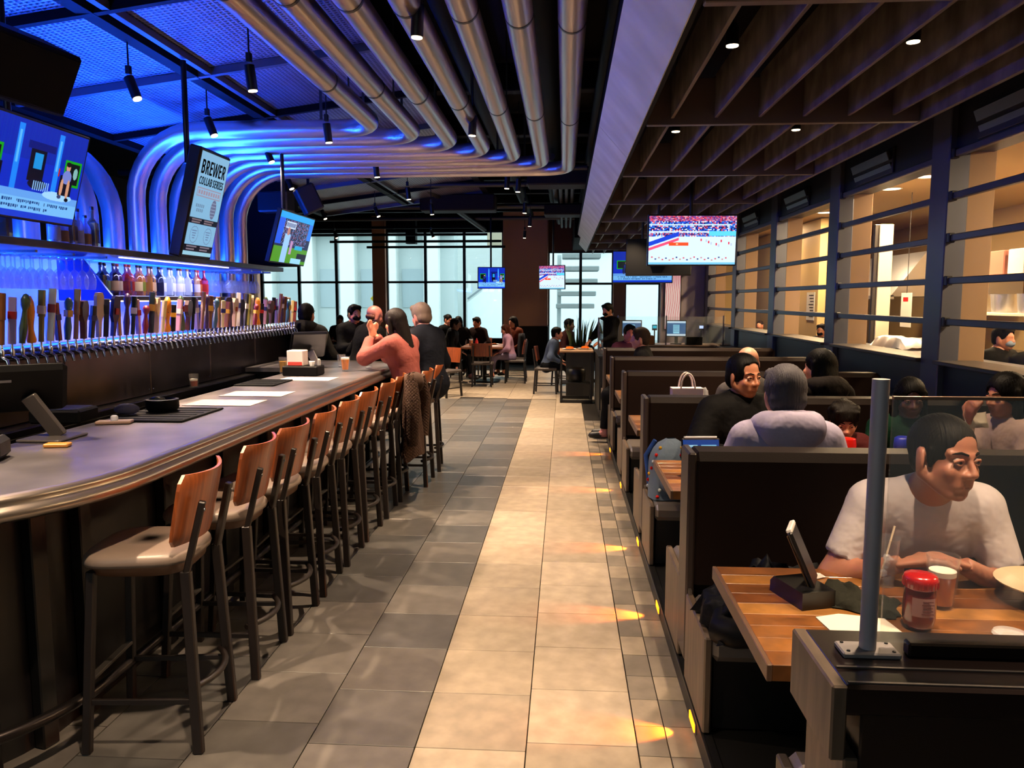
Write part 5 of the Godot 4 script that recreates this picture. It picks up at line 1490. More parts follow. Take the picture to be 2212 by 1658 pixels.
func field_image() -> Image:
	var im := Image.create(256, 144, false, Image.FORMAT_RGB8)
	im.fill(Color(0.02, 0.05, 0.28))
	rng.seed = 61
	for y in range(20, 92, 4):
		for x in range(30, 230, 5):
			im.fill_rect(Rect2i(x, y, 4, 3), [Color(0.05, 0.08, 0.3), Color(0.45, 0.55, 0.85), Color(0.03, 0.03, 0.15), Color(0.6, 0.35, 0.5)][rng.randi() % 4])
	im.fill_rect(Rect2i(0, 0, 256, 18), Color(0.05, 0.62, 0.95))
	im.fill_rect(Rect2i(0, 18, 40, 74), Color(0.03, 0.32, 0.90))
	im.fill_rect(Rect2i(226, 18, 30, 50), Color(0.05, 0.45, 0.95))
	im.fill_rect(Rect2i(54, 24, 70, 20), Color(0.80, 0.85, 0.95))
	for k in 8: im.fill_rect(Rect2i(58 + k * 8, 28, 5, 12), Color(0.15, 0.25, 0.5))
	im.fill_rect(Rect2i(0, 98, 256, 46), Color(0.30, 0.58, 0.08))
	im.fill_rect(Rect2i(60, 60, 40, 84), Color(0.60, 0.78, 0.98))
	ell(im, 80, 52, 10, 12, Color(0.75, 0.5, 0.45))
	im.fill_rect(Rect2i(112, 78, 18, 40), Color(0.75, 0.55, 0.75))
	im.fill_rect(Rect2i(150, 90, 60, 12), Color(0.10, 0.65, 0.85))
	im.fill_rect(Rect2i(180, 112, 76, 22), Color(0.02, 0.03, 0.15))
	im.fill_rect(Rect2i(140, 128, 80, 16), Color(0.60, 0.85, 0.95))
	return im

func menu_image() -> Image:
	var im := Image.create(150, 250, false, Image.FORMAT_RGB8)
	im.fill(Color(0.52, 0.72, 0.86))
	im.fill_rect(Rect2i(12, 84, 126, 22), Color(0.60, 0.58, 0.66))
	im.fill_rect(Rect2i(15, 87, 120, 16), Color(0.55, 0.72, 0.86))
	for k in 9: im.fill_rect(Rect2i(19 + k * 13, 90, 9, 10), Color(0.62, 0.55, 0.62))
	for r in 2:
		for k in 5 - r: im.fill_rect(Rect2i(20 + r * 6 + k * 9, 124 + r * 11, 6, 8), Color(0.42, 0.55, 0.68))
	ell(im, 112, 130, 15, 24, Color(0.40, 0.42, 0.55))
	for k in 5: im.fill_rect(Rect2i(99, 114 + k * 8, 26, 2), Color(0.55, 0.62, 0.74))
	im.fill_rect(Rect2i(0, 158, 150, 14), Color(0.03, 0.04, 0.12))
	for k in 2:
		for r in 2: im.fill_rect(Rect2i(14 + k * 64, 160 + r * 6, 50 - r * 6, 4), Color(0.50, 0.42, 0.45))
	for k in 2:
		var cx := 38 + 72 * k
		for a in 40:
			var an := a * PI / 20.0
			im.fill_rect(Rect2i(int(cx + cos(an) * 20), int(198 + sin(an) * 20), 2, 2), Color(0.38, 0.45, 0.62))
		for r in 4: im.fill_rect(Rect2i(cx - 12 + r * 2, 188 + r * 6, 24 - r * 4, 2), Color(0.38, 0.45, 0.62))
	im.fill_rect(Rect2i(0, 224, 150, 16), Color(0.03, 0.04, 0.12))
	for k in 2:
		for r in 2: im.fill_rect(Rect2i(12 + k * 70, 226 + r * 7, 52 - r * 10, 4), Color(0.50, 0.45, 0.50))
	im.fill_rect(Rect2i(0, 240, 150, 10), Color(0.60, 0.80, 0.88))
	return im

func television(label: String, at: Vector3, yaw: float, tilt: float, w: float, h: float, im: Image, e: float, top := 4.2, pole_x := 0.0) -> Node3D:
	var t := thing("television", label, "television", at, 0.0, "hanging televisions")
	var b := Basis(Vector3.UP, yaw) * Basis(Vector3.RIGHT, tilt)
	var fx := Transform3D(b, Vector3.ZERO)
	var black := mat(Color(0.012, 0.012, 0.014), 0.35)
	part(t, "case", mb().box(Vector3(0, 0, -0.022), Vector3(w + 0.03, h + 0.03, 0.045), 0.006, fx), black)
	part(t, "mount", mb().box(Vector3(0, 0, -0.07), Vector3(0.22, 0.22, 0.06), 0.005, fx), black)
	var pt := fx * Vector3(pole_x, 0.0, -0.10)
	part(t, "pole", mb().tube([pt, Vector3(pt.x, top - at.y, pt.z)], 0.02, 8), black)
	if im != null:
		var m := mb()
		var pts := []
		for q in [[-1, -1], [1, -1], [1, 1], [-1, 1]]: pts.append(fx * Vector3(q[0] * w / 2, q[1] * h / 2, 0.0012))
		m.quad(pts[0], pts[1], pts[2], pts[3])
		part(t, "screen_display", m, screen_mat(im, e))
	return t

func make_screens() -> void:
	var talk := talk_image()
	var rink := rink_image()
	television("big television over the taps showing two seated guests in a blue studio", Vector3(-3.03, 2.43, -4.30), PI / 2, 0.27, 0.96, 0.54, talk, 1.1, 3.45)
	television("television at the far end of the bar showing a crowd and green field", Vector3(-2.78, 2.32, -7.92), PI / 2, 0.28, 0.98, 0.50, field_image(), 1.1, 3.5)
	television("large television over the booths showing a bright ice rink and crowd", Vector3(1.46, 2.385, -9.2), 0.06, 0.06, 1.0, 0.55, rink, 1.35, 3.6)
	television("dark television seen from behind, hung beside the rink television", Vector3(1.23, 2.26, -10.5), PI - 0.15, 0.15, 0.82, 0.46, rink, 1.0, 3.6)
	television("blue-lit television half hidden behind the dark one", Vector3(1.17, 2.20, -12.0), -0.05, 0.05, 0.88, 0.46, talk, 1.0, 3.6)
	television("small far television in front of the middle windows, blue studio on screen", Vector3(-1.59, 2.18, -17.0), 0.25, 0.05, 0.58, 0.44, talk, 1.3, 4.2)
	television("small far television beside the tan column showing the ice rink", Vector3(-0.30, 2.22, -18.0), -0.3, 0.05, 0.60, 0.52, rink, 1.3, 4.2)
	# portrait menu screen
	var b := Basis(Vector3.UP, PI / 2) * Basis(Vector3.RIGHT, 0.25)
	var fx := Transform3D(b, Vector3.ZERO)
	var t := thing("menu_screen", "portrait menu screen headed BREWER hanging over the bar", "menu screen", Vector3(-2.80, 2.43, -6.02))
	var black := mat(Color(0.012, 0.012, 0.016), 0.3)
	part(t, "case", mb().box(Vector3(0, 0, -0.05), Vector3(0.51, 0.84, 0.10), 0.012, fx), black)
	part(t, "pole", mb().tube([Vector3(-0.06, 0.3, 0.16), Vector3(-0.06, 1.05, 0.16)], 0.022, 8), black)
	var m := mb()
	var pts := []
	for q in [[-0.235, -0.395], [0.235, -0.395], [0.235, 0.395], [-0.235, 0.395]]: pts.append(fx * Vector3(q[0], q[1], 0.0012))
	m.quad(pts[0], pts[1], pts[2], pts[3])
	part(t, "screen_display", m, screen_mat(menu_image(), 1.0))
	text_on(t, "BREWER", fx * Transform3D(Basis(), Vector3(0, 0.285, 0.003)), 0.40, 0.105, Color(0.03, 0.05, 0.08), true)
	text_on(t, "COLLAB SERIES", fx * Transform3D(Basis(), Vector3(0, 0.180, 0.003)), 0.40, 0.06, Color(0.10, 0.24, 0.30), true)

func text_on(parent: Node3D, words: String, xf: Transform3D, w: float, h: float, c: Color, bold := false) -> void:
	var tm := TextMesh.new()
	var f := SystemFont.new()
	f.font_names = PackedStringArray(["Droid Sans"])
	if bold: f.font_weight = 700
	tm.font = f
	tm.text = words
	tm.font_size = 32
	tm.pixel_size = 0.01
	tm.depth = 0.004
	var bb := tm.get_aabb()
	var o := MeshInstance3D.new()
	o.name = numbered("lettering", str(parent.get_instance_id()))
	o.mesh = tm
	o.material_override = mat(c, 0.6)
	parent.add_child(o)
	var sc := Vector3(w / bb.size.x, h / bb.size.y, 0.4)
	o.transform = xf * Transform3D(Basis.from_scale(sc), -Vector3(bb.get_center().x * sc.x, bb.get_center().y * sc.y, 0))

# ---------------------------------------------------------------- small things
func crumple(rows_n: int, cols: int, size: Vector2, amp: float, seed_: int, dome := 0.0) -> Array:
	var f := FastNoiseLite.new()
	f.seed = seed_
	f.frequency = 9.0
	f.fractal_octaves = 3
	var rows: Array = []
	for i in rows_n:
		var r: Array = []
		for j in cols:
			var u := i / float(rows_n - 1)
			var v := j / float(cols - 1)
			var x := (v - 0.5) * size.x
			var z := (0.5 - u) * size.y
			var e := minf(minf(u, 1 - u), minf(v, 1 - v)) * 2.0
			var ox := f.get_noise_2d(x * 1.0, z + 5.0) * amp * 0.6
			r.append(Vector3(x + ox, 0.004 + amp * (0.5 + f.get_noise_2d(x, z)) * minf(1.0, e * 3.0) + dome * sqrt(maxf(0.0, e)), z + f.get_noise_2d(x + 9.0, z) * amp * 0.6))
		rows.append(r)
	return rows

func make_table_things() -> void:
	var black := mat(Color(0.018, 0.018, 0.020), 0.35)
	var ty := 0.7505
	# payment tablet in the near booth
	var t := thing("payment_tablet", "black payment tablet tilted on a chunky dock on the near table", "tablet", Vector3(0.765, ty, -2.46), 0.30)
	part(t, "dock", mb().prism(PackedVector2Array([Vector2(-0.09, 0), Vector2(0.09, 0), Vector2(0.09, 0.035), Vector2(0.07, 0.055), Vector2(-0.09, 0.055)]), 0.115, Transform3D(Basis(Vector3.UP, PI / 2), Vector3(-0.06, 0, 0.0))), black)
	part(t, "dock_lip", mb().box(Vector3(0, 0.03, 0.075), Vector3(0.115, 0.05, 0.02), 0.008), black)
	var tb := Transform3D(Basis(Vector3.UP, 0.9) * Basis(Vector3.RIGHT, -0.42), Vector3(0.01, 0.135, -0.02))
	part(t, "tablet", mb().box(Vector3.ZERO, Vector3(0.13, 0.19, 0.016), 0.006, tb), black)
	part(t, "tablet_back", mb().box(Vector3(0, 0, -0.0105), Vector3(0.12, 0.17, 0.004), 0.001, tb), mat(Color(0.40, 0.27, 0.14), 0.45))
	part(t, "card_slot", mb().box(Vector3(0, 0.098, 0), Vector3(0.115, 0.014, 0.018), 0.003, tb), mat(Color(0.86, 0.84, 0.82), 0.4))
	# folded white menu
	solo("paper_menu", "white folded paper on the near table beside the tablet dock", "paper", mb().prism(PackedVector2Array([Vector2(-0.10, -0.07), Vector2(0.10, -0.07), Vector2(0.10, 0.03), Vector2(-0.02, 0.07), Vector2(-0.10, 0.05)]), 0.003, Transform3D(Basis(Vector3.RIGHT, -PI / 2), Vector3.ZERO)), mat(Color(0.86, 0.83, 0.76), 0.7), "", Vector3(0.865, ty, -2.27), 0.12)
	# dark knitted napkin
	var nap := thing("cloth_napkin", "dark grey-green cloth napkin crumpled behind the steel post", "napkin", Vector3(0.925, ty, -2.42), -0.5)
	part(nap, "cloth", mb().grid(crumple(14, 16, Vector2(0.24, 0.16), 0.05, 5)), mat(Color(0.14, 0.14, 0.115), 0.85, 0, {"bump": "cloth_n", "bump_scale": 0.8, "scale": 12.0}))
	var np2 := thing("paper_napkin", "crumpled white printed napkin behind the payment tablet", "napkin", Vector3(0.86, ty, -2.66), 0.4)
	part(np2, "paper", mb().grid(crumple(8, 8, Vector2(0.08, 0.05), 0.03, 8)), mat(Color(0.82, 0.78, 0.75), 0.8))
	# ketchup bottle
	var k := thing("ketchup_bottle", "squat red ketchup bottle with a ridged red cap on the near table", "bottle", Vector3(1.035, ty, -2.255))
	part(k, "body", mb().lathe([Vector2(0, 0.001), Vector2(0.030, 0.001), Vector2(0.040, 0.014), Vector2(0.0445, 0.035), Vector2(0.044, 0.10), Vector2(0.041, 0.125), Vector2(0, 0.125)], 28), mat(Color(0.42, 0.028, 0.018), 0.12, 0, {"coat": 0.8}))
	var cap := mb().lathe([Vector2(0.041, 0.122), Vector2(0.0465, 0.126), Vector2(0.047, 0.150), Vector2(0.043, 0.160), Vector2(0.030, 0.164), Vector2(0, 0.165)], 28)
	for i in 24:
		var a := HEX * i / 24.0
		cap.box(Vector3(cos(a) * 0.047, 0.138, sin(a) * 0.047), Vector3(0.003, 0.022, 0.003), 0.001, Transform3D())
	part(k, "cap", cap, mat(Color(0.66, 0.035, 0.02), 0.25, 0, {"coat": 0.6}))
	var lab: Array = []
	for i in 2:
		var r: Array = []
		for j in 12:
			var a2 := PI * 0.5 - 0.75 + 1.5 * j / 11.0 + 0.1
			r.append(Vector3(cos(a2) * 0.0452, 0.048 + 0.055 * i, sin(a2) * 0.0452))
		lab.append(r)
	part(k, "label", mb().grid(lab, true), mat(Color(0.60, 0.45, 0.42), 0.6))
	for i in 5:
		part(k, "print_line", mb().box(Vector3(0.004, 0.058 + 0.009 * i, 0.0455), Vector3(0.034 - 0.004 * (i % 3), 0.0025, 0.0008)), mat(Color(0.40, 0.22, 0.22), 0.6))
	beer_glass(Vector3(1.175, ty, -2.42), 0.165, 0.036, 0.048, 0.62, "pint glass of amber beer with foam before the man in white", Color(0.70, 0.32, 0.04), 0.016)
	# water tumbler with straw and ice
	var w := thing("water_glass", "clear plastic tumbler of ice with a pale straw behind the ketchup", "glass", Vector3(1.075, ty, -2.60))
	part(w, "glass", mb().lathe([Vector2(0, 0.001), Vector2(0.031, 0.001), Vector2(0.046, 0.165), Vector2(0.0445, 0.165), Vector2(0.0295, 0.008), Vector2(0, 0.008)], 24), glass_pane(Color(0.6, 0.61, 0.63), 0.10, 0.5))
	rng.seed = 3
	for i in 7:
		var bb := Basis(Vector3(rng.randf(), rng.randf(), rng.randf()).normalized(), rng.randf() * 3.0)
		part(w, "ice_cube", mb().box(Vector3.ZERO, Vector3(0.02, 0.02, 0.02), 0.004, Transform3D(bb, Vector3(rng.randf_range(-0.016, 0.016), 0.022 + 0.013 * i, rng.randf_range(-0.016, 0.016)))), glass_pane(Color(0.92, 0.95, 1.0), 0.25))
	part(w, "straw", mb().tube([Vector3(-0.022, 0.012, 0.01), Vector3(0.03, 0.20, -0.012)], 0.0035, 8), mat(Color(0.86, 0.78, 0.66), 0.5))
	# plate on a dark stand
	var p := thing("plate", "large pale oval plate raised on a dark bowl at the table's right end", "plate", Vector3(1.53, ty, -2.47))
	part(p, "dish", mb().lathe([Vector2(0, 0.045), Vector2(0.09, 0.045), Vector2(0.155, 0.064), Vector2(0.156, 0.068), Vector2(0.09, 0.052), Vector2(0, 0.052)], 36), mat(Color(0.78, 0.70, 0.56), 0.3, 0, {"coat": 0.4}))
	part(p, "stand", mb().lathe([Vector2(0, 0.001), Vector2(0.06, 0.001), Vector2(0.085, 0.044), Vector2(0, 0.044)], 24), mat(Color(0.05, 0.045, 0.04), 0.4))
	part(p, "food", mb().ball(Vector3(-0.05, 0.058, 0.03), Vector3(0.03, 0.012, 0.025), 10, 6), mat(Color(0.72, 0.55, 0.22), 0.7))
	var d := thing("sauce_cup", "small clear plastic lid lying at the near table's edge", "cup", Vector3(1.27, ty, -2.21))
	part(d, "lid", mb().lathe([Vector2(0, 0.003), Vector2(0.040, 0.003), Vector2(0.045, 0.001), Vector2(0.048, 0.006), Vector2(0.044, 0.013), Vector2(0.040, 0.006), Vector2(0, 0.006)], 24), glass_pane(Color(1, 1, 1), 0.3))
	var wr := thing("candy_wrapper", "small blue and white wrapper lying on the near table", "wrapper", Vector3(1.14, ty, -2.18), 0.5)
	part(wr, "foil", mb().grid(crumple(6, 8, Vector2(0.05, 0.022), 0.012, 18)), mat(Color(0.20, 0.34, 0.62), 0.4))
	# navy jacket heaped on the near bench
	var j := thing("heaped_jacket", "navy quilted jacket heaped on the bench seat at the near table", "jacket", Vector3(0.80, 0.478, -2.90), 0.1)
	part(j, "cloth", mb().grid(crumple(22, 26, Vector2(0.52, 0.34), 0.10, 42, 0.17)), mat(Color(0.018, 0.022, 0.045), 0.55, 0, {"bump": "cloth_n", "bump_scale": 1.0, "scale": 4.0}))
	part(j, "sleeve", mb().tube([Vector3(-0.20, 0.05, 0.05), Vector3(-0.235, 0.035, 0.13), Vector3(-0.20, 0.045, 0.19), Vector3(-0.12, 0.04, 0.21)], [0.05, 0.055, 0.05, 0.035], 12), mat(Color(0.015, 0.018, 0.035), 0.55))
	# second booth: backpack, tablet with receipts, cup
	var bp := thing("backpack", "grey-blue child's backpack with red cherry prints on the bench end", "backpack", Vector3(0.66, 0.478, -4.80), 0.25)
	var rows: Array = []
	for i in 13:
		var r3: Array = []
		var v := i / 12.0
		for jj in 21:
			var a4 := HEX * jj / 20.0
			var sc := sqrt(maxf(0.0, 1.0 - pow(maxf(0.0, v - 0.55) / 0.46, 2.0)))
			var cs := signf(cos(a4)) * pow(absf(cos(a4)), 0.6)
			var sn := signf(sin(a4)) * pow(absf(sin(a4)), 0.6)
			r3.append(Vector3(cs * 0.13 * sc, 0.005 + 0.37 * v, sn * 0.09 * sc))
		rows.append(r3)
	part(bp, "bag", mb().grid(rows, true), mat(Color(0.34, 0.39, 0.45), 0.75, 0, {"bump": "cloth_n", "bump_scale": 0.5, "scale": 5.0}))
	part(bp, "pocket", mb().ball(Vector3(0, 0.13, 0.085), Vector3(0.10, 0.10, 0.04), 14, 10), mat(Color(0.32, 0.37, 0.43), 0.75))
	for i in 16:
		var pa := 1.1 + 0.16 * ((i * 5) % 16)
		var pv := 0.06 + 0.115 * ((i * 3) % 8)
		var ps := sqrt(maxf(0.0, 1.0 - pow(maxf(0.0, pv - 0.55) / 0.46, 2.0)))
		var pc := Vector3(signf(cos(pa)) * pow(absf(cos(pa)), 0.6) * 0.131 * ps, 0.005 + 0.37 * pv, signf(sin(pa)) * pow(absf(sin(pa)), 0.6) * 0.091 * ps)
		part(bp, "cherry_print", mb().ball(pc, Vector3(0.011, 0.011, 0.011), 8, 6), mat([Color(0.62, 0.08, 0.06), Color(0.65, 0.50, 0.12), Color(0.62, 0.08, 0.06), Color(0.60, 0.62, 0.62)][i % 4], 0.6))
	part(bp, "strap", mb().tube([Vector3(-0.07, 0.35, -0.08), Vector3(-0.12, 0.25, -0.11), Vector3(-0.10, 0.06, -0.09)], 0.014, 8), mat(Color(0.14, 0.24, 0.45), 0.7))
	var t2 := thing("payment_tablet", "payment tablet with a lit blue screen on the second booth's table", "tablet", Vector3(0.74, ty, -4.20), 0.10)
	part(t2, "dock", mb().box(Vector3(0, 0.03, -0.02), Vector3(0.11, 0.06, 0.12), 0.01), black)
	var tb2 := Transform3D(Basis(Vector3.RIGHT, -0.25), Vector3(0, 0.135, 0))
	part(t2, "tablet", mb().box(Vector3.ZERO, Vector3(0.21, 0.145, 0.016), 0.006, tb2), black)
	var im := Image.create(42, 28, false, Image.FORMAT_RGB8)
	im.fill(Color(0.08, 0.22, 0.48))
	im.fill_rect(Rect2i(3, 6, 14, 20), Color(0.62, 0.80, 0.85))
	im.fill_rect(Rect2i(21, 6, 18, 15), Color(0.50, 0.74, 0.85))
	for q in 5: im.fill_rect(Rect2i(5, 8 + q * 3, 10, 1), Color(0.25, 0.4, 0.55))
	im.fill_rect(Rect2i(25, 11, 10, 3), Color(0.25, 0.4, 0.6))
	var sm := mb()
	var sp := []
	for q in [[-1, -1], [1, -1], [1, 1], [-1, 1]]: sp.append(tb2 * Vector3(q[0] * 0.098, q[1] * 0.064, 0.0088))
	sm.quad(sp[0], sp[1], sp[2], sp[3])
	part(t2, "screen_display", sm, screen_mat(im, 1.1))
	part(t2, "card_slot", mb().box(Vector3(0.0, 0.078, 0), Vector3(0.18, 0.012, 0.018), 0.003, tb2), mat(Color(0.7, 0.7, 0.72), 0.4))
	var rc := thing("receipt", "small crumpled white receipt in front of the lit tablet", "receipt", Vector3(0.665, ty, -4.03))
	part(rc, "paper", mb().grid(crumple(6, 6, Vector2(0.06, 0.05), 0.03, 28)), mat(Color(0.82, 0.80, 0.76), 0.8))
	var cp := thing("small_plate", "small white dish beside the man in the black jacket", "dish", Vector3(0.985, ty, -4.38))
	part(cp, "dish", mb().lathe([Vector2(0, 0), Vector2(0.035, 0), Vector2(0.05, 0.03), Vector2(0.045, 0.03), Vector2(0.03, 0.006), Vector2(0, 0.006)], 18), mat(Color(0.85, 0.83, 0.80), 0.4))
	# cups of the children
	var rcup := thing("kids_cup", "bright red child's cup held in front of the small boy", "cup", Vector3(1.55, ty, -4.33))
	part(rcup, "cup", mb().lathe([Vector2(0, 0.001), Vector2(0.042, 0.001), Vector2(0.052, 0.16), Vector2(0.047, 0.195), Vector2(0.02, 0.20), Vector2(0, 0.20)], 22), mat(Color(0.75, 0.07, 0.03), 0.35, 0, {"coat": 0.4}))
	part(rcup, "logo", mb().lathe([Vector2(0.012, 0), Vector2(0.012, 0.002), Vector2(0, 0.002)], 12, Transform3D(Basis(Vector3.RIGHT, PI / 2), Vector3(0, 0.14, 0.0505))), mat(Color(0.85, 0.5, 0.45), 0.5))
	var bcup := thing("kids_cup", "blue lidded child's cup on the second booth's table", "cup", Vector3(1.84, ty, -4.30))
	part(bcup, "cup", mb().lathe([Vector2(0, 0.001), Vector2(0.038, 0.001), Vector2(0.045, 0.15), Vector2(0, 0.15)], 20), mat(Color(0.55, 0.62, 0.75), 0.4))
	part(bcup, "lid", mb().lathe([Vector2(0.046, 0.148), Vector2(0.049, 0.155), Vector2(0.045, 0.205), Vector2(0.03, 0.215), Vector2(0, 0.215)], 20), mat(Color(0.06, 0.10, 0.55), 0.35))
	# white paper bag on the third booth's table
	var bag := thing("paper_bag", "white paper carrier bag with twisted handles on the third booth's table", "bag", Vector3(0.93, ty, -5.95), 0.05)
	var bm := mb()
	bm.box(Vector3(0, 0.145, 0), Vector3(0.235, 0.29, 0.10), 0.003)
	part(bag, "bag", bm, mat(Color(0.88, 0.81, 0.79), 0.7))
	for zz in [-0.045, 0.045]:
		var arc: Array = []
		for i in 13:
			var tt := i / 12.0
			arc.append(Vector3(-0.055 + 0.11 * tt + 0.0, 0.27 + 0.13 * pow(sin(PI * clampf(tt, 0.001, 0.999)), 0.45), zz))
		part(bag, "handle", mb().tube(arc, 0.0065, 8), mat(Color(0.82, 0.76, 0.74), 0.7))
	part(bag, "print_line", mb().box(Vector3(0, 0.17, 0.0508), Vector3(0.14, 0.02, 0.0006)), mat(Color(0.68, 0.58, 0.58), 0.7))
	var tot := thing("white_bundle", "small grey-white bundle on the bench beside the black-jacketed man", "bundle", Vector3(1.06, 0.755, -6.0))
	part(tot, "cloth", mb().grid(crumple(10, 10, Vector2(0.16, 0.12), 0.05, 4, 0.26)), mat(Color(0.50, 0.50, 0.52), 0.8))

func make_bar_things() -> void:
	var by := 1.0715
	var black := mat(Color(0.014, 0.014, 0.017), 0.6)
	var grey := mat(Color(0.34, 0.32, 0.31), 0.4, 0.6)
	# near terminal, seen from behind
	var t := thing("order_terminal", "black bar terminal seen from behind on a slanted grey stand", "terminal", Vector3(-2.33, by, -3.36), 0.0)
	part(t, "foot", mb().box(Vector3(0, 0.006, 0.0), Vector3(0.20, 0.012, 0.22), 0.004), grey)
	part(t, "stand", mb().bar(Vector3(0.02, 0.01, -0.02), Vector3(-0.07, 0.20, 0.05), 0.07, 0.025, 0.004, Vector3.BACK), grey)
	var fx := Transform3D(Basis(Vector3.UP, -2.45) * Basis(Vector3.RIGHT, -0.55), Vector3(-0.10, 0.235, 0.05))
	part(t, "case", mb().box(Vector3.ZERO, Vector3(0.36, 0.26, 0.045), 0.02, fx), black)
	part(t, "bezel", mb().box(Vector3(0, 0, 0.024), Vector3(0.33, 0.23, 0.004), 0.001, fx), mat(Color(0.03, 0.03, 0.04), 0.15))
	part(t, "badge", mb().box(Vector3(0.06, 0.06, -0.0235), Vector3(0.045, 0.014, 0.002), 0.0008, fx), mat(Color(0.30, 0.30, 0.32), 0.4))
	var pr := thing("receipt_printer", "dark slab-shaped receipt printer at the curved end of the bar", "printer", Vector3(-2.36, by, -2.86), 0.35)
	part(pr, "body", mb().box(Vector3(0, 0.045, 0), Vector3(0.30, 0.09, 0.16), 0.02), mat(Color(0.06, 0.06, 0.065), 0.5))
	part(pr, "lid", mb().box(Vector3(0, 0.093, -0.01), Vector3(0.24, 0.012, 0.11), 0.004), black)
	var cl := thing("paper_stack", "stack of white slips beside the slanted terminal", "paper", Vector3(-2.56, by, -3.10), 0.3)
	part(cl, "holder", mb().box(Vector3(0, 0.06, 0), Vector3(0.22, 0.12, 0.16), 0.006), black)
	part(cl, "sheets", mb().box(Vector3(0, 0.132, 0), Vector3(0.19, 0.024, 0.13)), mat(Color(0.80, 0.76, 0.70), 0.7))
	var wd := thing("wood_tip_tray", "small amber wooden tip tray on the bar by the terminal foot", "tray", Vector3(-2.18, by, -3.17), 0.2)
	part(wd, "board", mb().box(Vector3(0, 0.008, 0), Vector3(0.10, 0.016, 0.05), 0.004), mat(Color(0.60, 0.40, 0.12), 0.4))
	var bx := thing("black_caddy", "open black caddy with blue light on top beside the terminal", "caddy", Vector3(-2.60, by, -3.85), 0.1)
	part(bx, "box", mb().box(Vector3(0, 0.035, 0), Vector3(0.26, 0.07, 0.20), 0.01), black)
	part(bx, "insert", mb().box(Vector3(0, 0.072, 0), Vector3(0.22, 0.006, 0.16), 0.002), mat(Color(0.10, 0.12, 0.22), 0.3))
	var ct := thing("cutting_board", "small wooden board at the inner edge of the bar", "board", Vector3(-2.30, by, -3.80), 0.25)
	part(ct, "board", mb().box(Vector3(0, 0.008, 0), Vector3(0.17, 0.016, 0.07), 0.004), mat(Color(0.46, 0.36, 0.30), 0.5))
	part(ct, "cap", mb().lathe([Vector2(0.018, 0.016), Vector2(0.018, 0.036), Vector2(0.012, 0.042), Vector2(0, 0.042)], 12), mat(Color(0.65, 0.65, 0.68), 0.4))
	# rubber mats
	for q in [[-2.18, -4.10, 0.42, 0.50, "black rubber bar mat under the dark bowl"], [-2.28, -5.75, 0.30, 0.42, "black rubber bar mat near the middle of the bar"]]:
		var m := thing("bar_mat", q[4], "bar mat", Vector3(q[0], by, q[1]))
		part(m, "mat", mb().box(Vector3(0, 0.005, 0), Vector3(q[2], 0.010, q[3]), 0.003), mat(Color(0.012, 0.012, 0.018), 0.7))
		for i in 6:
			part(m, "rib", mb().box(Vector3(0, 0.0115, -q[3] * 0.4 + q[3] * 0.16 * i), Vector3(q[2] * 0.9, 0.003, 0.012)), mat(Color(0.03, 0.03, 0.04), 0.6))
	var bw := thing("garnish_bowl", "low black oval garnish bowl on the rubber mat", "bowl", Vector3(-2.24, by + 0.0145, -4.17))
	part(bw, "bowl", mb().lathe([Vector2(0, 0.001), Vector2(0.075, 0.001), Vector2(0.088, 0.02), Vector2(0.086, 0.065), Vector2(0.070, 0.068), Vector2(0.060, 0.045), Vector2(0, 0.04)], 24), black)
	part(bw, "lid_knob", mb().ball(Vector3(-0.03, 0.06, 0), Vector3(0.045, 0.02, 0.045), 12, 6), mat(Color(0.05, 0.05, 0.06), 0.3))
	var rg := thing("folded_rag", "rounded grey folded rag beside the black bowl", "rag", Vector3(-2.36, by + 0.013, -4.02))
	part(rg, "cloth", mb().ball(Vector3(0, 0.03, 0), Vector3(0.07, 0.03, 0.05), 14, 8), mat(Color(0.22, 0.22, 0.30), 0.8))
	# white paper placemats
	var pm := [[-2.08, -4.62, "nearest white paper placemat on the bar"], [-2.06, -5.08, "second white paper placemat on the bar"], [-2.05, -6.08, "farthest white paper placemat before the napkin caddy"]]
	for q in pm:
		solo("placemat", q[2], "placemat", mb().box(Vector3(0, 0.0012, 0), Vector3(0.42, 0.002, 0.27)), mat(Color(0.66, 0.61, 0.59), 0.6), "paper placemats on the bar", Vector3(q[0], by, q[1]), 0.0)
	# condiment tray, napkins
	var tr := thing("napkin_caddy", "black bar caddy holding a block of white printed napkins", "caddy", Vector3(-2.20, by, -6.42))
	part(tr, "tray", mb().box(Vector3(0, 0.04, 0), Vector3(0.30, 0.08, 0.20), 0.008), black)
	part(tr, "napkins", mb().box(Vector3(-0.05, 0.145, 0), Vector3(0.14, 0.13, 0.13), 0.006), mat(Color(0.82, 0.76, 0.74), 0.7))
	part(tr, "printed_band", mb().box(Vector3(-0.05, 0.100, 0.0655), Vector3(0.12, 0.03, 0.002)), mat(Color(0.70, 0.25, 0.22), 0.6))
	part(tr, "creamer", mb().lathe([Vector2(0.018, 0.08), Vector2(0.026, 0.12), Vector2(0, 0.12)], 12, Transform3D(Basis(), Vector3(0.09, 0, 0.05))), mat(Color(0.85, 0.84, 0.82), 0.4))
	part(tr, "shaker", mb().lathe([Vector2(0.014, 0.08), Vector2(0.014, 0.125), Vector2(0.008, 0.135), Vector2(0, 0.135)], 10, Transform3D(Basis(), Vector3(0.125, 0, -0.03))), mat(Color(0.7, 0.7, 0.7), 0.3, 0.6))
	beer_glass(Vector3(-1.95, by, -6.80), 0.13, 0.030, 0.042, 0.8, "glass of golden beer on the bar in front of the coral sweater", Color(0.85, 0.48, 0.05), 0.016)
	beer_glass(Vector3(-2.42, by, -6.55), 0.14, 0.034, 0.040, 0.75, "yellow garnish-filled glass beside the napkin caddy", Color(0.62, 0.45, 0.10), 0.0)
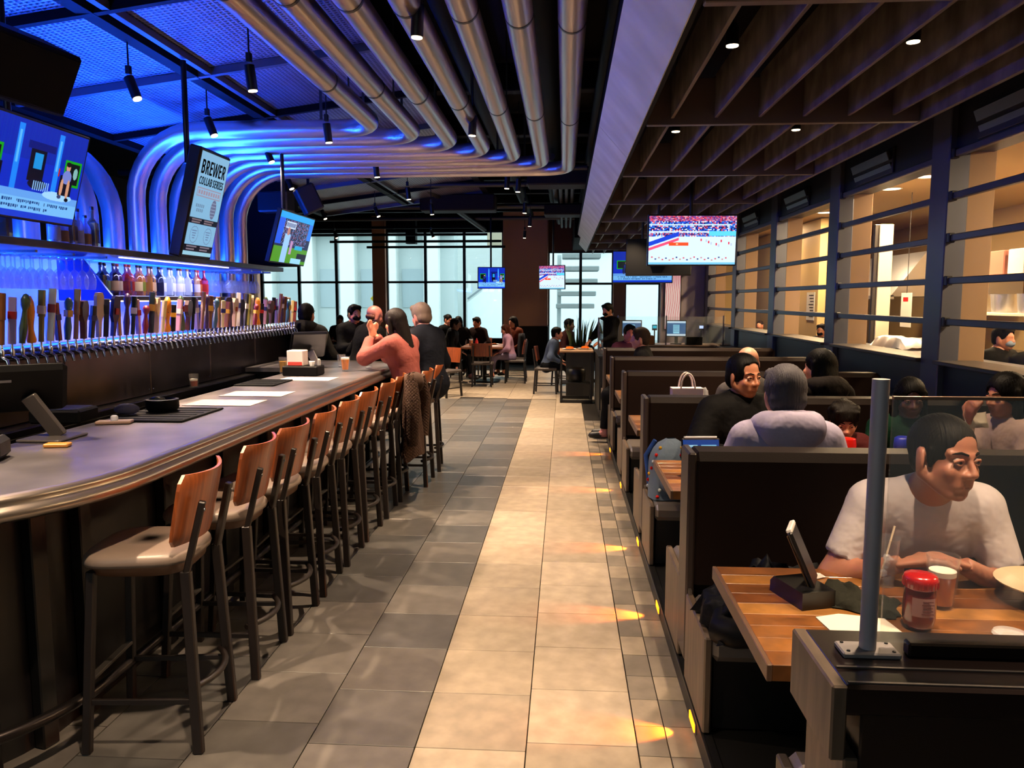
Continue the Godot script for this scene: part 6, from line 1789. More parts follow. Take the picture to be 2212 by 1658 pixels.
	beer_glass(Vector3(-2.93, 1.011, -5.95), 0.11, 0.030, 0.038, 0.5, "small glass with a little red beer on the drip tray", Color(0.50, 0.14, 0.04), 0.014)
	for q in [[-1.80, -7.05, 0.15, "empty clear pint glass at the woman's elbow"], [-1.92, -7.35, 0.15, "empty clear pint glass near the bar's far corner"], [-2.10, -7.2, 0.12, "short clear tumbler near the far corner of the bar"]]:
		beer_glass(Vector3(q[0], by, q[1]), q[2], 0.030, 0.040, 0.12, q[3], Color(0.75, 0.78, 0.82), 0.0)
	var t2 := thing("order_terminal", "dark bar terminal seen from behind at the far bend of the bar", "terminal", Vector3(-2.34, by, -7.02), 0.0)
	part(t2, "foot", mb().box(Vector3(0, 0.006, 0), Vector3(0.2, 0.012, 0.2), 0.004), black)
	part(t2, "stand", mb().bar(Vector3(0.08, 0.01, 0.02), Vector3(-0.01, 0.16, -0.04), 0.07, 0.025, 0.004, Vector3.BACK), grey)
	var fx2 := Transform3D(Basis(Vector3.UP, -2.5) * Basis(Vector3.RIGHT, -0.5), Vector3(-0.03, 0.22, -0.05))
	part(t2, "case", mb().box(Vector3.ZERO, Vector3(0.34, 0.27, 0.04), 0.015, fx2), mat(Color(0.03, 0.032, 0.05), 0.3))
	# loudspeakers
	var s := thing("loudspeaker", "large black loudspeaker hung over the near end of the bar", "loudspeaker", Vector3(-2.72, 2.85, -3.72))
	var sb := Transform3D(Basis(Vector3.UP, PI / 2 - 0.15) * Basis(Vector3.RIGHT, 0.45), Vector3.ZERO)
	part(s, "cabinet", mb().box(Vector3.ZERO, Vector3(0.62, 0.32, 0.30), 0.015, sb), black)
	part(s, "grille", mb().box(Vector3(0, 0, 0.152), Vector3(0.58, 0.28, 0.012), 0.004, sb), mat(Color(0.02, 0.02, 0.022), 0.8))
	part(s, "yoke", mb().bar(Vector3(-0.05, 0.1, 0.1), Vector3(-0.05, 0.66, 0.1), 0.05, 0.03, 0.004), black)
	var s2 := thing("loudspeaker", "small black loudspeaker under the pipes past the dark arch", "loudspeaker", Vector3(-3.2, 2.95, -9.7))
	part(s2, "cabinet", mb().box(Vector3.ZERO, Vector3(0.24, 0.34, 0.22), 0.02, Transform3D(Basis(Vector3.UP, 0.5) * Basis(Vector3.BACK, 0.45), Vector3.ZERO)), mat(Color(0.05, 0.045, 0.045), 0.5))
	part(s2, "yoke", mb().bar(Vector3(0, 0.14, 0), Vector3(0, 0.55, 0), 0.03, 0.02), black)
	var s3 := thing("loudspeaker", "navy loudspeaker seen end-on beside the small black one", "loudspeaker", Vector3(-3.80, 2.98, -10.2))
	part(s3, "cabinet", mb().box(Vector3.ZERO, Vector3(0.44, 0.26, 0.22), 0.02, Transform3D(Basis(Vector3.UP, -0.2), Vector3.ZERO)), mat(Color(0.015, 0.018, 0.05), 0.5))
	part(s3, "yoke", mb().bar(Vector3(0, 0.1, 0), Vector3(0, 0.42, 0), 0.03, 0.02), black)
	# far end of the bar: squeeze bottle and box
	var sq := thing("squeeze_bottle", "pale plastic bottle on the far ledge behind the taps", "bottle", Vector3(-3.20, 1.072, -9.0))
	part(sq, "body", mb().lathe([Vector2(0, 0.001), Vector2(0.045, 0.001), Vector2(0.045, 0.14), Vector2(0.02, 0.18), Vector2(0.018, 0.22), Vector2(0, 0.22)], 14), mat(Color(0.70, 0.70, 0.68), 0.4))
	part(sq, "base_band", mb().lathe([Vector2(0.046, 0.01), Vector2(0.046, 0.05)], 14), mat(Color(0.65, 0.42, 0.12), 0.5))
	var lg := thing("far_ledge", "high ledge with a purple-lit edge beyond the tap wall", "ledge", Vector3(-3.52, 0, -9.0))
	part(lg, "top", mb().box(Vector3(0, 1.05, 0), Vector3(0.8, 0.04, 0.5), 0.006), mat(Color(0.36, 0.32, 0.36), 0.3, 0.5))
	part(lg, "front", mb().box(Vector3(0, 0.515, 0), Vector3(0.74, 1.03, 0.42), 0.004), mat(Color(0.22, 0.16, 0.16), 0.5))
	# coat on the eighth stool
	var c := thing("quilted_coat", "brown quilted coat hanging over the back of a bar stool", "coat", Vector3(-1.37, 0, -6.55))
	var rows: Array = []
	for i in 13:
		var r: Array = []
		var v := i / 12.0
		for j in 25:
			var a := HEX * j / 24.0
			var wide := 0.20 + 0.07 * v + 0.012 * sin(a * 6.0 + v * 4.0)
			var deep := 0.035 + 0.055 * v + 0.012 * sin(a * 5.0 + v * 6.0)
			r.append(Vector3(cos(a) * deep + 0.06 + 0.01 * v, 1.075 - 0.70 * v + 0.02 * sin(a * 3.0) * v, sin(a) * wide))
		rows.append(r)
	rows.push_front(r_const(Vector3(0.06, 1.085, 0), 25))
	part(c, "body", mb().grid(rows), mat(Color(0.26, 0.19, 0.155), 0.8, 0, {"bump": "quilt_n", "bump_scale": 1.0, "scale": 9.0}))
	part(c, "sleeve", mb().tube([Vector3(0.10, 1.04, 0.19), Vector3(0.13, 0.85, 0.245), Vector3(0.12, 0.62, 0.25), Vector3(0.12, 0.50, 0.24)], [0.05, 0.06, 0.052, 0.045], 12), mat(Color(0.25, 0.185, 0.15), 0.8, 0, {"bump": "quilt_n", "bump_scale": 1.0, "scale": 9.0}))
	part(c, "sleeve", mb().tube([Vector3(0.10, 1.04, -0.19), Vector3(0.13, 0.85, -0.245), Vector3(0.12, 0.62, -0.25), Vector3(0.12, 0.50, -0.24)], [0.05, 0.06, 0.052, 0.045], 12), mat(Color(0.25, 0.185, 0.15), 0.8, 0, {"bump": "quilt_n", "bump_scale": 1.0, "scale": 9.0}))
	part(c, "hood", mb().ball(Vector3(0.11, 1.0, 0), Vector3(0.06, 0.09, 0.13), 14, 8), mat(Color(0.23, 0.17, 0.14), 0.85))

# ---------------------------------------------------------------- people
# smooth field of tapered capsules and ellipsoids, meshed as surface nets
class Field:
	var org := Vector3.ZERO
	var cell := 0.02
	var nx := 0
	var ny := 0
	var nz := 0
	var k := 60.0
	var acc := PackedFloat32Array()
	var prims: Array = []
	func cone(a: Vector3, b: Vector3, ra: float, rb: float, squash := 1.0, along := Vector3.BACK, flat := false) -> void:
		prims.append([0, a, b, ra, rb, squash, along.normalized(), flat])
	func blob(c: Vector3, r: Vector3, b := Basis()) -> void:
		prims.append([1, c, r, b])
	var cuts: Array = []
	func cut(c: Vector3, r: Vector3, b := Basis()) -> void:
		cuts.append([c, r, b])
	func fill() -> void:
		var lo := Vector3.INF
		var hi := -Vector3.INF
		for p in prims:
			if p[0] == 0:
				var r: float = maxf(p[3], p[4]) + 0.045
				lo = lo.min(p[1].min(p[2]) - Vector3.ONE * r)
				hi = hi.max(p[1].max(p[2]) + Vector3.ONE * r)
			else:
				var r2: float = maxf(p[2].x, maxf(p[2].y, p[2].z)) + 0.03
				lo = lo.min(p[1] - Vector3.ONE * r2)
				hi = hi.max(p[1] + Vector3.ONE * r2)
		org = lo - Vector3.ONE * cell
		var s := (hi - org) / cell
		nx = int(s.x) + 3
		ny = int(s.y) + 3
		nz = int(s.z) + 3
		acc.resize(nx * ny * nz)
		acc.fill(0.0)
		var mg := 2.6 / k
		for p in prims:
			var bl: Vector3
			var bh: Vector3
			if p[0] == 0:
				var rm: float = maxf(p[3], p[4]) + mg
				bl = p[1].min(p[2]) - Vector3.ONE * rm
				bh = p[1].max(p[2]) + Vector3.ONE * rm
			else:
				var rm2: float = maxf(p[2].x, maxf(p[2].y, p[2].z)) + mg
				bl = p[1] - Vector3.ONE * rm2
				bh = p[1] + Vector3.ONE * rm2
			var i0 := ((bl - org) / cell).floor()
			var i1 := ((bh - org) / cell).ceil()
			var x0 := maxi(0, int(i0.x))
			var y0 := maxi(0, int(i0.y))
			var z0 := maxi(0, int(i0.z))
			var x1 := mini(nx - 1, int(i1.x))
			var y1 := mini(ny - 1, int(i1.y))
			var z1 := mini(nz - 1, int(i1.z))
			if p[0] == 0:
				var a: Vector3 = p[1]
				var ab: Vector3 = p[2] - a
				var l2 := maxf(ab.length_squared(), 1e-9)
				var ln := sqrt(l2)
				var ra: float = p[3]
				var dr: float = p[4] - ra
				var sq: float = p[5] - 1.0
				var al: Vector3 = p[6]
				var flat: bool = p[7]
				for z in range(z0, z1 + 1):
					for y in range(y0, y1 + 1):
						var idx := (z * ny + y) * nx + x0
						var q := org + Vector3(x0, y, z) * cell - a
						for x in range(x0, x1 + 1):
							var tr := q.dot(ab) / l2
							var t := clampf(tr, 0.0, 1.0)
							var w := q - ab * t
							if sq != 0.0: w += al * (w.dot(al) * sq)
							var d := w.length() - ra - dr * t
							if flat and tr > 1.0: d = maxf(d, (tr - 1.0) * ln * 3.0)
							if d < mg: acc[idx] += exp(-k * d)
							idx += 1
							q.x += cell
			else:
				var inv: Basis = p[3].transposed()
				var c: Vector3 = p[1]
				var rr: Vector3 = p[2]
				var mn := minf(rr.x, minf(rr.y, rr.z))
				for z in range(z0, z1 + 1):
					for y in range(y0, y1 + 1):
						var idx2 := (z * ny + y) * nx + x0
						for x in range(x0, x1 + 1):
							var q2: Vector3 = inv * (org + Vector3(x, y, z) * cell - c)
							var u := q2 / rr
							var l := u.length()
							var g := (u / rr).length()
							var d2: float = (l * (l - 1.0) / g) if g > 1e-6 else -mn
							if d2 < mg: acc[idx2] += exp(-k * maxf(d2, -0.2))
							idx2 += 1
		for p in cuts:
			var inv2: Basis = p[2].transposed()
			var rr2: Vector3 = p[1]
			var rm3: float = maxf(rr2.x, maxf(rr2.y, rr2.z)) + mg
			var j0: Vector3 = ((p[0] - Vector3.ONE * rm3 - org) / cell).floor()
			var j1: Vector3 = ((p[0] + Vector3.ONE * rm3 - org) / cell).ceil()
			for z in range(maxi(0, int(j0.z)), mini(nz - 1, int(j1.z)) + 1):
				for y in range(maxi(0, int(j0.y)), mini(ny - 1, int(j1.y)) + 1):
					for x in range(maxi(0, int(j0.x)), mini(nx - 1, int(j1.x)) + 1):
						var id := (z * ny + y) * nx + x
						if acc[id] <= 0.0: continue
						var q3: Vector3 = inv2 * (org + Vector3(x, y, z) * cell - p[0])
						var u3 := q3 / rr2
						var l3 := u3.length()
						var g3 := (u3 / rr2).length()
						var d3: float = (l3 * (l3 - 1.0) / g3) if g3 > 1e-6 else -0.01
						if d3 < 0.03: acc[id] = minf(acc[id], exp(k * d3))
	var rough := 0.0
	var rough_freq := 90.0
	func mesh() -> ArrayMesh:
		fill()
		var ins := PackedByteArray()
		ins.resize(acc.size())
		for i in acc.size():
			if acc[i] > 1.0: ins[i] = 1
		var vid := PackedInt32Array()
		vid.resize(acc.size())
		vid.fill(-1)
		var vs := PackedVector3Array()
		var ix := PackedInt32Array()
		var nxy := nx * ny
		var offs := [0, 1, nx, nx + 1, nxy, nxy + 1, nxy + nx, nxy + nx + 1]
		var cor := [Vector3(0, 0, 0), Vector3(1, 0, 0), Vector3(0, 1, 0), Vector3(1, 1, 0), Vector3(0, 0, 1), Vector3(1, 0, 1), Vector3(0, 1, 1), Vector3(1, 1, 1)]
		var edges := [[0, 1], [2, 3], [4, 5], [6, 7], [0, 2], [1, 3], [4, 6], [5, 7], [0, 4], [1, 5], [2, 6], [3, 7]]
		for z in nz - 1:
			for y in ny - 1:
				var b := (z * ny + y) * nx
				for x in nx - 1:
					var i := b + x
					var s := ins[i] + ins[i + 1] + ins[i + nx] + ins[i + nx + 1] + ins[i + nxy] + ins[i + nxy + 1] + ins[i + nxy + nx] + ins[i + nxy + nx + 1]
					if s == 0 or s == 8: continue
					var p := Vector3.ZERO
					var n := 0
					for e in edges:
						var ia: int = i + offs[e[0]]
						var ib: int = i + offs[e[1]]
						if ins[ia] != ins[ib]:
							var fa := log(maxf(acc[ia], 1e-3))
							var fb := log(maxf(acc[ib], 1e-3))
							p += cor[e[0]].lerp(cor[e[1]], fa / (fa - fb))
							n += 1
					vid[i] = vs.size()
					vs.append(org + (Vector3(x, y, z) + p / n) * cell)
		for z in range(1, nz - 1):
			for y in range(1, ny - 1):
				var b2 := (z * ny + y) * nx
				for x in range(1, nx - 1):
					var i2 := b2 + x
					var a := ins[i2]
					if ins[i2 + 1] != a: quad(ix, vid[i2 - nx - nxy], vid[i2 - nxy], vid[i2], vid[i2 - nx], a == 0)
					if ins[i2 + nx] != a: quad(ix, vid[i2 - 1 - nxy], vid[i2 - 1], vid[i2], vid[i2 - nxy], a == 0)
					if ins[i2 + nxy] != a: quad(ix, vid[i2 - 1 - nx], vid[i2 - nx], vid[i2], vid[i2 - 1], a == 0)
		var ns := PackedVector3Array()
		ns.resize(vs.size())
		for t in range(0, ix.size(), 3):
			var nn := (vs[ix[t + 2]] - vs[ix[t]]).cross(vs[ix[t + 1]] - vs[ix[t]])
			ns[ix[t]] += nn
			ns[ix[t + 1]] += nn
			ns[ix[t + 2]] += nn
		for j in ns.size(): ns[j] = ns[j].normalized()
		if rough > 0.0:
			var fn := FastNoiseLite.new()
			fn.seed = 7
			fn.frequency = 1.0
			fn.fractal_octaves = 2
			for j in vs.size():
				var q := vs[j] * Vector3(rough_freq, rough_freq * 0.35, rough_freq)
				vs[j] += ns[j] * rough * fn.get_noise_3dv(q)
		var arr := []
		arr.resize(Mesh.ARRAY_MAX)
		arr[Mesh.ARRAY_VERTEX] = vs
		arr[Mesh.ARRAY_NORMAL] = ns
		arr[Mesh.ARRAY_INDEX] = ix
		var am := ArrayMesh.new()
		if vs.size() > 0: am.add_surface_from_arrays(Mesh.PRIMITIVE_TRIANGLES, arr)
		return am
	func quad(ix: PackedInt32Array, a: int, b: int, c: int, d: int, flip: bool) -> void:
		if a < 0 or b < 0 or c < 0 or d < 0: return
		if flip: ix.append_array([a, b, c, a, c, d])
		else: ix.append_array([a, c, b, a, d, c])

func field(cell: float, k := 60.0) -> Field:
	var f := Field.new()
	f.cell = cell
	f.k = k
	return f

func elbow_of(s: Vector3, w: Vector3, l1: float, l2: float, pole: Vector3) -> Vector3:
	var d := w - s
	var l := minf(d.length(), (l1 + l2) * 0.995)
	var u := d.normalized()
	var a := (l1 * l1 - l2 * l2 + l * l) / (2.0 * l)
	var h := sqrt(maxf(0.0, l1 * l1 - a * a))
	var pp := (pole - u * pole.dot(u)).normalized()
	return s + u * a + pp * h

func head_field(f: Field, t: Transform3D, s: float, child: bool) -> void:
	var b := t.basis
	var dy := 0.012 if child else 0.0
	f.blob(t * (Vector3(0, 0.030, -0.015) * s), Vector3(0.073, 0.086, 0.094) * s, b)
	f.blob(t * (Vector3(0, -0.042 + dy, 0.028) * s), Vector3(0.059, 0.066, 0.055) * s, b)
	f.blob(t * (Vector3(0, -0.099 + dy, 0.058) * s), Vector3(0.020, 0.014, 0.017) * s, b)
	for x in [-1.0, 1.0]:
		f.cone(t * (Vector3(x * 0.058, -0.048, -0.008) * s), t * (Vector3(x * 0.023, -0.094 + dy, 0.048) * s), 0.020 * s, 0.015 * s)
		f.blob(t * (Vector3(x * 0.038, -0.030, 0.056) * s), Vector3(0.020, 0.020, 0.018) * s, b)
		f.blob(t * (Vector3(x * 0.0755, -0.012, -0.010) * s), Vector3(0.008, 0.031, 0.018) * s, Basis(b.y, x * 0.35) * b)
		f.blob(t * (Vector3(x * 0.0115, -0.036, 0.088) * s), Vector3(0.0085, 0.0075, 0.0095) * s, b)
		f.cone(t * (Vector3(x * 0.046, 0.019, 0.060) * s), t * (Vector3(x * 0.010, 0.017, 0.078) * s), 0.0065 * s, 0.0065 * s)
		f.cut(t * (Vector3(x * 0.032, -0.001, 0.094) * s), Vector3(0.017, 0.0095, 0.0145) * s, b)
	f.cone(t * (Vector3(0, 0.010, 0.079) * s), t * (Vector3(0, -0.031, 0.101) * s), 0.0058 * s, 0.0092 * s)
	f.cone(t * (Vector3(-0.020, -0.068 + dy, 0.066) * s), t * (Vector3(0.020, -0.068 + dy, 0.066) * s), 0.010 * s, 0.010 * s)

func hand_field(f: Field, w: Vector3, dir: Vector3, palm_n: Vector3, s: float, side: float, curl := 0.5) -> void:
	# palm and five fingers; dir runs from wrist to fingers, palm_n out of the palm
	var y := dir.normalized()
	var x := y.cross(palm_n).normalized()
	var n := x.cross(y).normalized()
	f.cone(w, w + y * 0.075 * s, 0.026 * s, 0.034 * s, 1.9, n)
	for i in 4:
		var off := (i - 1.5) * 0.0195 * s
		var base := w + y * 0.085 * s + x * off
		var len_: float = [0.068, 0.078, 0.074, 0.058][i] * s
		var d1 := (y + n * curl * 0.5).normalized()
		var d2 := (y + n * curl * 1.3).normalized()
		f.cone(base, base + d1 * len_ * 0.55, 0.0088 * s, 0.0082 * s)
		f.cone(base + d1 * len_ * 0.55, base + d1 * len_ * 0.55 + d2 * len_ * 0.5, 0.0082 * s, 0.0068 * s)
	var tb := w + y * 0.028 * s - x * side * 0.028 * s
	var tm := tb + (y * 0.6 - x * side * 0.8 + n * 0.3).normalized() * 0.042 * s
	f.cone(tb, tm, 0.0115 * s, 0.0095 * s)
	f.cone(tm, tm + (y * 0.9 - x * side * 0.2 + n * 0.35).normalized() * 0.032 * s, 0.0095 * s, 0.0075 * s)

func person(o: Dictionary) -> Node3D:
	var sc: float = o.get("scale", 1.0)
	var t := thing("person", o.label, "person", o.at, o.get("yaw", 0.0), o.get("group", ""))
	var cell: float = o.get("cell", 0.024)
	var hcell: float = o.get("hcell", cell * 0.6)
	var kk := 60.0 if cell < 0.018 else 45.0
	var seated: bool = o.get("seated", true)
	var seat: float = o.get("seat", 0.475)
	var lean: float = o.get("lean", 0.08)
	var hip := Vector3(0, (seat + 0.09 * sc) if seated else 0.93 * sc, 0)
	var u := Vector3(o.get("side", 0.0), cos(lean), sin(lean)).normalized()
	var fwd := Vector3(0, -sin(lean), cos(lean))
	var X := Vector3.RIGHT * sc
	var chest := hip + u * 0.34 * sc
	var neck := hip + u * 0.50 * sc
	var head := neck + (u + Vector3.UP * 1.2 + fwd * 0.25).normalized() * 0.150 * sc + fwd * 0.012 * sc
	head += o.get("head_off", Vector3.ZERO)
	var ht := Transform3D(Basis(Vector3.UP, o.get("head_yaw", 0.0)) * Basis(Vector3.RIGHT, o.get("head_pitch", 0.0)) * Basis(Vector3.BACK, o.get("head_roll", 0.0)), head)
	var hs: float = o.get("head_scale", 1.0) * sc
	var sl := hip + u * 0.445 * sc + X * 0.175
	var sr := hip + u * 0.445 * sc - X * 0.175
	var wl: Vector3 = o.get("left", Vector3(0.20, seat + 0.16, 0.28) if seated else Vector3(0.24, 0.82, 0.06) * sc)
	var wr: Vector3 = o.get("right", Vector3(-0.20, seat + 0.16, 0.28) if seated else Vector3(-0.24, 0.82, 0.06) * sc)
	var el := elbow_of(sl, wl, 0.28 * sc, 0.25 * sc, o.get("pole_l", Vector3(0.7, -0.8, -0.4)))
	var er := elbow_of(sr, wr, 0.28 * sc, 0.25 * sc, o.get("pole_r", Vector3(-0.7, -0.8, -0.4)))
	wl = el + (wl - el).normalized() * 0.25 * sc
	wr = er + (wr - er).normalized() * 0.25 * sc
	var hl := hip + X * 0.085 - Vector3.UP * 0.01
	var hr := hip - X * 0.085 - Vector3.UP * 0.01
	var kl: Vector3
	var kr: Vector3
	var al: Vector3
	var ar: Vector3
	if seated:
		kl = hip + X * 0.11 + Vector3(0, 0.0, 0.42 * sc)
		kr = hip - X * 0.11 + Vector3(0, 0.0, 0.42 * sc)
		var drop := minf(hip.y - 0.09, 0.42 * sc)
		al = kl + Vector3(0, -drop, 0.04)
		ar = kr + Vector3(0, -drop, 0.04)
	else:
		kl = hip + X * 0.10 - Vector3.UP * 0.43 * sc
		kr = hip - X * 0.10 - Vector3.UP * 0.43 * sc
		al = Vector3(0.11 * sc, 0.085, -0.02)
		ar = Vector3(-0.11 * sc, 0.085, -0.02)
	var fat: float = o.get("fat", 1.0)
	# continuous body
	var f := field(cell, kk)
	var body := func(g: Field, e: float, with_arms: float, lower: bool) -> void:
		g.cone(hip - X * 0.06, hip + X * 0.06, 0.105 * sc * fat + e, 0.105 * sc * fat + e)
		g.cone(hip, hip + u * 0.20 * sc, 0.125 * sc * fat + e, 0.120 * sc * fat + e, 1.3, fwd)
		g.cone(hip + u * 0.20 * sc, hip + u * 0.385 * sc, 0.122 * sc * fat + e, 0.132 * sc * fat + e, 1.4, fwd)
		g.cone(hip + u * 0.33 * sc - X * 0.06, hip + u * 0.33 * sc + X * 0.06, 0.095 * sc * fat + e, 0.095 * sc * fat + e)
		g.cone(hip + u * 0.43 * sc - X * 0.13, hip + u * 0.43 * sc + X * 0.13, 0.062 * sc + e, 0.062 * sc + e)
		g.cone(hip + u * 0.44 * sc, neck + u * 0.01, 0.085 * sc + e * 0.5, 0.056 * sc + e * 0.3)
		for xx in [-1.0, 1.0]: g.cone(neck - u * 0.005 + X * 0.03 * xx, hip + u * 0.455 * sc + X * 0.14 * xx, 0.040 * sc + e * 0.6, 0.050 * sc + e)
		if with_arms > 0.0:
			for q in [[sl, el, wl], [sr, er, wr]]:
				var fr := minf(1.0, with_arms)
				g.cone(q[0], q[0].lerp(q[1], fr), 0.054 * sc + e, lerpf(0.054, 0.043, fr) * sc + e, 1.0, Vector3.BACK, fr < 1.0)
				if with_arms > 1.0:
					var f2 := with_arms - 1.0
					g.cone(q[1], q[1].lerp(q[2], f2), 0.042 * sc + e, lerpf(0.042, 0.028, f2) * sc + e, 1.0, Vector3.BACK, true)
	body.call(f, 0.0, 2.0, true)
	f.cone(neck - u * 0.03 * sc, head + ht.basis * (Vector3(0, -0.05, -0.02) * hs), 0.056 * sc, 0.054 * sc)
	for q in [[hl, kl, al], [hr, kr, ar]]:
		f.cone(q[0], q[1], 0.085 * sc, 0.058 * sc)
		f.cone(q[1], q[2], 0.056 * sc, 0.038 * sc)
		f.cone(q[2] - Vector3(0, 0.035, 0.02), q[2] + Vector3(0, -0.05, 0.14) * sc, 0.038 * sc, 0.030 * sc)
	var skin := mat(o.skin, 0.48, 0, {"skin": 0.25})
	# hands and head have finer grids of their own, joined to the body's mesh
	var bm: ArrayMesh = f.mesh()
	var fh := field(hcell, 190.0 if hcell < 0.009 else 110.0)
	head_field(fh, ht, hs, o.get("child", false))
	fh.cone(neck + (head - neck) * 0.25, head + ht.basis * (Vector3(0, -0.045, -0.018) * hs), 0.055 * sc, 0.054 * sc)
	var st := SurfaceTool.new()
	st.begin(Mesh.PRIMITIVE_TRIANGLES)
	st.append_from(bm, 0, Transform3D())
	st.append_from(fh.mesh(), 0, Transform3D())
	if o.get("hands", true):
		var fg := field(minf(hcell, 0.008) if cell < 0.02 else 0.012, 150.0)
		hand_field(fg, wl, (wl - el).normalized() + o.get("hand_dir_l", Vector3.ZERO), o.get("palm_l", Vector3(-0.3, -1, 0.2)), sc, 1.0, 0.6)
		hand_field(fg, wr, (wr - er).normalized() + o.get("hand_dir_r", Vector3.ZERO), o.get("palm_r", Vector3(0.3, -1, 0.2)), sc, -1.0, 0.6)
		st.append_from(fg.mesh(), 0, Transform3D())
	part(t, "body", st.commit(), skin)
	# clothing
	var cl := {"bump": "cloth_n", "bump_scale": 0.7, "scale": 3.0}
	if o.has("cloth_opt"): cl = o.cloth_opt
	var fs := field(cell, kk)
	body.call(fs, o.get("thick", 0.013), o.get("sleeve", 2.0 - 0.08), false)
	if o.get("hood", false):
		var fo := field(cell, 55.0)
		fo.rough = 0.006
		fo.rough_freq = 14.0
		var hb := neck + u * 0.012 * sc
		for i in 9:
			var a0 := PI * (0.02 + 0.96 * i / 8.0) - PI
			var a1 := PI * (0.02 + 0.96 * minf(i + 1, 8) / 8.0) - PI
			var p0 := hb + X * cos(a0) * 0.112 + fwd * sin(a0) * 0.100 * sc
			var p1 := hb + X * cos(a1) * 0.112 + fwd * sin(a1) * 0.100 * sc
			if i < 8: fo.cone(p0, p1, 0.047 * sc, 0.047 * sc)
		fo.cone(hb - fwd * 0.105 * sc - X * 0.07 - u * 0.03, hb - fwd * 0.105 * sc + X * 0.07 - u * 0.03, 0.060 * sc, 0.060 * sc)
		fo.cone(hb - fwd * 0.115 * sc - u * 0.04, hb - fwd * 0.115 * sc - u * 0.17 * sc, 0.085 * sc, 0.030 * sc, 1.6, fwd)
		part(t, "hood", fo.mesh(), mat(o.top, 0.78, 0, cl))
	if o.get("collar", false):
		fs.cone(neck - fwd * 0.02 - X * 0.04, neck - fwd * 0.02 + X * 0.04, 0.045 * sc, 0.045 * sc)
	if o.get("puffs", 0) > 0:
		for q in [[sl, el], [el, wl], [sr, er], [er, wr]]:
			for i in 5:
				var pp: Vector3 = q[0].lerp(q[1], 0.1 + 0.19 * i)
				fs.blob(pp, Vector3.ONE * 0.063 * sc)
	part(t, o.get("top_name", "shirt"), fs.mesh(), mat(o.top, 0.78, 0, cl))
	if o.get("crew_neck", false):
		var ring: Array = []
		for i in 25:
			var an := HEX * i / 24.0
			ring.append(hip + u * 0.492 * sc + X * cos(an) * 0.076 + (fwd * (sin(an) * 0.078 + 0.012) - u * (0.030 * sin(an))) * sc)
		part(t, "neck_band", mb().tube(ring, 0.0075 * sc, 8), mat(o.top.darkened(0.04), 0.8))
	if o.has("inner"):
		var fi := field(cell, kk)
		fi.cone(hip + u * 0.2 * sc + fwd * 0.02, hip + u * 0.42 * sc + fwd * 0.035, 0.115 * sc, 0.115 * sc, 1.5, fwd)
		part(t, "undershirt", fi.mesh(), mat(o.inner, 0.8))
	var fp := field(cell, kk)
	fp.cone(hip - X * 0.05, hip + X * 0.05, 0.118 * sc * fat, 0.118 * sc * fat)
	for q in [[hl, kl, al], [hr, kr, ar]]:
		fp.cone(q[0], q[1], 0.098 * sc, 0.072 * sc)
		fp.cone(q[1], q[1].lerp(q[2], 0.93), 0.070 * sc, 0.056 * sc, 1.0, Vector3.BACK, true)
	part(t, "trousers", fp.mesh(), mat(o.get("pants", Color(0.04, 0.045, 0.06)), 0.8))
	var fsh := field(maxf(cell, 0.018), kk)
	for q in [al, ar]:
		fsh.cone(q - Vector3(0, 0.035, 0.02), q + Vector3(0, -0.045, 0.15) * sc, 0.045 * sc, 0.038 * sc)
	part(t, "shoes", fsh.mesh(), mat(Color(0.03, 0.03, 0.03), 0.5))
	# hair
	var style: String = o.get("hair_style", "short")
	if style != "none":
		var fx := field(hcell, 260.0)
		fx.rough = (0.0008 if style == "buzz" else (0.0015 if style == "receding" else 0.005)) * hs
		hair_field(fx, ht, hs, style, o, neck, fwd, u)
		part(t, "hair", fx.mesh(), mat(o.get("hair", Color(0.03, 0.022, 0.02)), 0.55, 0, {"bump": "hair_n", "bump_scale": 1.0, "scale": 9.0}))
	if o.get("face", false):
		var brow := mat(o.get("hair", Color(0.03, 0.022, 0.02)), 0.7)
		for x in [-1.0, 1.0]:
			var eye := part(t, "eye", mb().ball(Vector3(x * 0.032, -0.001, 0.0705) * hs, Vector3(0.0115, 0.0105, 0.0115) * hs, 14, 10, ht), mat(Color(0.62, 0.56, 0.52), 0.25))
			part(eye, "iris", mb().ball(Vector3(x * 0.032, -0.001, 0.0795) * hs, Vector3(0.0056, 0.0056, 0.0030) * hs, 10, 6, ht), mat(Color(0.035, 0.022, 0.016), 0.2))
			part(eye, "upper_eyelid", mb().tube([ht * (Vector3(x * 0.0185, 0.000, 0.0765) * hs), ht * (Vector3(x * 0.026, 0.0055, 0.0805) * hs), ht * (Vector3(x * 0.036, 0.0055, 0.0800) * hs), ht * (Vector3(x * 0.046, -0.001, 0.0715) * hs)], 0.0042 * hs, 8), skin)
			part(eye, "lower_eyelid", mb().tube([ht * (Vector3(x * 0.0185, -0.002, 0.0760) * hs), ht * (Vector3(x * 0.027, -0.0085, 0.0785) * hs), ht * (Vector3(x * 0.037, -0.0080, 0.0775) * hs), ht * (Vector3(x * 0.046, -0.001, 0.0710) * hs)], 0.0030 * hs, 8), skin)
			part(t, "eyebrow", mb().tube([ht * (Vector3(x * 0.012, 0.0190, 0.0845) * hs), ht * (Vector3(x * 0.030, 0.0245, 0.0770) * hs), ht * (Vector3(x * 0.049, 0.0190, 0.0640) * hs)], [0.0028 * hs, 0.0036 * hs, 0.0018 * hs], 8), brow)
		var sm: float = o.get("smile", 0.002)
		var dy: float = 0.012 if o.get("child", false) else 0.0
		var lip := mat(o.skin.lerp(Color(0.40, 0.10, 0.09), 0.40), 0.4)
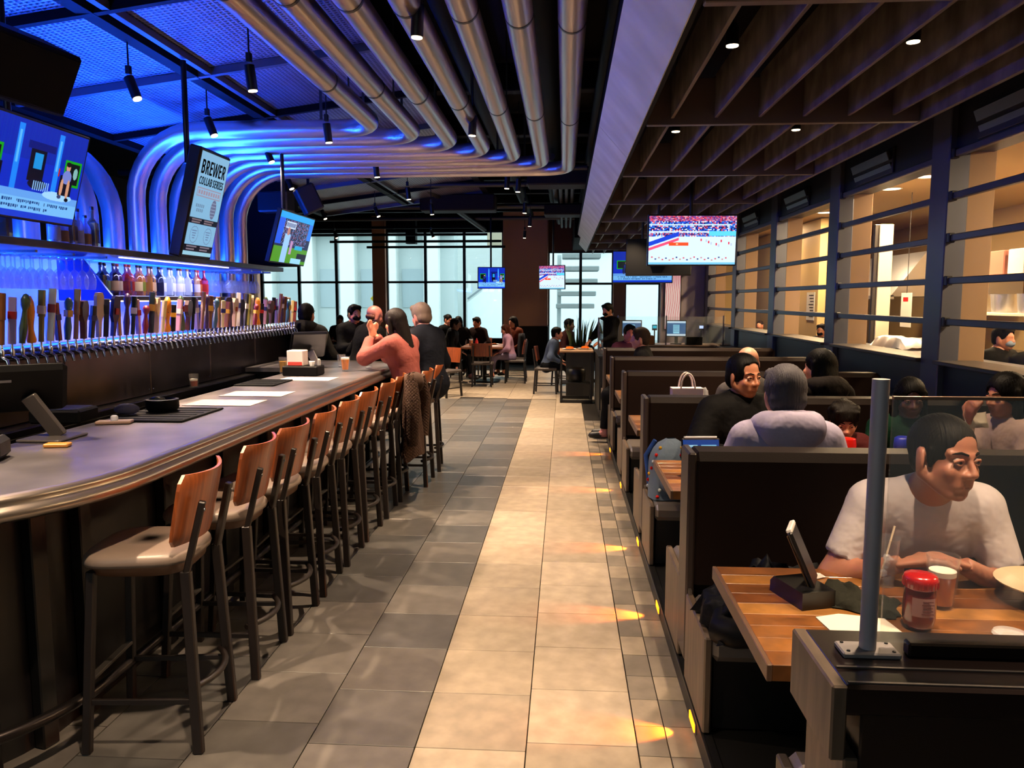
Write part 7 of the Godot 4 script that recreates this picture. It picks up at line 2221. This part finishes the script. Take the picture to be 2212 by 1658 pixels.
		part(t, "lips", mb().tube([ht * (Vector3(-0.025, -0.0645 + dy + sm, 0.0715) * hs), ht * (Vector3(-0.010, -0.0635 + dy, 0.0775) * hs), ht * (Vector3(0.010, -0.0635 + dy, 0.0775) * hs), ht * (Vector3(0.025, -0.0645 + dy + sm, 0.0715) * hs)], [0.0012 * hs, 0.0038 * hs, 0.0038 * hs, 0.0012 * hs], 8).tube([ht * (Vector3(-0.024, -0.0660 + dy + sm, 0.0710) * hs), ht * (Vector3(-0.009, -0.0720 + dy, 0.0765) * hs), ht * (Vector3(0.009, -0.0720 + dy, 0.0765) * hs), ht * (Vector3(0.024, -0.0660 + dy + sm, 0.0710) * hs)], [0.0012 * hs, 0.0046 * hs, 0.0046 * hs, 0.0012 * hs], 8), lip)
	if o.get("mask", false):
		var fm := field(hcell, 120.0)
		fm.blob(ht * (Vector3(0, -0.050, 0.052) * hs), Vector3(0.058, 0.046, 0.058) * hs, ht.basis)
		part(t, "face_mask", fm.mesh(), mat(o.get("mask_color", Color(0.015, 0.015, 0.018)), 0.8))
	return t

func hair_field(f: Field, t: Transform3D, s: float, style: String, o: Dictionary, neck: Vector3, fwd: Vector3, u: Vector3) -> void:
	var b := t.basis
	var th: float = {"buzz": 0.0015, "short": 0.012, "receding": 0.008, "fringe_bald": 0.003, "long": 0.012, "bun": 0.007, "mop": 0.017, "cap": 0.009}.get(style, 0.01)
	if style != "fringe_bald":
		f.blob(t * (Vector3(0, 0.030 + th * 0.4, -0.016) * s), (Vector3(0.073, 0.086, 0.094) + Vector3.ONE * th) * s, b)
		var nape := 0.82 if style == "buzz" else 1.0
		f.blob(t * (Vector3(0, -0.020, -0.048) * s), (Vector3(0.066, 0.058, 0.056) * nape + Vector3.ONE * th) * s, b)
	match style:
		"buzz", "receding":
			for x in [-1.0, 1.0]: f.cone(t * (Vector3(x * 0.069, 0.02, 0.014) * s), t * (Vector3(x * 0.0665, -0.022, 0.016) * s), 0.009 * s, 0.006 * s)
		"short":
			f.cone(t * (Vector3(-0.045, 0.085, 0.045) * s), t * (Vector3(0.045, 0.085, 0.045) * s), 0.030 * s, 0.030 * s)
		"fringe_bald":
			f.blob(t * (Vector3(0, -0.022, -0.046) * s), Vector3(0.072, 0.042, 0.062) * s, b)
		"long":
			f.cone(t * (Vector3(0, 0.02, -0.06) * s), neck - fwd * 0.075 * s - u * 0.09 * s, 0.080 * s, 0.070 * s, 1.4, fwd)
			for x in [-1.0, 1.0]:
				f.cone(t * (Vector3(x * 0.074, 0.03, -0.005) * s), t * (Vector3(x * 0.080, -0.14, -0.010) * s), 0.022 * s, 0.026 * s)
		"bun":
			f.blob(t * (Vector3(0, 0.05, -0.120) * s), Vector3(0.036, 0.036, 0.034) * s, b)
		"mop":
			for i in 9:
				var a := PI * 2.0 * i / 9.0
				f.blob(t * (Vector3(cos(a) * 0.065, 0.075 + 0.02 * sin(i * 2.1), sin(a) * 0.07 - 0.02) * s), Vector3.ONE * 0.034 * s, b)
		"cap":
			f.cone(t * (Vector3(-0.04, 0.035, 0.09) * s), t * (Vector3(0.04, 0.035, 0.09) * s), 0.018 * s, 0.018 * s, 2.0, b.y)
	# face and ears stay clear of hair
	var top: float = {"buzz": 0.072, "receding": 0.090, "mop": 0.040, "short": 0.064}.get(style, 0.060)
	f.cut(t * (Vector3(0, top - 0.105, 0.088) * s), Vector3(0.070 if style != "long" else 0.064, 0.105, 0.060) * s, b)
	if style == "receding":
		for x in [-1.0, 1.0]: f.cut(t * (Vector3(x * 0.050, 0.050, 0.082) * s), Vector3(0.026, 0.040, 0.034) * s, b)
	if style != "long":
		for x in [-1.0, 1.0]: f.cut(t * (Vector3(x * 0.085, -0.014, -0.004) * s), Vector3(0.020, 0.028, 0.018) * s, b)
	if style == "mop":
		for i in 7:
			var x2 := -0.06 + 0.02 * i
			f.cone(t * (Vector3(x2, 0.085, 0.060) * s), t * (Vector3(x2 * 1.1 + 0.006 * (i % 2), 0.042 - 0.004 * (i % 3), 0.084 - absf(x2) * 0.3) * s), 0.016 * s, 0.008 * s)

func make_people() -> void:
	var fair := Color(0.74, 0.50, 0.40)
	var tan_s := Color(0.60, 0.38, 0.27)
	var brown := Color(0.30, 0.17, 0.12)
	var black := Color(0.018, 0.018, 0.021)
	# near booth
	person({"label": "smiling man with cropped hair in a white t-shirt leaning on the near table", "at": Vector3(1.29, 0, -2.99), "yaw": -0.1, "scale": 1.06, "seat": 0.475, "lean": 0.50, "head_yaw": 0.50, "head_pitch": 0.02, "head_roll": -0.06, "head_off": Vector3(0.0, 0.01, 0.06), "head_scale": 1.12, "left": Vector3(0.07, 0.83, 0.40), "right": Vector3(-0.13, 0.83, 0.42), "hand_dir_l": Vector3(-0.9, 0, -0.3), "hand_dir_r": Vector3(0.9, 0, -0.3), "pole_l": Vector3(0.45, -1.0, 0.1), "pole_r": Vector3(-0.45, -1.0, 0.1), "crew_neck": true, "skin": Color(0.62, 0.41, 0.32), "top": Color(0.74, 0.70, 0.70), "sleeve": 0.72, "thick": 0.016, "hair": Color(0.05, 0.035, 0.028), "hair_style": "buzz", "face": true, "smile": 0.006, "cell": 0.012, "hcell": 0.0042, "fat": 1.08, "top_name": "t_shirt"})
	# second booth
	person({"label": "grey-haired man in a pale lilac hoodie seen from behind", "at": Vector3(1.05, 0, -3.66), "yaw": PI, "scale": 1.06, "seat": 0.475, "lean": 0.12, "head_yaw": -0.05, "head_pitch": 0.12, "skin": fair, "top": Color(0.60, 0.57, 0.66), "hood": true, "thick": 0.026, "hair": Color(0.26, 0.25, 0.27), "hair_style": "short", "head_scale": 1.06, "cell": 0.015, "hcell": 0.007, "fat": 1.18, "top_name": "hoodie"})
	person({"label": "dark-haired man in a black puffer jacket looking across the second booth", "at": Vector3(1.06, 0, -4.86), "yaw": 0.25, "scale": 1.05, "lean": 0.12, "head_yaw": 0.30, "head_pitch": 0.05, "skin": tan_s, "top": Color(0.035, 0.032, 0.034), "inner": Color(0.012, 0.012, 0.014), "collar": true, "puffs": 5, "thick": 0.024, "hair": Color(0.012, 0.010, 0.010), "hair_style": "receding", "face": true, "smile": 0.0, "head_scale": 1.05, "cell": 0.016, "hcell": 0.006, "fat": 1.12, "top_name": "puffer_jacket", "left": Vector3(0.16, 0.80, 0.42), "right": Vector3(-0.22, 0.80, 0.38)})
	person({"label": "small boy with tousled brown hair bent over the red cup", "at": Vector3(1.60, 0, -4.72), "yaw": 0.0, "scale": 0.74, "seat": 0.50, "lean": 0.42, "head_yaw": -0.1, "head_pitch": 0.25, "head_scale": 1.22, "skin": fair, "top": Color(0.30, 0.12, 0.12), "hair": Color(0.05, 0.032, 0.022), "hair_style": "mop", "face": true, "child": true, "cell": 0.016, "hcell": 0.006, "left": Vector3(0.10, 0.82, 0.42), "right": Vector3(-0.10, 0.82, 0.40)})
	person({"label": "girl with dark skin and long hair in a green sleeved top facing the camera", "at": Vector3(2.03, 0, -4.78), "yaw": -0.1, "scale": 0.90, "seat": 0.475, "lean": 0.2, "head_yaw": -0.05, "head_pitch": 0.1, "head_scale": 1.08, "skin": brown, "top": Color(0.03, 0.16, 0.10), "hair": Color(0.014, 0.011, 0.010), "hair_style": "long", "face": true, "child": true, "cell": 0.016, "hcell": 0.007, "left": Vector3(0.13, 0.80, 0.42), "right": Vector3(-0.13, 0.80, 0.42)})
	var eater := person({"label": "woman in profile with long dark hair raising her hand to a white napkin", "at": Vector3(2.42, 0, -4.28), "yaw": -1.45, "scale": 0.98, "seat": 0.475, "lean": 0.10, "head_yaw": 0.1, "head_pitch": 0.1, "skin": tan_s, "top": Color(0.55, 0.47, 0.44), "hair": Color(0.018, 0.013, 0.012), "hair_style": "long", "face": true, "cell": 0.016, "hcell": 0.006, "right": Vector3(0.03, 1.06, 0.30), "pole_r": Vector3(-0.3, -1, 0.2), "palm_r": Vector3(0.0, 0.2, -1), "left": Vector3(0.16, 0.80, 0.38), "top_name": "sweater"})
	solo("white_napkin", "white napkin held up to the mouth of the woman in profile", "napkin", mb().grid(crumple(6, 8, Vector2(0.13, 0.09), 0.02, 71)), mat(Color(0.62, 0.58, 0.52), 0.8), "", Vector3(2.17, 1.07, -4.22)).rotation = Vector3(1.3, 0.2, 0)
	# third booth
	person({"label": "bald man in a checked shirt seen from behind in the third booth", "at": Vector3(1.36, 0, -5.68), "yaw": PI + 0.3, "scale": 1.04, "lean": 0.10, "head_yaw": -0.35, "head_pitch": 0.1, "skin": fair, "top": Color(0.30, 0.28, 0.27), "hair": Color(0.25, 0.2, 0.17), "hair_style": "fringe_bald", "collar": true, "cell": 0.018, "hcell": 0.008})
	person({"label": "woman with long dark hair in a brown coat seen from behind in the third booth", "at": Vector3(1.86, 0, -5.62), "yaw": PI + 0.35, "scale": 1.02, "lean": 0.12, "head_yaw": 0.5, "head_pitch": 0.05, "skin": fair, "top": Color(0.075, 0.05, 0.045), "hair": Color(0.018, 0.013, 0.012), "hair_style": "long", "hood": true, "thick": 0.022, "cell": 0.018, "hcell": 0.009, "top_name": "coat"})
	# farther booths
	person({"label": "grey-haired man in a dark jacket facing the aisle in the far booth", "at": Vector3(0.98, 0, -9.32), "yaw": -1.75, "scale": 1.05, "lean": 0.10, "head_yaw": 0.1, "skin": Color(0.68, 0.45, 0.42), "top": Color(0.06, 0.058, 0.065), "hair": Color(0.20, 0.15, 0.13), "hair_style": "short", "collar": true, "thick": 0.02, "cell": 0.022, "hcell": 0.010})
	person({"label": "person with a flushed face half hidden behind the grey-haired man", "at": Vector3(0.92, 0, -11.3), "yaw": 0.1, "scale": 1.02, "lean": 0.08, "skin": Color(0.66, 0.36, 0.30), "top": Color(0.30, 0.14, 0.20), "hair": Color(0.04, 0.03, 0.03), "cell": 0.024, "hcell": 0.012})
	# server standing at the service counter
	person({"label": "masked server in black standing at the far end of the booths", "at": Vector3(0.80, 0, -13.62), "yaw": -0.9, "seated": false, "scale": 0.97, "lean": 0.10, "head_pitch": 0.25, "skin": tan_s, "top": black, "pants": black, "hair": Color(0.012, 0.01, 0.01), "mask": true, "cell": 0.022, "hcell": 0.010, "left": Vector3(0.16, 1.0, 0.36), "right": Vector3(-0.12, 1.0, 0.38)})
	person({"label": "seated diner in maroon beside the snake plant", "at": Vector3(0.02, 0, -15.62), "yaw": 1.2, "scale": 1.0, "lean": 0.1, "skin": brown, "top": Color(0.14, 0.035, 0.04), "hair": Color(0.012, 0.010, 0.010), "cell": 0.026, "hcell": 0.013})
	person({"label": "seated diner in a blue-grey top leaning by the serving table", "at": Vector3(-0.32, 0, -14.25), "yaw": 1.5, "scale": 0.95, "seat": 0.42, "lean": 0.3, "skin": fair, "top": Color(0.28, 0.33, 0.42), "hair": Color(0.02, 0.016, 0.015), "cell": 0.026, "hcell": 0.013})
	# along the bar
	person({"label": "long-haired woman in a coral sweater, hands raised to her face", "at": Vector3(-1.40, 0, -6.95), "yaw": -1.95, "seat": 0.775, "scale": 1.0, "lean": 0.22, "head_yaw": -0.05, "head_pitch": 0.12, "skin": fair, "top": Color(0.50, 0.265, 0.24), "hair": Color(0.07, 0.042, 0.035), "hair_style": "long", "thick": 0.020, "cell": 0.016, "hcell": 0.008, "left": Vector3(0.03, 1.36, 0.40), "right": Vector3(-0.04, 1.38, 0.40), "pole_l": Vector3(0.8, -1, 0.2), "pole_r": Vector3(-0.5, -1, 0.2), "palm_l": Vector3(0, 0, -1), "palm_r": Vector3(0, 0, -1), "fat": 1.06, "top_name": "sweater"})
	person({"label": "grey-haired man in a dark blue jacket seated at the bar past the coral sweater", "at": Vector3(-1.33, 0, -7.70), "yaw": -2.05, "seat": 0.775, "scale": 1.05, "lean": 0.16, "head_yaw": -0.2, "head_pitch": 0.2, "skin": Color(0.68, 0.46, 0.42), "top": Color(0.055, 0.065, 0.10), "pants": Color(0.012, 0.012, 0.016), "hair": Color(0.42, 0.36, 0.33), "hair_style": "short", "thick": 0.024, "collar": true, "cell": 0.018, "hcell": 0.009, "fat": 1.12, "top_name": "jacket"})
	person({"label": "bald man in a black jacket bent over the far end of the bar", "at": Vector3(-2.45, 0, -9.10), "yaw": 2.3, "seat": 0.775, "scale": 1.05, "lean": 0.35, "head_pitch": 0.25, "skin": Color(0.66, 0.40, 0.37), "top": Color(0.02, 0.02, 0.024), "hair": Color(0.4, 0.25, 0.22), "hair_style": "fringe_bald", "thick": 0.024, "collar": true, "cell": 0.02, "hcell": 0.010, "fat": 1.1, "top_name": "jacket"})
	person({"label": "man in a dark olive jacket seen from behind past the tap wall", "at": Vector3(-2.90, 0, -8.48), "yaw": PI - 0.15, "seat": 0.775, "scale": 1.04, "lean": 0.12, "skin": tan_s, "top": Color(0.05, 0.042, 0.03), "hair": Color(0.022, 0.018, 0.014), "hair_style": "cap", "hood": true, "thick": 0.026, "cell": 0.02, "hcell": 0.010, "fat": 1.15, "top_name": "jacket"})
	person({"label": "standing bartender in black with a black face mask, hands clasped", "at": Vector3(-2.72, 0, -9.95), "yaw": 0.45, "seated": false, "scale": 0.965, "lean": 0.02, "head_yaw": 0.3, "skin": fair, "top": black, "pants": black, "hair": Color(0.014, 0.011, 0.010), "hair_style": "short", "mask": true, "collar": true, "cell": 0.02, "hcell": 0.009, "left": Vector3(0.02, 1.16, 0.26), "right": Vector3(-0.02, 1.15, 0.26), "face": true})
	# diners by the far windows: place, top, hair, facing, size, words
	var d := [
		[-5.35, -18.3, Color(0.02, 0.02, 0.022), "short", 0.3, 1.0, "diner in black by the left windows", 0.475],
		[-3.35, -12.2, Color(0.16, 0.06, 0.04), "short", 2.6, 1.0, "diner in rust brown behind the olive jacket", 0.6],
		[-3.75, -17.9, Color(0.03, 0.03, 0.035), "short", 0.2, 1.0, "diner left of the first mullion in the middle windows", 0.475],
		[-3.10, -16.7, Color(0.05, 0.025, 0.02), "long", -0.4, 1.06, "tall long-haired diner beside the first mullion", 0.55],
		[-2.78, -18.0, Color(0.03, 0.03, 0.035), "bun", 0.9, 1.04, "diner with hair tied up right of the first mullion", 0.52],
		[-2.35, -17.2, Color(0.02, 0.02, 0.025), "long", 0.1, 1.0, "long-haired diner in black in the middle windows", 0.475],
		[-1.90, -17.35, Color(0.09, 0.03, 0.035), "short", -0.5, 0.98, "diner in dark red bending over the far table", 0.475],
		[-2.35, -15.9, Color(0.035, 0.03, 0.03), "short", 1.5, 0.98, "diner in dark clothes at the near dining table", 0.475],
		[-1.05, -17.15, Color(0.34, 0.15, 0.08), "long", -0.8, 1.0, "long-haired diner in orange-brown by the tan column", 0.475]]
	for q in d:
		if q[6].find("near dining table") < 0 and q[6].find("tan column") < 0:
			copy_of(chair_proto, "dining_chair", Vector3(q[0], 0, q[1]), q[4] + PI, "dark framed chair under the " + q[6])
		person({"label": q[6], "at": Vector3(q[0], 0, q[1]), "yaw": q[4], "seat": 0.49, "scale": q[5], "lean": 0.15, "head_pitch": 0.15, "skin": [fair, tan_s, brown][int(absf(q[0] * 10)) % 3], "top": q[2], "hair": Color(0.018, 0.014, 0.013), "hair_style": q[3], "cell": 0.028, "hcell": 0.014, "group": "diners by the far windows"})
	person({"label": "girl in a pale pink top with long auburn hair at the near dining table", "at": Vector3(-1.10, 0, -16.0), "yaw": -1.4, "scale": 0.86, "lean": 0.2, "head_pitch": 0.3, "skin": fair, "top": Color(0.55, 0.42, 0.50), "pants": Color(0.45, 0.40, 0.50), "hair": Color(0.20, 0.075, 0.03), "hair_style": "long", "cell": 0.024, "hcell": 0.012, "child": true})
	# kitchen staff behind the windows
	person({"label": "cook with auburn hair behind the farthest lit kitchen window", "at": Vector3(3.82, 0, -15.5), "yaw": -0.6, "seated": false, "scale": 0.77, "skin": fair, "top": Color(0.1, 0.1, 0.1), "hair": Color(0.10, 0.04, 0.02), "hair_style": "bun", "cell": 0.028, "hcell": 0.012})
	person({"label": "masked cook bending behind the window with the paper list", "at": Vector3(3.80, 0, -11.72), "yaw": -0.7, "seated": false, "scale": 0.80, "lean": 0.15, "skin": tan_s, "top": Color(0.05, 0.05, 0.05), "hair": Color(0.05, 0.025, 0.02), "mask": true, "cell": 0.028, "hcell": 0.011})
	person({"label": "cook in a pale mask facing sideways in the widest kitchen window", "at": Vector3(3.82, 0, -7.20), "yaw": 0.5, "seated": false, "scale": 0.87, "lean": 0.12, "skin": fair, "top": Color(0.06, 0.06, 0.06), "hair": Color(0.03, 0.02, 0.02), "mask": true, "mask_color": Color(0.55, 0.62, 0.72), "cell": 0.022, "hcell": 0.009})
	person({"label": "cook in a dark grey jacket with his back to the widest kitchen window", "at": Vector3(3.95, 0, -6.75), "yaw": 2.6, "seated": false, "scale": 0.86, "lean": 0.12, "skin": tan_s, "top": Color(0.07, 0.072, 0.075), "hair": Color(0.03, 0.02, 0.02), "hair_style": "short", "cell": 0.022, "hcell": 0.010, "fat": 1.15})
